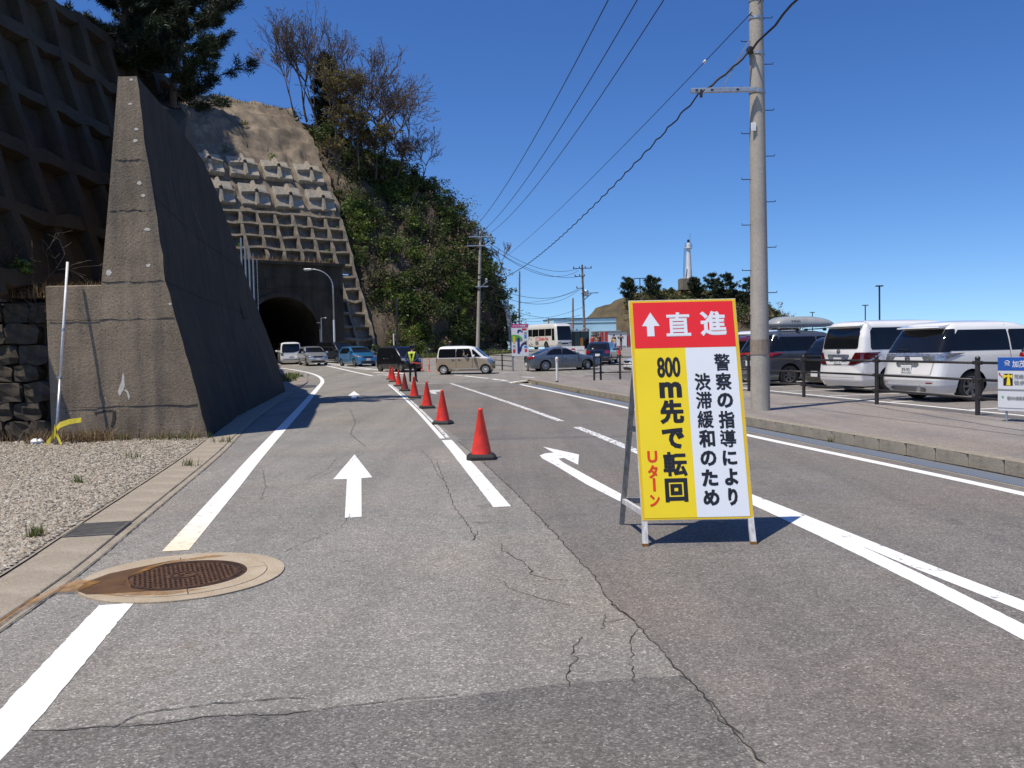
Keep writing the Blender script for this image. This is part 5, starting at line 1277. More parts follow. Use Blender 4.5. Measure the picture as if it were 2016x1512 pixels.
def hatch(paint_, **kw):
    d = dict(L=4.1, keys=hatch_keys, wheel=(.30, .19), axles=(.72, 3.32), paint=paint_, spokes=7,
        side_win=[[(.98, .62, 1.68), (1.02, .55, 1.68), (1.3, .72, 1.68), (1.38, .9, 1.68)], [(.98, 1.72, 2.62), (1.2, 1.72, 2.45), (1.38, 1.75, 2.15)], [(1.0, 2.68, 3.0), (1.15, 2.6, 2.72)]],
        rear_win=[[(1.0, -.62, .62), (1.04, -.66, .66), (1.38, -.58, .58)]], front_win=[[(1.03, -.72, .72), (1.07, -.72, .72), (1.3, -.64, .64), (1.42, -.58, .58)]],
        patches=[('tail_light', [(.72, .56, .76), (.82, .52, .98), (.93, .55, .90)], 'rear', M['lamp_red'], True), ('headlight', [(.64, .46, .74), (.72, .44, 1.0), (.82, .62, 1.22), (.86, .8, 1.2)], 'front', M['lamp_clear'], True), ('grille', [(.62, -.26, .26), (.70, -.42, .42), (.74, -.42, .42)], 'front', BL, False),
                 ('lower_grille', [(.24, -.5, .5), (.34, -.56, .56), (.38, -.44, .44)], 'front', BL, False)],
        seams=[(1.70, .36, 1.4), (2.7, .36, 1.0)], handles=[(1.0, .86), (1.85, .86)], mirrors=[(2.78, .98)], plates=[('front', .50, ''), ('rear', .62, '')])
    d.update(kw); return d
c5 = make_car('parked_car', 'black hatchback squeezed between the grey minivan and the tall white minivan', 'car', hatch(P_BLACK, group=GRP, plates=[('rear', .42, '')]), parkc(8.92, 26.08, 15, 4.1))
c6 = make_car('parked_minivan', 'white van with only its roof showing behind the dark red car', 'minivan', dict(alphard(W_WHITE), group=GRP), parkc(9.36, 36.67, 15, 4.85))
c7 = make_car('parked_minivan', 'white minivan mostly out of frame behind the blue information board', 'minivan', dict(estima(W_WHITE, M['lamp_red'], M['lamp_red']), group=GRP, plates=[]), parkc(10.34, 17.10, 15, 4.8))
# roof box on the grey minivan (sits on its roof bars)
def on_car(root, x, y, z):
    a = root.rotation_euler.z; return (root.location.x + x * math.cos(a) - y * math.sin(a), root.location.y + x * math.sin(a) + y * math.cos(a), root.location.z + z)
rb = thing('roof_box', 'pale grey plastic roof box strapped on the grey minivan', 'roof box', on_car(c3[0], -.55, -.15, 1.75), c3[0].rotation_euler.z)
RBX = pm('roof_box_grey', (.34, .35, .34), (.28, .29, .28), 3, .28, coat=.4)
rs = Shape(2.3, [(.10, .12, 2.2, .38, .3, .8), (.16, .02, 2.29, .42, .35, .9), (.22, .0, 2.3, .425, .35, .9), (.30, .06, 2.2, .41, .35, 1.0), (.40, .2, 1.9, .35, .35, 1.0), (.45, .4, 1.5, .22, .3, .7)], 3.0)
m = rs.body([.10, .16, .19]); fixn(m.build('tray', RBX, rb, angle=40)); m = rs.body([.195, .22, .27, .32, .37, .41, .45]); fixn(m.build('lid', RBX, rb, angle=45))
for x in (-.45, .55):
    MB().tube([(x, -.6, .04), (x, .6, .04)], .018, 6).build('roof_bar', BL, rb)
    for sg in (-1, 1): MB().box((x, sg * .52, .02), (.12, .08, .10), bev=.02).build('bar_foot', BL, rb)
for sg in (-1, 1):
    g = glyph('INNO', .075, .32, .012); g.materials.append(M['ink']); q = rs.sidept(.72, .30, sg, .012); o = link('lettering', g, rb, q); o.rotation_euler = (math.pi / 2 - .35, 0, 0 if sg < 0 else math.pi)
# ---- traffic on the road: heading from at-pixel positions
def roadc(px, py, hd):
    x, y = G(px, py); return (x, y, zg(y), math.radians(hd))
S = kei([P_BEIGE, W_WHITE], group='cars on the road', steer=.12, two_tone=lambda c: (c.z > .985 or (c.z > .90 and c.x > 1.0) or (c.z > .955)),
        patches=kei(0)['patches'] + [('sill_trim', [(.30, 1.0, 2.5), (.335, 1.0, 2.5)], 'side', M['white_paint'], True)], rim=M['white_paint'], mirror_mat=M['white_paint'])
x, y = G(918, 736)
c8 = make_car('small_van', 'two-tone beige and white boxy small van crossing the junction', 'van', S, (x, y, zg(y), math.radians(-7)))
S = hatch(P_BLUE, group='cars on the road'); x, y = G(703, 721); c9 = make_car('hatchback', 'bright blue hatchback waiting near the tunnel mouth', 'car', S, (x, y + .4, zg(y), math.radians(-58)))
S = kei(P_BLACK, group='cars on the road', L=3.4); x, y = G(784, 732); c10 = make_car('small_car', 'black boxy small car behind the police officer', 'car', S, (x, y + .6, zg(y), math.radians(-50)))
mini_keys = [(.17, .10, 4.55, .78, .2, .5), (.32, .02, 4.66, .84, .22, .55), (.50, .0, 4.69, .85, .24, .6), (.82, .04, 4.6, .85, .26, .65), (1.0, .05, 4.15, .848, .26, .7), (1.1, .07, 3.95, .84, .26, .55), (1.45, .12, 3.5, .80, .24, .4), (1.7, .22, 3.1, .75, .24, .35), (1.78, .28, 2.9, .68, .24, .35), (1.83, .45, 2.5, .5, .25, .35), (1.85, .8, 2.0, .3, .3, .35)]
def miniv(paint_, **kw):
    d = dict(alphard(paint_), L=4.69, keys=mini_keys, wheel=(.31, .2), axles=(.9, 3.75), spokes=8, rear_win=[[(.98, -.10, .70), (1.02, -.42, .72), (1.12, -.70, .72), (1.5, -.70, .70), (1.66, -.64, .64)]],
        patches=[('tail_light', [(.72, .60, .80), (.95, .62, .86)], 'rear', M['lamp_clear'], True), ('bumper_trim', [(.36, -.62, .62), (.42, -.66, .66)], 'rear', M['lamp_clear'], False), ('headlight', [(.68, .46, .86), (.78, .40, 1.05), (.86, .5, 1.0)], 'front', M['lamp_clear'], True), ('grille', [(.58, -.36, .36), (.76, -.36, .36)], 'front', M['chrome'], False)],
        plates=[('rear', .66, ''), ('front', .44, '')], mirrors=[(3.75, 1.08)], spoiler=(.06, .45, 1.74, .66, .04)); d.pop('emblem'); d.update(kw); return d
x, y = G(575, 717); c11 = make_car('minivan', 'white minivan driving away into the tunnel beside the dark wall', 'minivan', miniv(W_WHITE, group='cars on the road'), (x - .6, y + 1.5, zg(y), math.radians(108)))
sed_keys = [(.16, .12, 4.40, .76, .25, .55), (.30, .03, 4.54, .84, .3, .65), (.48, .0, 4.58, .865, .32, .75), (.70, .02, 4.50, .87, .34, .8), (.86, .04, 4.0, .865, .34, .8), (.93, .12, 3.6, .86, .34, .7), (.99, .42, 3.3, .845, .34, .6), (1.2, .92, 2.75, .76, .3, .4), (1.36, 1.32, 2.4, .67, .28, .35), (1.42, 1.6, 2.15, .55, .28, .3), (1.45, 1.8, 2.0, .35, .2, .2)]
def sedan(paint_, **kw):
    d = dict(L=4.58, keys=sed_keys, wheel=(.32, .2), axles=(.98, 3.62), paint=paint_, spokes=8,
        side_win=[[(.96, 1.02, 2.0), (1.05, 1.1, 2.0), (1.25, 1.35, 2.0), (1.32, 1.6, 2.0)], [(.96, 2.04, 3.02), (1.12, 2.04, 2.82), (1.32, 2.08, 2.42)]], rear_win=[[(1.0, -.70, .70), (1.2, -.6, .6), (1.34, -.52, .52)]], front_win=[[(1.0, -.72, .72), (1.2, -.62, .62), (1.36, -.52, .52)]],
        patches=[('tail_light', [(.70, .45, .74), (.80, .42, 1.02), (.88, .5, 1.05)], 'rear', M['lamp_red'], True), ('headlight', [(.60, .5, .8), (.70, .46, 1.1), (.78, .7, 1.25)], 'front', M['lamp_clear'], True), ('bumper_gap', [(.52, -.6, .6), (.526, -.6, .6)], 'rear', BL, False)],
        seams=[(2.02, .34, 1.33), (3.05, .34, .95)], handles=[(1.35, .82), (2.2, .82)], mirrors=[(2.98, .96)], plates=[('rear', .42, ''), ('front', .36, '')], mirror_mat=paint_); d.update(kw); return d
x, y = G(1108, 729); c12 = make_car('sedan', 'slate grey sedan turning into the car park entrance', 'car', sedan(P_SLATE, group='cars on the road', steer=.5), (x, y + .3, zg(y), math.radians(14)))
x, y = G(1190, 716); c13 = make_car('hatchback', 'dark navy hatchback ahead of the grey sedan, seen from behind', 'car', hatch(P_NAVY, group='cars on the road'), (x, y + 1.0, zg(y), math.radians(74)))
x, y = G(668, 714.5); c14 = make_car('minivan', 'black minivan waiting behind the blue hatchback', 'minivan', miniv(P_BLACK, group='cars on the road', rear_win=[]), (x - .2, y + .2, zg(y), math.radians(-50)))
x, y = at(616, 700, 70.5)[:2]; c15 = make_car('hatchback', 'silver hatchback partly hidden behind the white minivan at the tunnel mouth', 'car', hatch(P_SILVER, group='cars on the road'), (x, y, zg(y), math.radians(-66)))
x, y = G(1262, 742); c16 = make_car('hatchback', 'white car hidden behind the yellow sign board with only its front showing', 'car', hatch(W_WHITE, group='cars on the road'), (8.05, 47.6, zg(47.5), math.radians(195)))
# ---- coach
bus_keys = [(.32, .08, 11.85, 1.16, .2, .3), (.5, .0, 11.95, 1.23, .25, .35), (.9, .0, 12.0, 1.245, .25, .4), (1.3, .0, 11.97, 1.25, .25, .4), (2.2, .03, 11.85, 1.245, .25, .4), (3.0, .08, 11.65, 1.22, .25, .4), (3.25, .15, 11.5, 1.16, .25, .4), (3.36, .4, 11.1, 1.0, .3, .4), (3.4, 1.0, 10.5, .7, .3, .4)]
wins = [[(1.75, 1.0 + i * 1.62, 2.54 + i * 1.62), (2.7, 1.0 + i * 1.62, 2.54 + i * 1.62)] for i in range(6)]
S = dict(L=12, keys=bus_keys, wheel=(.5, .28), axles=(3.0, 9.3), paint=paint('coach_white', (.80, .79, .75)), p=5, spokes=10, dz=.3, group=None,
    side_win=wins + [[(1.15, 10.75, 11.4), (2.7, 10.72, 11.3)]], front_win=[[(1.15, -1.1, 1.1), (2.0, -1.1, 1.1), (2.75, -1.05, 1.05), (3.0, -1.0, 1.0)]],
    patches=[('headlight', [(.72, .62, 1.05), (.9, .62, 1.08)], 'front', M['lamp_clear'], True), ('grille', [(.62, -.5, .5), (.8, -.5, .5)], 'front', BL, False), ('luggage_door', [(.55, 4.4, 4.44), (1.2, 4.4, 4.44)], 'side', BL, True), ('vent', [(.6, 6.6, 7.4), (1.1, 6.6, 7.4)], 'side', M['galv'], True)], plates=[('front', .5, '')])
bx = at(1113, 690, 116)[0] - 3.0; by = 121.2
cb, bsh = make_car('coach', 'white coach with red script lettering parked behind the welcome sign', 'bus', S, (bx, by, zg(by), math.radians(-60)))
g = glyph('K.T.Kanko Bus', .5, 3.2, .03); g.materials.append(pm('pink_print', (.75, .12, .15), None, 5, .5)); o = link('lettering', g, cb, bsh.sidept(8.3, 1.42, -1, .02)); o.rotation_euler = (math.pi / 2, 0, 0)

# ============================================================ A-frame direction board
def at_(px, py, Y): return Vector(at(px, py, Y))
BLc, BRc, TLc, TRc = Vector((.953, 6.63, .185)), Vector((1.803, 6.62, .185)), Vector((.939, 7.03, 1.87)), Vector((1.777, 7.02, 1.86))
org = Vector((1.375, 6.75, 0))
bd = thing('sign_board', 'tall yellow, red and white A-frame direction board with black Japanese lettering', 'sign board', org)
SU = Vector((.845, 0, 0)); SV = ((TLc + TRc) / 2 - (BLc + BRc) / 2); SO = (BLc + BRc) / 2 - SU / 2 - org
SNn = SU.cross(SV).normalized()            # towards the camera
if SNn.y > 0: SNn = -SNn
Hs = SV.length; Wd = SU.length; eu, ev = SU / Wd, SV / Hs
RM = Matrix((eu, ev, SNn)).transposed()
def sp_(u, v, off=0.0): return SO + SU * u + SV * v + SNn * off
def panel(u0, v0, u1, v1, off, th, mat, name, parent=bd):
    c = sp_((u0 + u1) / 2, (v0 + v1) / 2, off - th / 2)
    return MB().box(c, ((u1 - u0) * Wd, (v1 - v0) * Hs, th), M=RM).build(name, mat, parent)
Y_ = pm('sign_yellow', (.86, .66, .015), (.83, .62, .012), 2, .42); YE = pm('sign_edge_yellow', (.74, .5, .01), (.68, .45, .01), 3, .42)
RD = pm('sign_red', (.80, .022, .025), (.76, .02, .022), 2, .42); WH = pm('sign_white', (.74, .77, .78), (.72, .75, .76), 2, .42)
INK = M['ink']; RO = pm('sign_orange_red', (.78, .06, .01), None, 2, .42)
pan = panel(0, 0, 1, 1, 0, .024, M['white_wood'], 'panel')
panel(.004, .003, .996, .997, .0025, .0025, YE, 'border', pan)
panel(.035, .774, .968, .988, .0048, .0022, RD, 'red_field', pan)
panel(.03, .012, .4965, .7725, .0048, .0022, Y_, 'yellow_field', pan)
panel(.4965, .012, .966, .7725, .0048, .0022, WH, 'white_field', pan)
def put(txt, u, v, wu, hv, mat, bold=.045):
    g = glyph(txt, hv * Hs, wu * Wd if wu else None, bold); g.materials.append(mat); o = link('lettering', g, pan)
    p = sp_(u, v, .0072); o.matrix_local = Matrix([[eu[i], ev[i], SNn[i], p[i]] for i in range(3)] + [[0, 0, 0, 1]]); return o
put('直', .449, .883, .228, .112, WH, .023); put('進', .774, .884, .24, .114, WH, .03)
ar = [(.197, .940), (.278, .876), (.232, .876), (.228, .829), (.152, .829), (.152, .876), (.109, .876)]
ar = [(.195, .941), (.275, .877), (.222, .877), (.222, .829), (.155, .829), (.155, .877), (.11, .877)]
ao = MB(); pts = [sp_(u, v, .0062) for u, v in ar]; ao.add(pts, [(0, 6, 1), (2, 5, 4, 3)]); ao.build('arrow', WH, pan)
for ch, u, v, wu, hv in [('800', .332, .684, .215, .094), ('m', .335, .580, .205, .072), ('先', .334, .481, .215, .108), ('で', .328, .361, .20, .092), ('転', .330, .247, .215, .108), ('回', .326, .132, .205, .104)]:
    put(ch, u, v, wu, hv, INK, {'800': .024, 'm': .07, '転': .03, '先': .04, '回': .04}.get(ch, .05))
for ch, u, v, wu, hv in [('U', .129, .281, .09, .052), ('タ', .126, .215, .088, .058), ('|', .130, .158, .024, .058), ('ン', .127, .088, .09, .052)]:
    put(ch, u, v, wu, hv, RO, .04)
for ch, v in zip('警察の指導により', [.702, .614, .527, .440, .355, .269, .185, .098]):
    put(ch, .827, v, {'り': .085, 'よ': .12, 'に': .13}.get(ch, .145), {'の': .068, 'に': .066, 'よ': .074, 'り': .076}.get(ch, .079), INK, {'警': .016, '察': .022, '導': .018, '指': .028}.get(ch, .045))
for ch, v in zip('渋滞緩和のため', [.614, .529, .443, .357, .269, .183, .096]):
    put(ch, .634, v, .145, {'の': .068, 'め': .070, 'た': .074}.get(ch, .079), INK, {'渋': .026, '滞': .022, '緩': .02, '和': .034}.get(ch, .045))
# legs and back frame
fl = [(sp_(.028, 0), Vector((.975, 6.60, 0)) - org), (sp_(.972, 0), Vector((1.785, 6.59, 0)) - org)]
for t_, b_ in fl:
    MB().bar(b_, t_ + SV * .05 - SNn * .014, .042, .03, up=(0, 1, 0)).build('front_leg', M['white_wood'], bd)
    MB().box(b_ + Vector((0, 0, .012)), (.046, .036, .022)).build('foot', M['rust'], bd)
LEG = pm('weathered_wood', (.42, .40, .36), (.24, .22, .19), 14, .7, stretch=(3, 3, .4))
rb_ = [Vector((.90, 7.44, 0)) - org, Vector((1.74, 7.42, 0)) - org]
rt_ = [sp_(.03, .70, -.04), sp_(.97, .70, -.04)]
for b_, t_ in zip(rb_, rt_): MB().bar(b_, t_, .045, .032, up=(0, 1, 0)).build('rear_leg', LEG, bd)
for f_ in (.16, .62): MB().bar(rb_[0].lerp(rt_[0], f_), rb_[1].lerp(rt_[1], f_), .03, .045).build('cross_rail', LEG, bd)
for k in (0, 1): MB().bar(rb_[k].lerp(rt_[k], .16), sp_(.03 + .94 * k, .035, -.03), .03, .04).build('spreader', M['white_wood'], bd)
for v in (.03, .97): MB().bar(sp_(.02, v, -.04), sp_(.98, v, -.04), .03, .03).build('back_rail', M['white_wood'], bd)
# ============================================================ traffic cones
ct = thing('traffic_cone', 'nearest red traffic cone on a black rubber base in the middle of the road', 'traffic cone', (0, 0, 0), 0, 'red traffic cones in a row')
MB().lathe([(.148, .03), (.142, .07), (.03, .665), (.034, .67), (.034, .688), (.02, .70), (.001, .702)], n=32, cap=False).build('cone_shell', M['cone'], ct, angle=50)
bs = MB(); oc = [(.225, .1), (.18, .19), (-.18, .19), (-.225, .1), (-.225, -.1), (-.18, -.19), (.18, -.19), (.225, -.1)]
rws = []
for z, k in ((0, 1.0), (.035, 1.0), (.05, .95), (.075, .8)): rws.append([(x * k * .92, y * k * .92, z) for x, y in oc])
bs.grid(rws, closed=True); bs.add(rws[-1], [tuple(range(8))]); bs.add(rws[0], [tuple(range(7, -1, -1))]); fixn(bs.build('weight_base', M['rubber'], ct))
MB().box((.0, 0, .02), (.30, .30, .02), bev=.005).build('cone_foot', M['cone'], ct)
cpos = [(948, 904), (872, 835), (841, 804), (816, 784), (797, 770), (785, 760.5), (774, 752), (769, 747)]
clab = ['nearest red traffic cone on a black rubber base in the middle of the road', 'second nearest red traffic cone in the row', 'third red traffic cone from the front, beside the small turn arrow', 'fourth red traffic cone from the front, in front of the officer',
        'faded dark red traffic cone on a black base, darkest in the row', 'sixth traffic cone from the front, just beyond the faded one', 'second farthest red traffic cone in the row', 'farthest red traffic cone in the row']
for i, (p, lb_) in enumerate(zip(cpos, clab)):
    x, y = G(*p); a = rnd.uniform(-.3, .3)
    if i == 0: ct.location = (x, y, zg(y) + .004); ct.rotation_euler = (0, 0, .05); o = ct
    else: o = dup(ct, (x, y, zg(y) + .004), a, lb_)
    if i == 4:
        for ch in o.children:
            if ch.name.startswith('cone'): ch.data = ch.data.copy(); ch.data.materials[0] = M['cone_old']
# ============================================================ utility poles
def upole(base, top, r0, r1, label, group='utility poles', steps=True, mat=None):
    t = thing('utility_pole', label, 'utility pole', base, 0, group); h = top[2] - base[2]; d = Vector((top[0] - base[0], top[1] - base[1], h))
    ts = np.linspace(0, 1, 9); MB().tube([d * k for k in ts], [r0 + (r1 - r0) * k for k in ts], 20).build('shaft', mat or M['pole'], t, angle=50)
    if steps:
        k = 0; z = 1.9
        while z < h - .4:
            sg = 1 if k % 2 else -1; f = z / h; r = r0 + (r1 - r0) * f; c = d * f
            MB().tube([c + Vector((sg * (r - .02), -.03, 0)), c + Vector((sg * (r + .17), -.03, 0)), c + Vector((sg * (r + .17), -.03, .035))], .009, 5).build('step_bolt', M['steel_dark'], t); z += .45; k += 1
    return t, d, h
p1 = (4.98, 17.75, .17)
t1, d1, h1 = upole(p1, (4.98, 17.75, 12.6), .19, .105, 'thick concrete utility pole on the pavement behind the sign board')
def band(t, z, r, wd=.05): MB().lathe([(r + .012, -wd / 2), (r + .012, wd / 2)], (0, 0, z), 20, cap=False).build('band', M['galv'], t)
def rz_(z): return .19 + (.105 - .19) * z / h1
za = at(1440, 182, 17.7)[2] - .17
for z in (za, za + .02, 7.55 + .2, 7.9 + .2, 7.06): band(t1, z, rz_(z))
MB().box((-.72, -.22, za), (1.28, .075, .09), bev=.008).build('crossarm', M['galv'], t1)
MB().bar((-.75, -.22, za + .03), (-.18, -.12, za + .98), .022, .022).build('arm_brace', M['galv'], t1)
for x in (-1.25, -.95, -.45): MB().box((x, -.262, za), (.05, .01, .03)).build('bolt_slot', BL, t1)
MB().box((-.17, -.12, 7.3 - .2), (.1, .18, .12), bev=.02).build('cable_clamp', M['steel_dark'], t1)
MB().box((-1.16, -.24, za - .06), (.05, .06, .16), bev=.01).build('cable_clamp', M['steel_dark'], t1)
MB().box((-.12, -.16, 5.6), (.10, .03, .16), bev=.004).build('number_tag', M['white_paint'], t1)
M['rust_band'] = concrete('worn_band', (.36, .30, .24), (.25, .18, .13), .4, .5, 6)
MB().lathe([(.192, .0), (.190, .30)], (0, 0, 1.12), 20, cap=False).build('worn_band', M['rust_band'], t1)
MB().box((0, 0, h1 - .5), (2.0, .1, .1)).build('crossarm', M['galv'], t1)
p2b = at(940, 703, 78); p2t = at(946, 455, 78)
t2, d2, h2 = upole((p2b[0], 78, zg(78)), p2t, .17, .10, 'concrete utility pole with crossarms in front of the green hill')
def arm(t, d, f, half, mat=M['galv'], off=(0, -.15, 0), ins=3, asym=0.0):
    c = d * f + Vector(off); MB().box(c + Vector((asym, 0, 0)), (half * 2, .09, .09)).build('crossarm', mat, t)
    for k in range(ins):
        x = asym - half * .92 + k * (half * 1.84 / max(1, ins - 1)); MB().lathe([(.05, 0), (.09, .06), (.05, .1), (.09, .16), (.04, .24), (.001, .28)], c + Vector((x, 0, .05)), 8).build('insulator', M['steel_dark'], t)
arm(t2, d2, .955, 1.0, ins=3); arm(t2, d2, .885, 1.15, ins=4); arm(t2, d2, .565, .55, ins=0, asym=.25)
MB().box(d2 * .61 + Vector((.62, -.2, 0)), (.22, .16, .4), bev=.05).build('lamp_head', M['galv'], t2)
MB().tube([d2 * .57 + Vector((.3, -.2, 0)), d2 * .60 + Vector((.6, -.2, 0))], .03, 6).build('lamp_arm', M['galv'], t2)
for z in (.62, .66, .54): MB().lathe([(.16, -.05), (.16, .05)], d2 * z, 12, cap=False).build('band', M['steel_dark'], t2)
p3b = at(1152, 690, 122); p3t = at(1146, 521, 122)
t3, d3, h3 = upole((p3b[0], 122, zg(122)), p3t, .19, .12, 'far utility pole with a transformer above the coach', mat=M['wall'])
arm(t3, d3, .955, 1.3, M['steel_dark'], ins=4); arm(t3, d3, .86, .7, M['steel_dark'], ins=3, asym=-.4); arm(t3, d3, .72, .5, M['steel_dark'], ins=2, asym=-.4)
MB().lathe([(.001, 0), (.3, 0), (.32, .1), (.32, .75), (.25, .85), (.001, .88)], d3 * .62 + Vector((.4, -.3, 0)), 14).build('transformer', M['galv'], t3)
MB().bar(d3 * .655 + Vector((-.3, -.2, 0)), d3 * .66 + Vector((2.1, -.2, 0)), .1, .1).build('bracket_arm', M['steel_dark'], t3)
MB().bar(d3 * .58 + Vector((.1, -.15, 0)), d3 * .65 + Vector((1.1, -.2, 0)), .1, .1).build('arm_brace', M['steel_dark'], t3)
p4b = at(1022, 688, 125); p4t = at(1023, 534, 125)
t4, d4, h4 = upole((p4b[0], 125, zg(125)), p4t, .16, .1, 'slim far pole standing behind the welcome sign', mat=M['wall'])
p5b = at(1128, 690, 140); p5t = at(1128, 587, 140)
t5, d5, h5 = upole((p5b[0], 140, zg(140)), p5t, .17, .12, 'short far pole beside the transformer pole', steps=False, mat=M['wall'])
p6b = at(1080, 690, 150); p6t = at(1080, 626, 150)
t6, d6, h6 = upole((p6b[0], 150, zg(150)), p6t, .15, .1, 'shortest far pole just above the coach roof', steps=False, mat=M['wall'])
# ---- wires
def wire(name, a, b, sag, r, label, group='overhead wires', n=28, twist=0.0):
    a, b = Vector(a), Vector(b); pts = []
    for i in range(n + 1):
        t = i / n; p = a.lerp(b, t); p.z -= sag * 4 * t * (1 - t)
        if twist: p += Vector((math.cos(i * 1.9), 0, math.sin(i * 1.9))) * twist
        pts.append(p)
    o = MB().tube(pts, r, 6).build(name, M['wire'], smooth=True); tag(o, label, 'wire', group); return o
top2 = Vector((p2b[0], 78, zg(78))) + d2
for k, (xo, xe, lb_) in enumerate([(-.95, 4.15, 'highest left overhead wire running to the hill-side pole'), (.1, 4.98, 'middle overhead wire running to the hill-side pole'), (1.0, 5.75, 'right overhead wire of the three running to the hill-side pole')]):
    wire('overhead_wire', top2 + Vector((xo, -.15, -.1)), (xe, 17.75, 12.25), 1.05, .016, lb_)
ca = Vector((3.78, 17.5, za + .17 - .08)); cp = Vector((4.82, 17.6, 7.25)); c2 = Vector((p2b[0], 78, zg(78))) + d2 * .61 + Vector((.6, -.2, 0))
wire('communication_cable', c2, ca, 1.0, .017, 'thick twisted black cable sagging from the near pole arm to the hill-side pole', n=190, twist=.022)
wire('communication_cable', ca, cp, .03, .022, 'short piece of thick black cable between arm end and near pole', n=12, twist=.012)
wire('communication_cable', cp, (4.7, -14, 7.7), .5, .022, 'thick black cable leaving the near pole towards the top right', n=60, twist=.02)
wire('overhead_wire', (4.86, 17.6, 8.0), Vector((p2b[0], 78, zg(78))) + d2 * .66, .55, .009, 'thin wire with a small white insulator sloping down from the near pole')
wire('overhead_wire', (4.98, 17.6, 8.15), (4.9, -14, 8.6), .3, .009, 'thin wire leaving the near pole at the top edge')
tt = .15; q = Vector((4.86, 17.6, 8.0)).lerp(Vector((p2b[0], 78, zg(78))) + d2 * .66, .045)
tag(MB().lathe([(.001, -.06), (.035, -.04), (.02, 0), (.035, .04), (.001, .06)], q - Vector((0, 0, .09)), 10, ax=(-.13, 1, .02)).build('wire_insulator', M['white_paint'], smooth=True), 'small white insulator on the thin wire left of the near pole', 'insulator')
b3 = Vector((p3b[0], 122, zg(122))); b2 = Vector((p2b[0], 78, zg(78))); b4 = Vector((p4b[0], 125, zg(125))); b5 = Vector((p5b[0], 140, zg(140)))
for k, (f2, f3, sg, lb_) in enumerate([(.90, .955, 1.2, 'upper far wire from the hill-side pole to the transformer pole'), (.88, .93, 1.6, 'second far wire sagging to the transformer pole'), (.87, .86, 1.0, 'third far wire sagging to the transformer pole'), (.60, .72, 1.4, 'lower far wire to the transformer pole'), (.56, .70, 1.7, 'lowest thin far wire to the transformer pole'), (.47, .40, 1.0, 'dark far cable passing low to the transformer pole')]):
    wire('overhead_wire', b2 + d2 * f2 + Vector((.9 if k < 3 else .2, 0, 0)), b3 + d3 * f3 + Vector((-.5, 0, 0)), sg, .022, lb_, 'far overhead wires')
wire('overhead_wire', b4 + d4 * .6, b3 + d3 * .72, .5, .02, 'wire linking the slim far pole and the transformer pole', 'far overhead wires')
wire('overhead_wire', b4 + d4 * .4, b3 + d3 * .5, .6, .02, 'lower wire linking the slim far pole and the transformer pole', 'far overhead wires')
wire('overhead_wire', b4 + d4 * .37, (-40, 118, 8.5), .6, .02, 'wire running left from the slim far pole behind the hill', 'far overhead wires')
wire('overhead_wire', b4 + d4 * .3, b3 + d3 * .36, .2, .02, 'nearly level low wire behind the coach', 'far overhead wires')
wire('overhead_wire', b4 + d4 * .38, Vector((p6b[0], 150, zg(150))) + d6 * .95, .3, .02, 'wire falling from the slim far pole to the shortest pole', 'far overhead wires')
# ============================================================ black rail fences
def fence_run(pts, label, dz=.17, zf=None, ph=.98, group='black rail fences', rails=(.92, .62, .30)):
    t = thing('rail_fence', label, 'fence', (pts[0][0], pts[0][1], zg(pts[0][1]) + dz), 0, group); O = Vector(t.location)
    P = [Vector((x, y, zg(y) + dz)) - O for x, y in pts]
    for p in P:
        MB().tube([p + Vector((0, 0, -.02)), p + Vector((0, 0, ph))], .042, 10).build('post', M['steel_dark'], t, angle=50)
        MB().lathe([(.046, 0), (.046, .03), (.03, .05), (.001, .055)], p + Vector((0, 0, ph)), 10).build('post_cap', M['steel_dark'], t)
    for a, b in zip(P[:-1], P[1:]):
        for r in rails:
            MB().tube([a + Vector((0, 0, r)), b + Vector((0, 0, r))], .024, 8).build('rail', M['steel_dark'], t, smooth=True)
            for q in (a, b): MB().lathe([(.034, -.05), (.034, .05)], q + Vector((0, 0, r)) + (b - a if q is a else a - b).normalized() * .07, 8, ax=(b - a)).build('rail_clamp', M['steel_dark'], t)
    return t
fence_run(fence, 'long black three-rail fence between the pavement and the car park')
fence_run([G(1170, 749, .17), G(1183, 748, .17), G(1221, 747, .17), G(1262, 746.5, .17), G(1310, 746, .17)], 'short black fence run left of the yellow sign board by the car park entrance')
fence_run([G(962, 727), G(989, 729), G(1010, 731)], 'black fence end beside the welcome sign', 0.0)
fence_run([(-4.2, 76), (-2.0, 76.5), (.2, 77)], 'dark low fence at the foot of the hill behind the beige van', 0.05, ph=.8, rails=(.75, .45))
# ============================================================ posts: white bollard, orange delineators, tall white pole
x, y = G(1097, 752, .17); bo_ = thing('bollard', 'white bollard with an orange reflector on the kerb corner', 'bollard', (x, y, .17))
MB().tube([(0, 0, 0), (0, 0, .82)], .05, 14).build('post', M['white_paint'], bo_, angle=50); MB().lathe([(.055, .82), (.06, .84), (.06, .95), (.04, .99), (.001, 1.0)], n=14).build('cap', M['white_paint'], bo_, angle=50)
OR = pm('orange_reflector', (.8, .32, .03), None, 5, .3); ORP = pm('delineator_orange', (.75, .12, .035), (.6, .09, .03), 5, .45)
MB().lathe([(.001, 0), (.035, 0), (.035, .014), (.001, .016)], (0, -.058, .89), 12, ax=(0, -1, 0)).build('reflector', OR, bo_); MB().tube([(0, 0, 0), (0, 0, .05)], .054, 12).build('foot', BL, bo_)
dl = thing('delineator_post', 'orange delineator post', 'delineator', (0, 0, 0), 0, 'orange delineator posts')
MB().lathe([(.12, 0), (.12, .02), (.05, .06), (.04, .09)], n=12).build('base', ORP, dl, angle=40); MB().lathe([(.04, .06), (.04, .74), (.03, .79), (.001, .8)], n=12).build('tube', ORP, dl, angle=40)
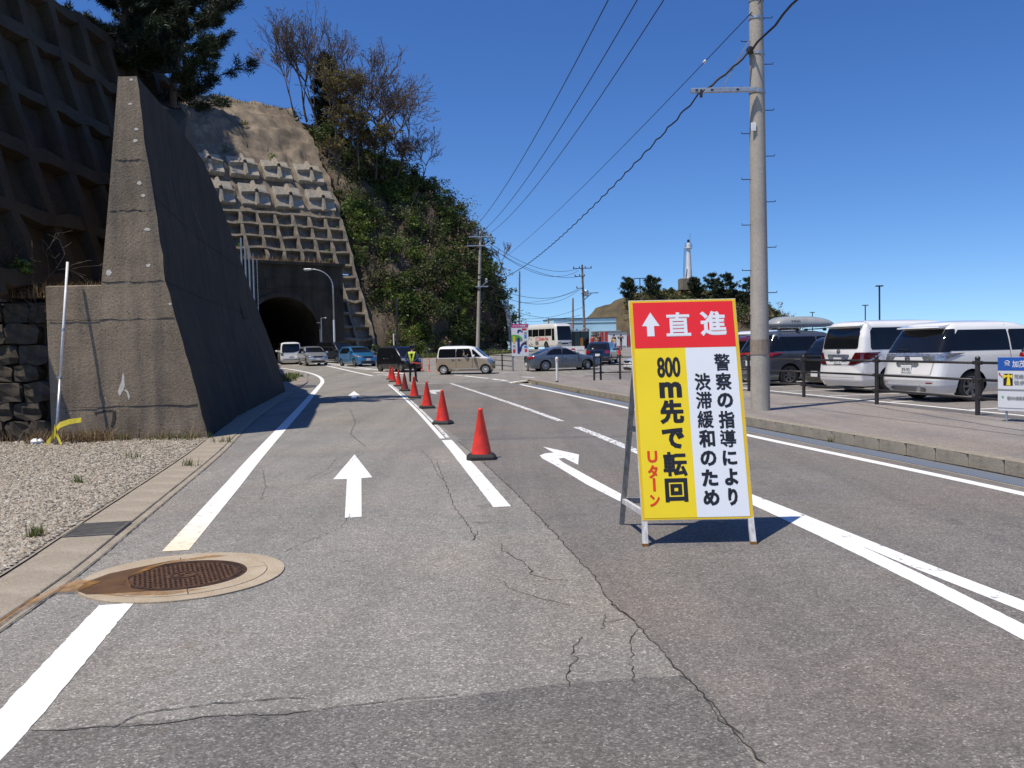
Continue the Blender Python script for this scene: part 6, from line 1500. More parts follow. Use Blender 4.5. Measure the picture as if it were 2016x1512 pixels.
for z in (.5, .64): MB().lathe([(.043, 0), (.043, .06)], (0, 0, z), 12, cap=False).build('reflective_band', M['white_paint'], dl)
dls = [((744, 719.5), 'orange delineator post between the blue and the black car'), ((831, 729), 'orange delineator post right of the police officer'), ((845, 731), 'second orange delineator post from the officer'), ((859.5, 733), 'orange delineator post right behind the beige van'), ((1039.5, 729.5), 'orange delineator post at the tail of the grey sedan'), ((886, 733.5), 'orange delineator post seen under the beige van')]
for i, (p, lb_) in enumerate(dls):
    x, y = G(*p)
    if i == 3: y += .8
    if i == 5: y += 3
    if i == 0: dl.location = (x, y, zg(y)); dl['label'] = lb_
    else: dup(dl, (x, y, zg(y)), 0, lb_)
a = Vector(at(108, 826, 15.3)); b = Vector(at(133, 516, 15.9)); a.z = 0
wp = thing('snow_pole', 'tall thin white pole leaning beside the buttress', 'pole', a)
MB().tube([Vector(), (b - a) * .36], .028, 10).build('lower_tube', M['galv'], wp, smooth=True); MB().tube([(b - a) * .35, (b - a)], .022, 10).build('upper_tube', M['white_paint'], wp, smooth=True)
for f_ in (.36, .62): MB().tube([(b - a) * f_, (b - a) * (f_ + .012)], .033, 10).build('joint', M['galv'], wp)
YT = pm('yellow_tape', (.72, .58, .03), (.5, .4, .03), 8, .5)
tp = MB()
for k, pts in enumerate([[(0, 0, .22), (.12, -.05, .34), (.3, -.08, .40), (.5, -.06, .43)], [(0, 0, .2), (-.05, -.05, .1), (-.12, -.06, .02)], [(.02, 0, .2), (.1, -.08, .12), (.16, -.1, .0)], [(0, 0, .3), (.05, -.06, .22), (.02, -.07, .14)]]):
    rows = [[(x, y - .01, z - .05), (x, y, z + .05 * (1.2 - i * .2))] for i, (x, y, z) in enumerate(pts)]; tp.grid(rows)
tag(tp.build('yellow_tape', YT, loc=(a.x, a.y - .02, .03)), 'torn yellow tape tied round the foot of the white pole', 'tape')
mb = MB()
for i in range(5): mb.lathe([(.001, 0), (.05, .01), (.06, .05), (.02, .09), (.001, .1)], (rnd.uniform(-.25, .25), rnd.uniform(-.06, .06), 0), 7)
tag(mb.build('litter', M['white_paint'], loc=(a.x - .45, a.y + .25, .02)), 'crumpled white plastic litter at the foot of the stone wall', 'litter')
# ============================================================ street lamp and posts near the tunnel
x, y = G(659, 700); sx, sy = at(659, 690, 74)[:2]
sl_ = thing('street_lamp', 'grey curved street lamp in front of the tunnel portal', 'street lamp', (sx, sy, zg(sy)))
z1 = at(658, 560, 74)[2] - zg(74); tipx = at(612, 530, 74)
MB().tube([(0, 0, 0), (0, 0, z1 * .55)], .085, 10).build('lower_pole', M['white_paint'], sl_, angle=50)
tz = tipx[2] - zg(74); pts = [(0, 0, z1 * .5), (0, 0, z1 - .2)]
for k in range(1, 9):
    t = k / 8; pts.append(((tipx[0] - sx) * (1 - math.cos(t * math.pi / 2)), 0, z1 - .2 + (tz - z1 + .2) * math.sin(t * math.pi / 2)))
MB().tube(pts, [.07] * 2 + [.06 - .02 * k / 8 for k in range(1, 9)], 10).build('curved_arm', M['galv'], sl_, smooth=True)
lx = tipx[0] - sx; MB().box((lx - .25, 0, tz - .02), (.75, .3, .16), bev=.06).build('lamp_head', M['galv'], sl_)
MB().box((lx - .28, 0, tz - .11), (.5, .22, .04), bev=.015).build('lens', M['lamp_clear'], sl_)
dx, dy = at(783, 690, 72)[:2]; zt = at(783, 586, 72)[2]
dp = thing('sign_post', 'dark slim post with a narrow white plate at the hill foot', 'post', (dx, dy, zg(dy))); MB().tube([(0, 0, 0), (0, 0, zt - zg(dy))], .09, 10).build('post', M['steel_dark'], dp, angle=50)
MB().box((-.3, -.05, 1.9), (.09, .04, .95)).build('plate', M['white_paint'], dp); MB().bar((0, 0, 2.3), (-.3, -.04, 2.3), .03, .03).build('bracket', M['galv'], dp)
dx, dy = at(634, 690, 76)[:2]; zt = at(634, 626, 76)[2] - zg(76)
cp_ = thing('detector_post', 'thin grey post with small brackets beside the tunnel arch', 'post', (dx, dy, zg(76)))
MB().tube([(0, 0, 0), (0, 0, zt)], .04, 8).build('post', M['galv'], cp_); MB().tube([(-.12, 0, 0), (-.12, 0, zt * .75)], .03, 8).build('second_post', M['galv'], cp_)
MB().bar((-.02, 0, zt), (.35, 0, zt + .02), .04, .05).build('arm', M['galv'], cp_); MB().bar((0, 0, zt - .4), (-.4, 0, zt - .4), .05, .05).build('arm', M['galv'], cp_); MB().box((.38, 0, zt), (.14, .12, .1), bev=.03).build('camera_head', M['white_paint'], cp_)
# ============================================================ welcome sign
wx, wy = G(1025, 731); sc_ = wy / 1743.0
ws = thing('welcome_sign', 'white map sign with a magenta heading on two posts at the junction', 'sign', (wx, wy, zg(wy)))
hz = lambda py: (731 - py) * sc_
wz0, wz1, ww_ = hz(701), hz(638), 33 * sc_
for sg in (-1, 1): MB().tube([(sg * ww_ * .47, .05, 0), (sg * ww_ * .47, .05, wz1 - .05)], .035, 8).build('post', M['galv'], ws)
SWH = pm('map_white', (.72, .73, .74), None, 2, .5)
MB().box((0, 0, (wz0 + wz1) / 2), (ww_, .04, wz1 - wz0)).build('panel', SWH, ws)
def wr(u0, v0, u1, v1, mat, name='print', off=.004):
    MB().box((-ww_ / 2 + (u0 + u1) / 2 * ww_, -.02 - off, wz0 + (v0 + v1) / 2 * (wz1 - wz0)), ((u1 - u0) * ww_, .004, (v1 - v0) * (wz1 - wz0))).build(name, mat, ws)
def wt(txt, u, v, wu, hv, mat, off=.010, bold=.03):
    g = glyph(txt, hv * (wz1 - wz0), wu * ww_, bold); g.materials.append(mat); o = link('lettering', g, ws, (-ww_ / 2 + u * ww_, -.02 - off, wz0 + v * (wz1 - wz0))); o.rotation_euler = (math.pi / 2, 0, 0)
MAG = pm('magenta', (.55, .015, .2), None, 2, .5); NAV = pm('navy_print', (.012, .025, .16), None, 2, .5); GRN = pm('map_green', (.12, .42, .06), None, 2, .5); BLU = pm('sky_print', (.05, .25, .6), None, 2, .5); RDP = pm('red_print', (.6, .03, .04), None, 2, .5); YLP = pm('map_yellow', (.68, .56, .03), None, 2, .5); GYP = pm('map_grey', (.25, .26, .26), None, 2, .5)
wr(0, .89, 1, 1, MAG, 'heading_band'); wt('ようこそ水族館へ', .5, .945, .86, .06, SWH)
wr(.62, .80, .90, .86, RDP); wr(0.02, .48, .16, .50, GYP)
hillp = MB(); P = [(0, .66), (.2, .67), (.42, .65), (.58, .60), (.66, .54), (.64, .47), (.35, .47), (0, .5)]; hillp.add([(-ww_ / 2 + u * ww_, -.0245, wz0 + v * (wz1 - wz0)) for u, v in P], [tuple(range(len(P)))]); hillp.build('map_hill', GRN, ws)
wr(.0, .46, .62, .505, GYP, off=.006); wr(.08, .40, .21, .62, YLP, 'yellow_tag', .008)
wr(.34, .08, .48, .52, NAV, 'arrow_shaft', .008)
hd_ = MB(); 
for P in ([(.27, .50), (.55, .50), (.41, .60)], [(.46, .14), (.55, .14), (.62, .30), (.72, .36), (.70, .42), (.56, .36), (.48, .26)], [(.64, .43), (.70, .33), (.78, .42)], [(.33, .72), (.43, .72), (.46, .77), (.60, .76), (.62, .71), (.68, .76), (.52, .83), (.38, .82)]):
    hd_.add([(-ww_ / 2 + u * ww_, -.0285, wz0 + v * (wz1 - wz0)) for u, v in P], [tuple(range(len(P)))])
hd_.build('route_arrows', NAV, ws)
wt('バス', .83, .715, .15, .07, INK); wr(.76, .55, .90, .66, BLU); wr(.74, .44, .92, .47, GYP); wr(.76, .35, .90, .43, INK); wr(.75, .25, .92, .32, BLU); wr(.77, .12, .91, .22, RDP)
wt('バス', .15, .31, .15, .07, INK); wr(.07, .10, .22, .22, RDP)
# ============================================================ information board on the near fence (right edge)
ib = Vector(at(1965, 757, 14.3)); isc = 14.3 / 1743; ax_ = Vector((-.15, .988, 0))
ibt = thing('information_board', 'white information board with a blue heading fixed to the fence at the right edge', 'sign', (ib.x, 14.3, .17), math.atan2(-.835, .55))
pz0, pz1 = at(1966, 808, 14.3)[2] - .17, at(1966, 703, 14.3)[2] - .17; PWd = 1.05; PH = pz1 - pz0
IBW = pm('board_white', (.66, .67, .68), (.6, .61, .62), 2, .5); IBB = pm('board_blue', (.015, .10, .42), None, 2, .45)
MB().box((PWd / 2, 0, (pz0 + pz1) / 2), (PWd, .02, PH), bev=.003).build('panel', IBW, ibt)
def ir(x0, z0, x1, z1, mat, name, off=.012): MB().box(((x0 + x1) / 2, -off, (z0 + z1) / 2), (x1 - x0, .004, z1 - z0)).build(name, mat, ibt)
def iz(py): return pz1 - (py - 703) * isc * 1.0
ir(.002, iz(729), PWd - .002, iz(703) - .002, IBB, 'heading_band'); ir(.002, iz(768.5), PWd - .002, iz(765.5), GYP, 'divider'); ir(.002, iz(803), PWd - .002, iz(802), GYP, 'divider')
def it(txt, px, py, wpx, hpx, mat, bold=.02, off=.0165):
    g = glyph(txt, hpx * isc, wpx * isc, bold); g.materials.append(mat); o = link('lettering', g, ibt, ((px - 1965) * isc, -off, iz(py))); o.rotation_euler = (math.pi / 2, 0, 0)
for sg_ in (.12, .93): MB().tube([(sg_, .03, 0), (sg_, .03, pz1 - .03)], .018, 8).build('post', M['galv'], ibt)
it('加', 1999, 716.5, 12, 13, IBW); it('茂', 2012.5, 716.5, 13, 14, IBW); it('水', 2026, 716.5, 13, 14, IBW)
it('荒崎灯', 2010, 741, 27, 9, GYP); it('徒歩3', 2009, 752.5, 25, 9, GYP); it('場内の誘導員の', 2003, 783, 40, 7.5, GYP)
ir((1976 - 1965) * isc, iz(758.5), (1994 - 1965) * isc, iz(735.5), INK, 'pictogram')
pg = MB(); 
for P in ([(1982, 758), (1984, 741), (1988, 741), (1990, 758)], [(1985, 740), (1976.5, 736.5), (1976.5, 745)], [(1987, 740), (1993.5, 736.5), (1993.5, 745)]): pg.add([((x - 1965) * isc, -.0155, iz(y_)) for x, y_ in P], [tuple(range(len(P)))])
pg.lathe([(.001, .0), (3 * isc, .0), (3 * isc, .001)], ((1986 - 1965) * isc, -.0156, iz(739.5)), 12, ax=(0, -1, 0)); pg.build('lighthouse_symbol', Y_, ibt)
pg = MB(); P = [(1967, 733.5), (1970.5, 734), (1969.5, 736), (1975, 742), (1974, 743.5), (1968.5, 737.5), (1967.5, 739)]; pg.add([((x - 1965) * isc, -.0155, iz(y_)) for x, y_ in P], [tuple(range(len(P)))]); pg.build('red_arrow', RDP, ibt)
pg = MB(); P = [(1975 + 3 * (1 if k % 2 == 0 else .42) * math.sin(k * math.pi / 5), 781 - 3 * (1 if k % 2 == 0 else .42) * math.cos(k * math.pi / 5)) for k in range(10)]; pg.add([((x - 1965) * isc, -.0155, iz(y_)) for x, y_ in P], [tuple(range(10))]); pg.build('green_star', pm('star_green', (.03, .4, .12), None, 2, .5), ibt)
lg = MB()
cxl, czl = (1983.5 - 1965) * isc, iz(714)
lg.tube([(cxl + 4.6 * isc * math.cos(t), -.0165, czl + 3.6 * isc * math.sin(t)) for t in np.linspace(-.3, math.pi + .3, 14)], .006, 4)
lg.tube([(cxl - 4.4 * isc, -.0165, czl - .8 * isc), (cxl + 4.4 * isc, -.0165, czl - .8 * isc)], .005, 4)
for k in (-3, -1.2, 1.2, 3): lg.tube([(cxl + k * .9 * isc, -.0165, czl - .8 * isc), (cxl + k * 1.1 * isc, -.0165, czl - 4 * isc), (cxl + k * 1.5 * isc, -.0165, czl - 6 * isc)], .005, 4)
lg.build('jellyfish_logo', IBW, ibt)

# ============================================================ PEOPLE
def skin_body(J, E, name='body', sub=2):
    names = list(J); me = bpy.data.meshes.new('sk'); me.from_pydata([J[n][0] for n in names], [(names.index(a), names.index(b)) for a, b in E], []); me.update()
    o = bpy.data.objects.new('sk', me); C.objects.link(o)
    md = o.modifiers.new('s', 'SKIN'); md.use_smooth_shade = True
    for i, n in enumerate(names):
        r = J[n][1]; me.skin_vertices[0].data[i].radius = (r, r) if not hasattr(r, '__len__') else r; me.skin_vertices[0].data[i].use_root = (n == 'pelvis')
    o.modifiers.new('u', 'SUBSURF').levels = sub
    bpy.context.view_layer.update(); m2 = bpy.data.meshes.new_from_object(o.evaluated_get(bpy.context.evaluated_depsgraph_get()))
    bpy.data.objects.remove(o); m2.name = name; return m2
EDG = [('pelvis', 'spine'), ('spine', 'chest'), ('chest', 'neck'), ('neck', 'head'), ('head', 'crown')]
for s_ in 'lr':
    EDG += [('chest', 'sh' + s_), ('sh' + s_, 'el' + s_), ('el' + s_, 'wr' + s_), ('wr' + s_, 'pa' + s_), ('pelvis', 'hip' + s_), ('hip' + s_, 'kn' + s_), ('kn' + s_, 'an' + s_), ('an' + s_, 'toe' + s_)]
SKIN = pm('skin', (.42, .24, .16), (.36, .2, .13), 8, .55); HAIR = pm('dark_hair', (.015, .012, .01), None, 8, .5)
def person(loc, rz, label, top, bottom, pose=None, hair=True, group=None, h=1.70, shoe=None):
    k = h / 1.70; Jp = dict(pelvis=((0, 0, .93), (.145, .11)), spine=((0, 0, 1.12), (.14, .105)), chest=((0, 0, 1.33), (.16, .115)), neck=((0, .01, 1.48), .058), head=((0, .025, 1.58), (.076, .09)), crown=((0, .02, 1.66), (.07, .082)))
    for s_, g in (('l', -1), ('r', 1)):
        Jp.update({'sh' + s_: ((g * .19, 0, 1.39), .062), 'el' + s_: ((g * .235, -.02, 1.12), .046), 'wr' + s_: ((g * .235, .06, .88), .032), 'pa' + s_: ((g * .23, .09, .81), .035), 'hip' + s_: ((g * .095, 0, .86), .098), 'kn' + s_: ((g * .10, .01, .49), .062), 'an' + s_: ((g * .10, -.03, .09), .045), 'toe' + s_: ((g * .115, .13, .04), .04)})
    for n, v in (pose or {}).items(): Jp[n] = (v, Jp[n][1])
    t = thing('person', label, 'person', loc, rz, group); t.scale = (k, k, k)
    me = skin_body(Jp, EDG); mats = [top, bottom, SKIN, shoe or M['black']]
    for m in mats: me.materials.append(m)
    hp = Vector(Jp['head'][0]); pel = Vector(Jp['pelvis'][0]); ch = Vector(Jp['chest'][0])
    keys = [(n, Vector(Jp[n][0])) for n in Jp]
    mi = {'pelvis': 1, 'hipl': 1, 'hipr': 1, 'knl': 1, 'knr': 1, 'anl': 1, 'anr': 1, 'toel': 3, 'toer': 3, 'head': 2, 'crown': 2, 'neck': 2, 'pal': 2, 'par': 2}
    for p in me.polygons:
        c = p.center; n = min(keys, key=lambda q: (q[1] - c).length)[0]; p.material_index = mi.get(n, 0); p.use_smooth = True
    link('body', me, t)
    cr = Vector(Jp['crown'][0]); up = (cr - hp).normalized(); fw = Vector((0, 1, 0)); fw = (fw - up * fw.dot(up)).normalized(); rt = fw.cross(up)
    B = Matrix((rt, fw, up)).transposed().to_4x4(); B.translation = hp
    def hpart(nm, mb, mat):
        o = mb.build(nm, mat, t, smooth=True); o.matrix_local = B; return o
    if hair: hpart('hair', MB().lathe([(.098, .015), (.104, .06), (.092, .12), (.055, .155), (.001, .168)], (0, -.018, .0), 14, cap=False), HAIR); 
    f = MB()
    for g in (-1, 1): f.lathe([(.001, -.01), (.012, 0), (.001, .01)], (g * .032, .088, .02), 8, ax=(0, 1, 0))
    hpart('eyes', f, M['black']); n_ = MB(); n_.add([(0, .09, .03), (-.014, .088, -.02), (.014, .088, -.02), (0, .115, -.014)], [(0, 1, 3), (0, 3, 2), (1, 2, 3)]); hpart('nose', n_, SKIN)
    e = MB()
    for g in (-1, 1): e.box((g * .083, .0, .01), (.016, .035, .055), bev=.006)
    hpart('ears', e, SKIN)
    for s_, g in (('l', -1), ('r', 1)):
        a, b = Vector(Jp['wr' + s_][0]), Vector(Jp['pa' + s_][0]); d = (b - a).normalized(); x = d.cross(Vector((0, 1, .2))); x = x.normalized() if x.length > .1 else Vector((1, 0, 0)); fm = MB()
        for q in range(4):
            o_ = b + x * (q - 1.5) * .019 + d * .02; L = (.062, .07, .066, .052)[q]; cu = d.cross(x) * .02
            fm.tube([o_, o_ + d * L * .55 + cu * .4, o_ + d * L + cu * 1.4], [.010, .009, .007], 5)
        fm.tube([a.lerp(b, .5) + x * .025, b + x * .048, b + x * .05 + d * .035], [.012, .010, .008], 5)
        fm.build('fingers', SKIN, t, smooth=True)
    return t, Jp
NAVY = pm('navy_uniform', (.02, .032, .075), (.014, .022, .055), 10, .8); DKN = pm('dark_trousers', (.012, .013, .02), None, 10, .8)
ox, oy = G(813, 752.5)
of, J = person((ox, oy, zg(oy)), -.12, 'police officer in navy uniform and yellow vest seen from behind, hands behind back', NAVY, DKN,
    dict(shl=(-.2, -.01, 1.39), shr=(.2, -.01, 1.39), ell=(-.31, -.13, 1.13), elr=(.31, -.13, 1.13), wrl=(-.09, -.20, .955), wrr=(.10, -.20, .955), pal=(-.02, -.215, .935), par=(.03, -.22, .93), knl=(-.12, .02, .49), anl=(-.13, -.02, .09), toel=(-.15, .14, .04), knr=(.12, .06, .50), anr=(.15, .06, .09), toer=(.18, .22, .04)), h=1.76)
CAP = pm('navy_cap', (.02, .025, .05), None, 6, .6); HV = pm('hi_vis_yellow', (.55, .68, .04), (.48, .6, .04), 6, .6)
cm = MB(); cm.lathe([(.105, .05), (.108, .10), (.145, .135), (.15, .15), (.12, .172), (.001, .178)], (0, 0, 1.585), 18); cm.build('cap', CAP, of, angle=50)
MB().lathe([(.110, .0), (.110, .04)], (0, 0, 1.638), 18, cap=False).build('cap_band', M['black'], of); MB().box((0, .135, 1.645), (.17, .08, .012), bev=.004).build('cap_peak', M['black'], of)
def strip(pts, wd, nm, y=-.015):
    rows = [[(x - wd / 2, yy + y, z), (x + wd / 2, yy + y, z)] for x, yy, z in pts]; m = MB(); m.grid(rows); m.grid([[(a[0], a[1] + .012, a[2]) for a in r] for r in rows]); m.build(nm, HV, of)
for g in (-1, 1):
    strip([(g * .125, -.085, 1.445), (g * .115, -.135, 1.36), (g * .085, -.145, 1.22), (g * .045, -.14, 1.06), (g * .03, -.135, 1.0)], .085, 'vest_strap')
strip([(0, -.11, 1.43), (0, -.135, 1.36)], .2, 'vest_yoke')
MB().tube([(.01, -.225, .945), (.07, -.23, .93)], .018, 8).build('baton_grip', M['black'], of)
bt = MB().tube([(.07, -.232, .93), (.44, -.25, .875)], .02, 8).build('signal_baton', pm('baton_red', (.8, .05, .03), None, 5, .35)); bt.location = of.location; bt.rotation_euler = of.rotation_euler; bt.scale = of.scale
tag(bt, 'red signal baton held behind the police officer\'s back', 'baton')
MB().box((-.17, -.1, .95), (.12, .1, .2), bev=.03).build('belt_pouch', NAVY, of)
# people at the far ticket area
TAN = pm('tan_jacket', (.42, .25, .13), None, 8, .8); JEAN = pm('pale_jeans', (.3, .36, .45), None, 8, .8); DRK = pm('dark_coat', (.02, .02, .024), None, 8, .8); REDC = pm('red_coat', (.45, .04, .04), None, 8, .8); GRY = pm('grey_coat', (.14, .13, .13), None, 8, .8)
def far_at(px, Y): return (at(px, 690, Y)[0], Y, zg(Y))
person(far_at(1211, 88), .4, 'person in a tan jacket bending forward beside the navy hatchback', TAN, JEAN, dict(spine=(0, .06, 1.08), chest=(0, .22, 1.2), neck=(0, .34, 1.27), head=(0, .42, 1.30), crown=(0, .49, 1.33), shl=(-.19, .24, 1.24), shr=(.19, .24, 1.24), ell=(-.24, .33, .98), elr=(.24, .33, .98), wrl=(-.18, .42, .78), wrr=(.18, .42, .78), pal=(-.16, .44, .71), par=(.16, .44, .71)), group='people by the far shelter')
person(far_at(1209, 96), 2.6, 'person in dark clothes standing behind the bending tan jacket', DRK, DRK, group='people by the far shelter')
person(far_at(1223, 94), 1.9, 'person in black with both arms raised to the face near the orange cones', DRK, GRY, dict(ell=(-.3, .12, 1.25), elr=(.3, .12, 1.25), wrl=(-.14, .22, 1.45), wrr=(.14, .22, 1.45), pal=(-.09, .23, 1.5), par=(.09, .23, 1.5)), group='people by the far shelter')
person(far_at(1172, 96), 3.0, 'person in a dark coat queuing left of the red banner', DRK, GRY, group='people by the far shelter')
person(far_at(1179, 98), 2.8, 'taller person in black queuing beside the red banner', DRK, DRK, group='people by the far shelter', h=1.8)
person(far_at(1166, 93), 2.2, 'person in a red coat next to the dark shelter', REDC, DRK, group='people by the far shelter')
person(far_at(1175.5, 91), 3.4, 'person in a brown jacket with back to the queue', TAN, DRK, group='people by the far shelter', h=1.6)
# driver of the beige van leaning an elbow out of the window
a = c8[0].rotation_euler.z
def vanp(x, y, z): return (x - 1.7, y, z)
drv = thing('person', 'van driver in grey leaning an arm out of the beige van window', 'person', c8[0].location, a)
DJ = dict(pelvis=((-.0, -.70, 1.0), .05), spine=((.0, -.705, 1.05), .07), chest=((0, -.705, 1.12), .075), neck=((.0, -.70, 1.2), .045), head=((.01, -.70, 1.29), .075), crown=((.01, -.70, 1.36), .07), sh=((.06, -.74, 1.08), .05), el=((.14, -.80, .99), .042), wr=((.24, -.80, 1.1), .032), pa=((.25, -.79, 1.17), .034))
me = skin_body(DJ, [('pelvis', 'spine'), ('spine', 'chest'), ('chest', 'neck'), ('neck', 'head'), ('head', 'crown'), ('chest', 'sh'), ('sh', 'el'), ('el', 'wr'), ('wr', 'pa')])
for m in (GRY, SKIN): me.materials.append(m)
for p in me.polygons: p.material_index = 1 if p.center.z > 1.2 or (p.center.x > .2 and p.center.z > 1.08) else 0; p.use_smooth = True
link('body', me, drv); MB().lathe([(.082, .0), (.088, .05), (.06, .09), (.001, .1)], (.0, -.70, 1.30), 12, cap=False).build('hair', HAIR, drv, smooth=True)
# ============================================================ FAR: headland, lighthouse, buildings
RIDGE = [(1146, 628), (1160, 618), (1180, 603), (1200, 597), (1222, 586), (1245, 580), (1270, 573), (1300, 574), (1340, 571), (1380, 571), (1420, 574), (1460, 582), (1500, 600), (1540, 640), (1560, 670)]
rows = []
for v in np.linspace(0, 1, 12):
    r = []
    for i, px in enumerate(np.linspace(1146, 1560, 46)):
        ry = float(np.interp(px, [p[0] for p in RIDGE], [p[1] for p in RIDGE])); q = at(px, ry, 205); z = 1.4 + (q[2] - 1.4) * v ** .8
        y = 188 + 17 * v ** 1.3 + vnoise(px * .09, v * 5, 1.5) * 3.0; x = q[0] + vnoise(px * .12, v * 6, 7.7) * 1.0
        r.append((x, y, z + (vnoise(px * .15, v * 8, 3.1) * .8 + vnoise(px * .4, v * 15, 9.1) * .5) * min(1, v * 3)))
    rows.append(r)
rows.append([(p[0], p[1] + 25, p[2] - 2) for p in rows[-1]]); rows.append([(p[0], p[1] + 60, 0) for p in rows[-2]])
def headmat():
    m, t, b, L = nmat('headland_ground'); b.inputs['Roughness'].default_value = .95; v = coords(t); g = N(t, 'NewGeometry'); sx = N(t, 'SeparateXYZ'); L.new(g.outputs['Normal'], sx.inputs[0])
    rock = ramp(t, noise_(t, v, .5, 8, .7), [(.38, (.035, .026, .018)), (.62, (.13, .095, .062))]); gr = ramp(t, noise_(t, v, .35, 6), [(.36, (.06, .045, .025)), (.62, (.105, .085, .04))])
    L.new(mixc(t, ramp(t, sx.outputs[2], [(.5, 0.0), (.75, 1.0)]), rock, gr), b.inputs['Base Color']); return m
o = fixn(MB().grid(rows).build('headland', headmat(), smooth=True)); tag(o, kind='structure')
cs_, rs_ = [], []
for i in range(620):
    px = nrs.uniform(1228, 1540); v = nrs.uniform(.35, 1.0); ry = float(np.interp(px, [p[0] for p in RIDGE], [p[1] for p in RIDGE])); q = at(px, ry, 205)
    if px < 1290 and nrs.random() < .6: continue
    cs_.append((q[0], 187 + 17 * v ** 1.3, 1.6 + (q[2] - 1.4) * v ** .8)); rs_.append(nrs.uniform(.7, 1.6))
V, Fc = leaf_cloud(cs_, rs_, 46, .3); tag(link('headland_scrub', npmesh('headland_scrub', V, Fc, GREEN2)), 'dark green scrub covering the headland below the lighthouse', 'shrubs', kind='stuff')
cs_ = [(c[0] + nrs.normal() * 2, c[1] - 1.2, c[2] - .3) for c in cs_[::2]]; V, Fc = leaf_cloud(cs_, [1.0] * len(cs_), 26, .26); tag(link('headland_dry_scrub', npmesh('headland_dry_scrub', V, Fc, VINE)), 'dry brown scrub on the headland slope', 'shrubs', kind='stuff')
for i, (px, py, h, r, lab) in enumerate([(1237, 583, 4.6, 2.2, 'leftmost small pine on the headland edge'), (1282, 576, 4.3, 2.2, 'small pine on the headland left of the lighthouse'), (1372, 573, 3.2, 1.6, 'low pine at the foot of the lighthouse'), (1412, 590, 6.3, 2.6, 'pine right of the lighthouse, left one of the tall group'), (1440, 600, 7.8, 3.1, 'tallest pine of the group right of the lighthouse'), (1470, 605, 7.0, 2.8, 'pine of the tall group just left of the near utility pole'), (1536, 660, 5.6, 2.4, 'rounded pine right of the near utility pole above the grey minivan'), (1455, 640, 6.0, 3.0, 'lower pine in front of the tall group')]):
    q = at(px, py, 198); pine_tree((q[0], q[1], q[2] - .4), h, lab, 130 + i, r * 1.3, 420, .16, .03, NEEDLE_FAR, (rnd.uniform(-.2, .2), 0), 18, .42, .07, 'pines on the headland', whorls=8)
# lighthouse
lb0 = at(1349, 571, 202); k_ = 202 / 1743.0
lh = thing('lighthouse', 'slender white lighthouse with a railed gallery on the headland', 'lighthouse', (lb0[0], 202, lb0[2]))
MB().box((.1, 0, 1.25), (25 * k_, 3.0, 2.6), bev=.05).build('base_block', M['beam'], lh); MB().box((.1 + 12.5 * k_ - .2, 0, 1.4), (.5, 3.02, 2.9)).build('base_buttress', M['wall'], lh)
cx_ = 7.5 * k_; WT = pm('lighthouse_white', (.74, .74, .72), (.6, .6, .57), 1.2, .6)
th = 81 * k_
MB().lathe([(6.6 * k_, 2.4), (5.6 * k_, 5.0), (4.2 * k_, th - 1.0), (4.0 * k_, th - .2), (7.2 * k_, th), (7.2 * k_, th + .18), (3.4 * k_, th + .2), (3.2 * k_, th + 1.0), (2.0 * k_, th + 1.3), (.001, th + 1.5)], (cx_, 0, 0), 20).build('tower', WT, lh, angle=40)
for j in range(10):
    aa = j * .628; MB().tube([(cx_ + 7 * k_ * math.cos(aa), 7 * k_ * math.sin(aa), th + .15), (cx_ + 7 * k_ * math.cos(aa), 7 * k_ * math.sin(aa), th + 1.1)], .04, 4).build('railing_post', M['galv'], lh)
for z in (.6, 1.1): MB().tube([(cx_ + 7 * k_ * math.cos(u), 7 * k_ * math.sin(u), th + z) for u in np.linspace(0, 2 * math.pi, 21)], .035, 4, cap=False).build('railing', M['galv'], lh)
MB().lathe([(.001, 0), (.28, 0), (.3, .5), (.001, .75)], (cx_, 0, th + 1.35), 10).build('lantern', M['glass'], lh)
MB().tube([(cx_ + .4, 0, th + 1), (cx_ + .4, 0, th + 3.4)], .035, 5).build('antenna', M['steel_dark'], lh)
for dx in (-.25, .0): MB().tube([(cx_ - 9.5 * k_ + dx, -.3, 2.5), (cx_ - 6.5 * k_ + dx, -.3, th + .1)], .05, 5).build('ladder_rail', M['steel_dark'], lh)
MB().bar((cx_ - 9 * k_, -.4, 2.6), (cx_ - 5 * k_, -.4, 5.0), .6, .12).build('stairs', M['white_paint'], lh)
# park lamps
def tlamp(px, py_top, Y, label, w2=.5):
    b = at(px, 690, Y); zt = at(px, py_top, Y)[2]; t = thing('park_lamp', label, 'street lamp', (b[0], Y, zg(Y)), 0, 'T-shaped park lamps')
    MB().tube([(0, 0, 0), (0, 0, zt - zg(Y))], .07, 8).build('pole', M['steel_dark'], t); MB().box((0, 0, zt - zg(Y)), (w2 * 2, .3, .1), bev=.03).build('lamp_head', M['steel_dark'], t)
tlamp(1732, 563, 70, 'tallest dark T-shaped park lamp above the white minivans', .28); tlamp(1704, 601, 105, 'middle T-shaped park lamp above the tall white minivan', .35); tlamp(1600, 615, 130, 'short far T-shaped park lamp above the roof box', .35); tlamp(1262, 548, 130, 'T-shaped park lamp left of the lighthouse', .9)
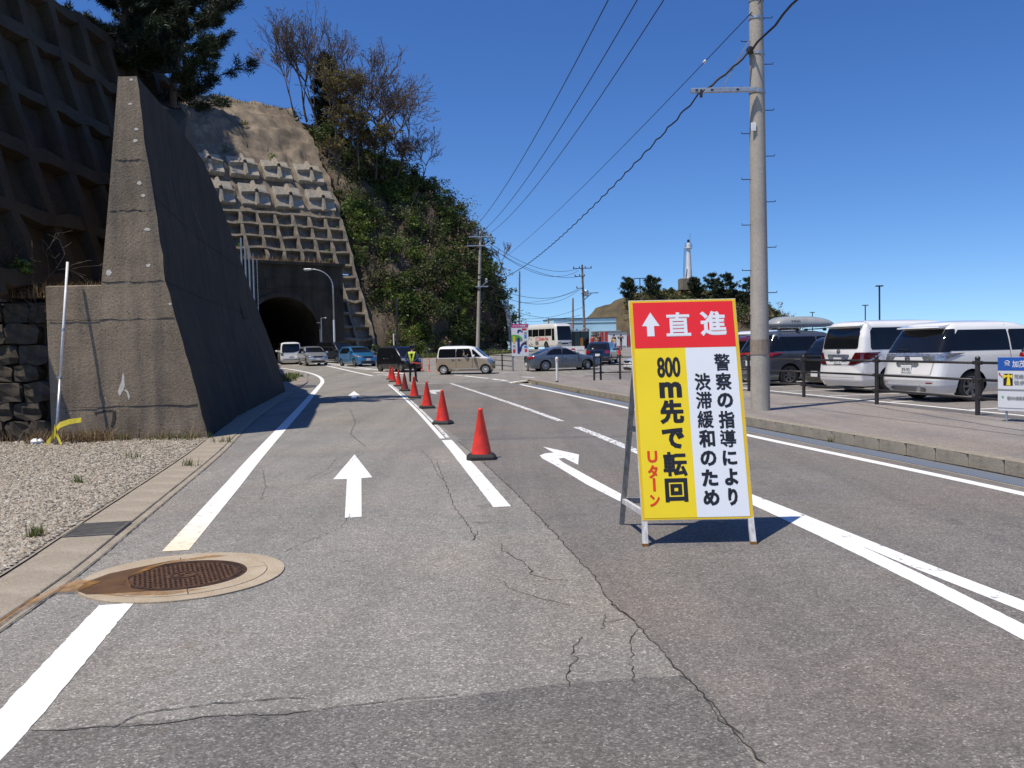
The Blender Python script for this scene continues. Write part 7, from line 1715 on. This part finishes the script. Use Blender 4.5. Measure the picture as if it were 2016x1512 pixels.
# pale blue building
bl = at(1091, 690, 150); br = at(1216, 690, 152); zt_ = at(1150, 627, 150)[2]; bw = br[0] - bl[0]; bh = zt_ - zg(150)
bb = thing('mural_building', 'pale blue flat-roofed building with sea creature murals behind the coach', 'building', (bl[0], 150, zg(150)), math.atan2(2, bw))
PB = pm('pale_blue_wall', (.48, .72, .78), (.44, .67, .73), .8, .6)
MB().box((bw / 2, 4, bh / 2), (bw, 8, bh)).build('wall', PB, bb)
MB().box((bw / 2, 4, bh + .06), (bw + .2, 8.2, .14)).build('roof_edge', pm('dark_blue_trim', (.03, .06, .09), None, 3, .5), bb)
MB().box((bw / 2, -.02, bh - .78), (bw - .02, .05, .12)).build('trim_line', M['steel_dark'], bb)
for x, z, rx, rz2, col, nm in [(2.9, bh - 1.4, .55, .5, (.55, .45, .62), 'mural_pale_shape'), (4.0, bh - 1.9, .22, .25, (.12, .35, .7), 'mural_blue_shape'), (5.2, bh - 2.2, .5, .4, (.65, .12, .1), 'mural_red_shape'), (7.1, bh - 2.6, .38, .24, (.7, .42, .22), 'mural_orange_shape'), (8.9, bh - 2.5, .25, .35, (.7, .66, .5), 'mural_cream_shape'), (7.5, bh - 2.6, .14, .2, (.5, .4, .3), 'mural_fin_shape')]:
    R = random.Random(int(x * 10)); P = [(x + math.cos(u) * rx * R.uniform(.75, 1.2), -.055 - .004, z + math.sin(u) * rz2 * R.uniform(.75, 1.2)) for u in np.linspace(0, 6.28, 16, endpoint=False)]
    m = MB(); m.add(P + [(p[0], -.03, p[2]) for p in P], [tuple(range(16))] + [(i, (i + 1) % 16, 16 + (i + 1) % 16, 16 + i) for i in range(16)]); fixn(m.build(nm, pm(nm, col, None, 3, .7), bb))
MB().box((bw * .8, -1.2, 2.75), (bw * .42, 2.6, .22), bev=.05).build('canopy', M['galv'], bb)
for f_ in (.62, .8, .98): MB().tube([(bw * f_, -2.2, 0), (bw * f_, -2.2, 2.7)], .07, 6).build('canopy_post', M['steel_dark'], bb)
MB().box((bw * .8, -.03, 1.25), (bw * .38, .06, 2.3)).build('shop_front', M['white_paint'], bb)
for f_ in (.66, .75, .84, .93): MB().box((bw * f_, -.07, 1.3), (.7, .04, 1.9)).build('shop_window', M['glass'], bb)
# small grey-white utility hut
q = at(1217, 690, 118); hut = thing('utility_hut', 'low white utility hut with three round vents right of the murals', 'hut', (q[0], 118, zg(118)), .02); hz_ = at(1217, 656, 118)[2] - zg(118); hw_ = 33 * 118 / 1743
MB().box((0, 1, hz_ / 2), (hw_, 2.2, hz_), bev=.03).build('wall', M['white_paint'], hut); MB().box((0, 1, hz_ + .03), (hw_ + .12, 2.35, .1)).build('roof', M['galv'], hut)
for f_ in (-.28, 0, .28): MB().lathe([(.001, 0), (.09, 0), (.08, .06), (.001, .07)], (f_ * hw_, -.1, hz_ * .74), 10, ax=(0, -1, 0)).build('vent', M['steel_dark'], hut)
MB().box((0, -.12, hz_ * .12), (hw_ * .98, .04, .08)).build('skirting', M['galv'], hut)
# bus shelter
q = at(1143, 690, 108); bs_ = thing('bus_shelter', 'dark glazed bus shelter with a curved roof beside the coach', 'bus shelter', (q[0], 108, zg(108)), -.05); sw_ = 33 * 108 / 1743; sh_ = at(1143, 650, 108)[2] - zg(108)
for sx_ in (-1, 0, 1): MB().tube([(sx_ * sw_ / 2, 0, 0), (sx_ * sw_ / 2, 0, sh_)], .05, 6).build('post', M['steel_dark'], bs_)
MB().box((0, 1.2, sh_ / 2), (sw_, .05, sh_ * .94)).build('back_panel', M['glass'], bs_)
for sx_ in (-1, 1): MB().box((sx_ * sw_ / 4, .0, sh_ * .45), (sw_ / 2 - .12, .04, sh_ * .8)).build('glass_panel', M['glass'], bs_)
for sx_ in (-1, 1): MB().box((sx_ * sw_ / 2, .6, sh_ / 2), (.05, 1.2, sh_ * .94)).build('side_panel', M['glass'], bs_)
m = MB(); R_ = [[(x, y, sh_ + .42 * (1 - (x / (sw_ * .6)) ** 2) * .8 + dz) for y in (-.5, 1.6)] for dz in (0,) for x in np.linspace(-sw_ * .58, sw_ * .58, 13)]; m.grid(R_); m.grid([[(p[0], p[1], p[2] - .08) for p in r] for r in R_]); m.build('roof', P_SLATE, bs_)
MB().box((0, -.05, sh_ - .12), (sw_ * .96, .06, .12)).build('lintel', M['white_paint'], bs_)
MB().box((.15, -.6, .75), (.35, .05, 1.3)).build('notice_stand', M['rust'], bs_)
# red banners, no-entry board, far cones
def banner(px, Y, label, hgt, w2=.55):
    q = at(px, 690, Y); t = thing('banner_flag', label, 'banner', (q[0], Y, zg(Y)), rnd.uniform(-.3, .3), 'red banner flags'); MB().tube([(0, 0, 0), (0, 0, hgt)], .025, 5).build('pole', M['white_paint'], t)
    rows = [[(.03 + w2 * f_, .05 * math.sin(f_ * 5 + z), z) for f_ in np.linspace(0, 1, 6)] for z in np.linspace(hgt - .05, hgt * .3, 8)]; m = MB(); m.grid(rows); m.grid([[(p[0], p[1] + .008, p[2]) for p in r] for r in rows]); m.build('cloth', REDC, t, smooth=True)
banner(1181.5, 100, 'red banner flag left of the shop post', 2.0, .4); banner(1190, 104, 'red banner flag right of the shop post', 2.1, .4); banner(1234, 92, 'dark red banner beside the yellow sign edge', 1.7, .4)
q = at(1128, 690, 72); ne = thing('no_entry_board', 'low white board with a red no-entry disc in front of the shelter', 'sign', (q[0], 72, zg(72)), -.04); nb = 45 * 72 / 1743
z1_ = at(1128, 681.5, 72)[2] - zg(72); MB().box((0, 0, z1_ * .52), (nb, .04, z1_ * .95)).build('panel', M['white_paint'], ne)
MB().lathe([(.001, 0), (.19, 0), (.19, .012), (.001, .013)], (.02, -.022, z1_ * .66), 20, ax=(0, -1, 0)).build('red_disc', REDC, ne); MB().box((.02, -.04, z1_ * .66), (.27, .008, .07)).build('white_bar', M['white_paint'], ne)
g = glyph('入れません', .13, .62, .02); g.materials.append(GYP); o = link('lettering', g, ne, (.6, -.03, z1_ * .66)); o.rotation_euler = (math.pi / 2, 0, 0)
for i, (px, py, lab) in enumerate([(1218.5, 694, 'orange cone by the navy hatchback, left of the far pair'), (1222.5, 693, 'orange cone by the navy hatchback, right of the far pair')]):
    q = at(px, 690, 76); o = dup(ct, (q[0], 76 + i, zg(76)), 0, lab, 'far orange cones'); o.scale = (1, 1, 1.3)
# seagull-like signs and litter are left out; bollards along the far bus bay
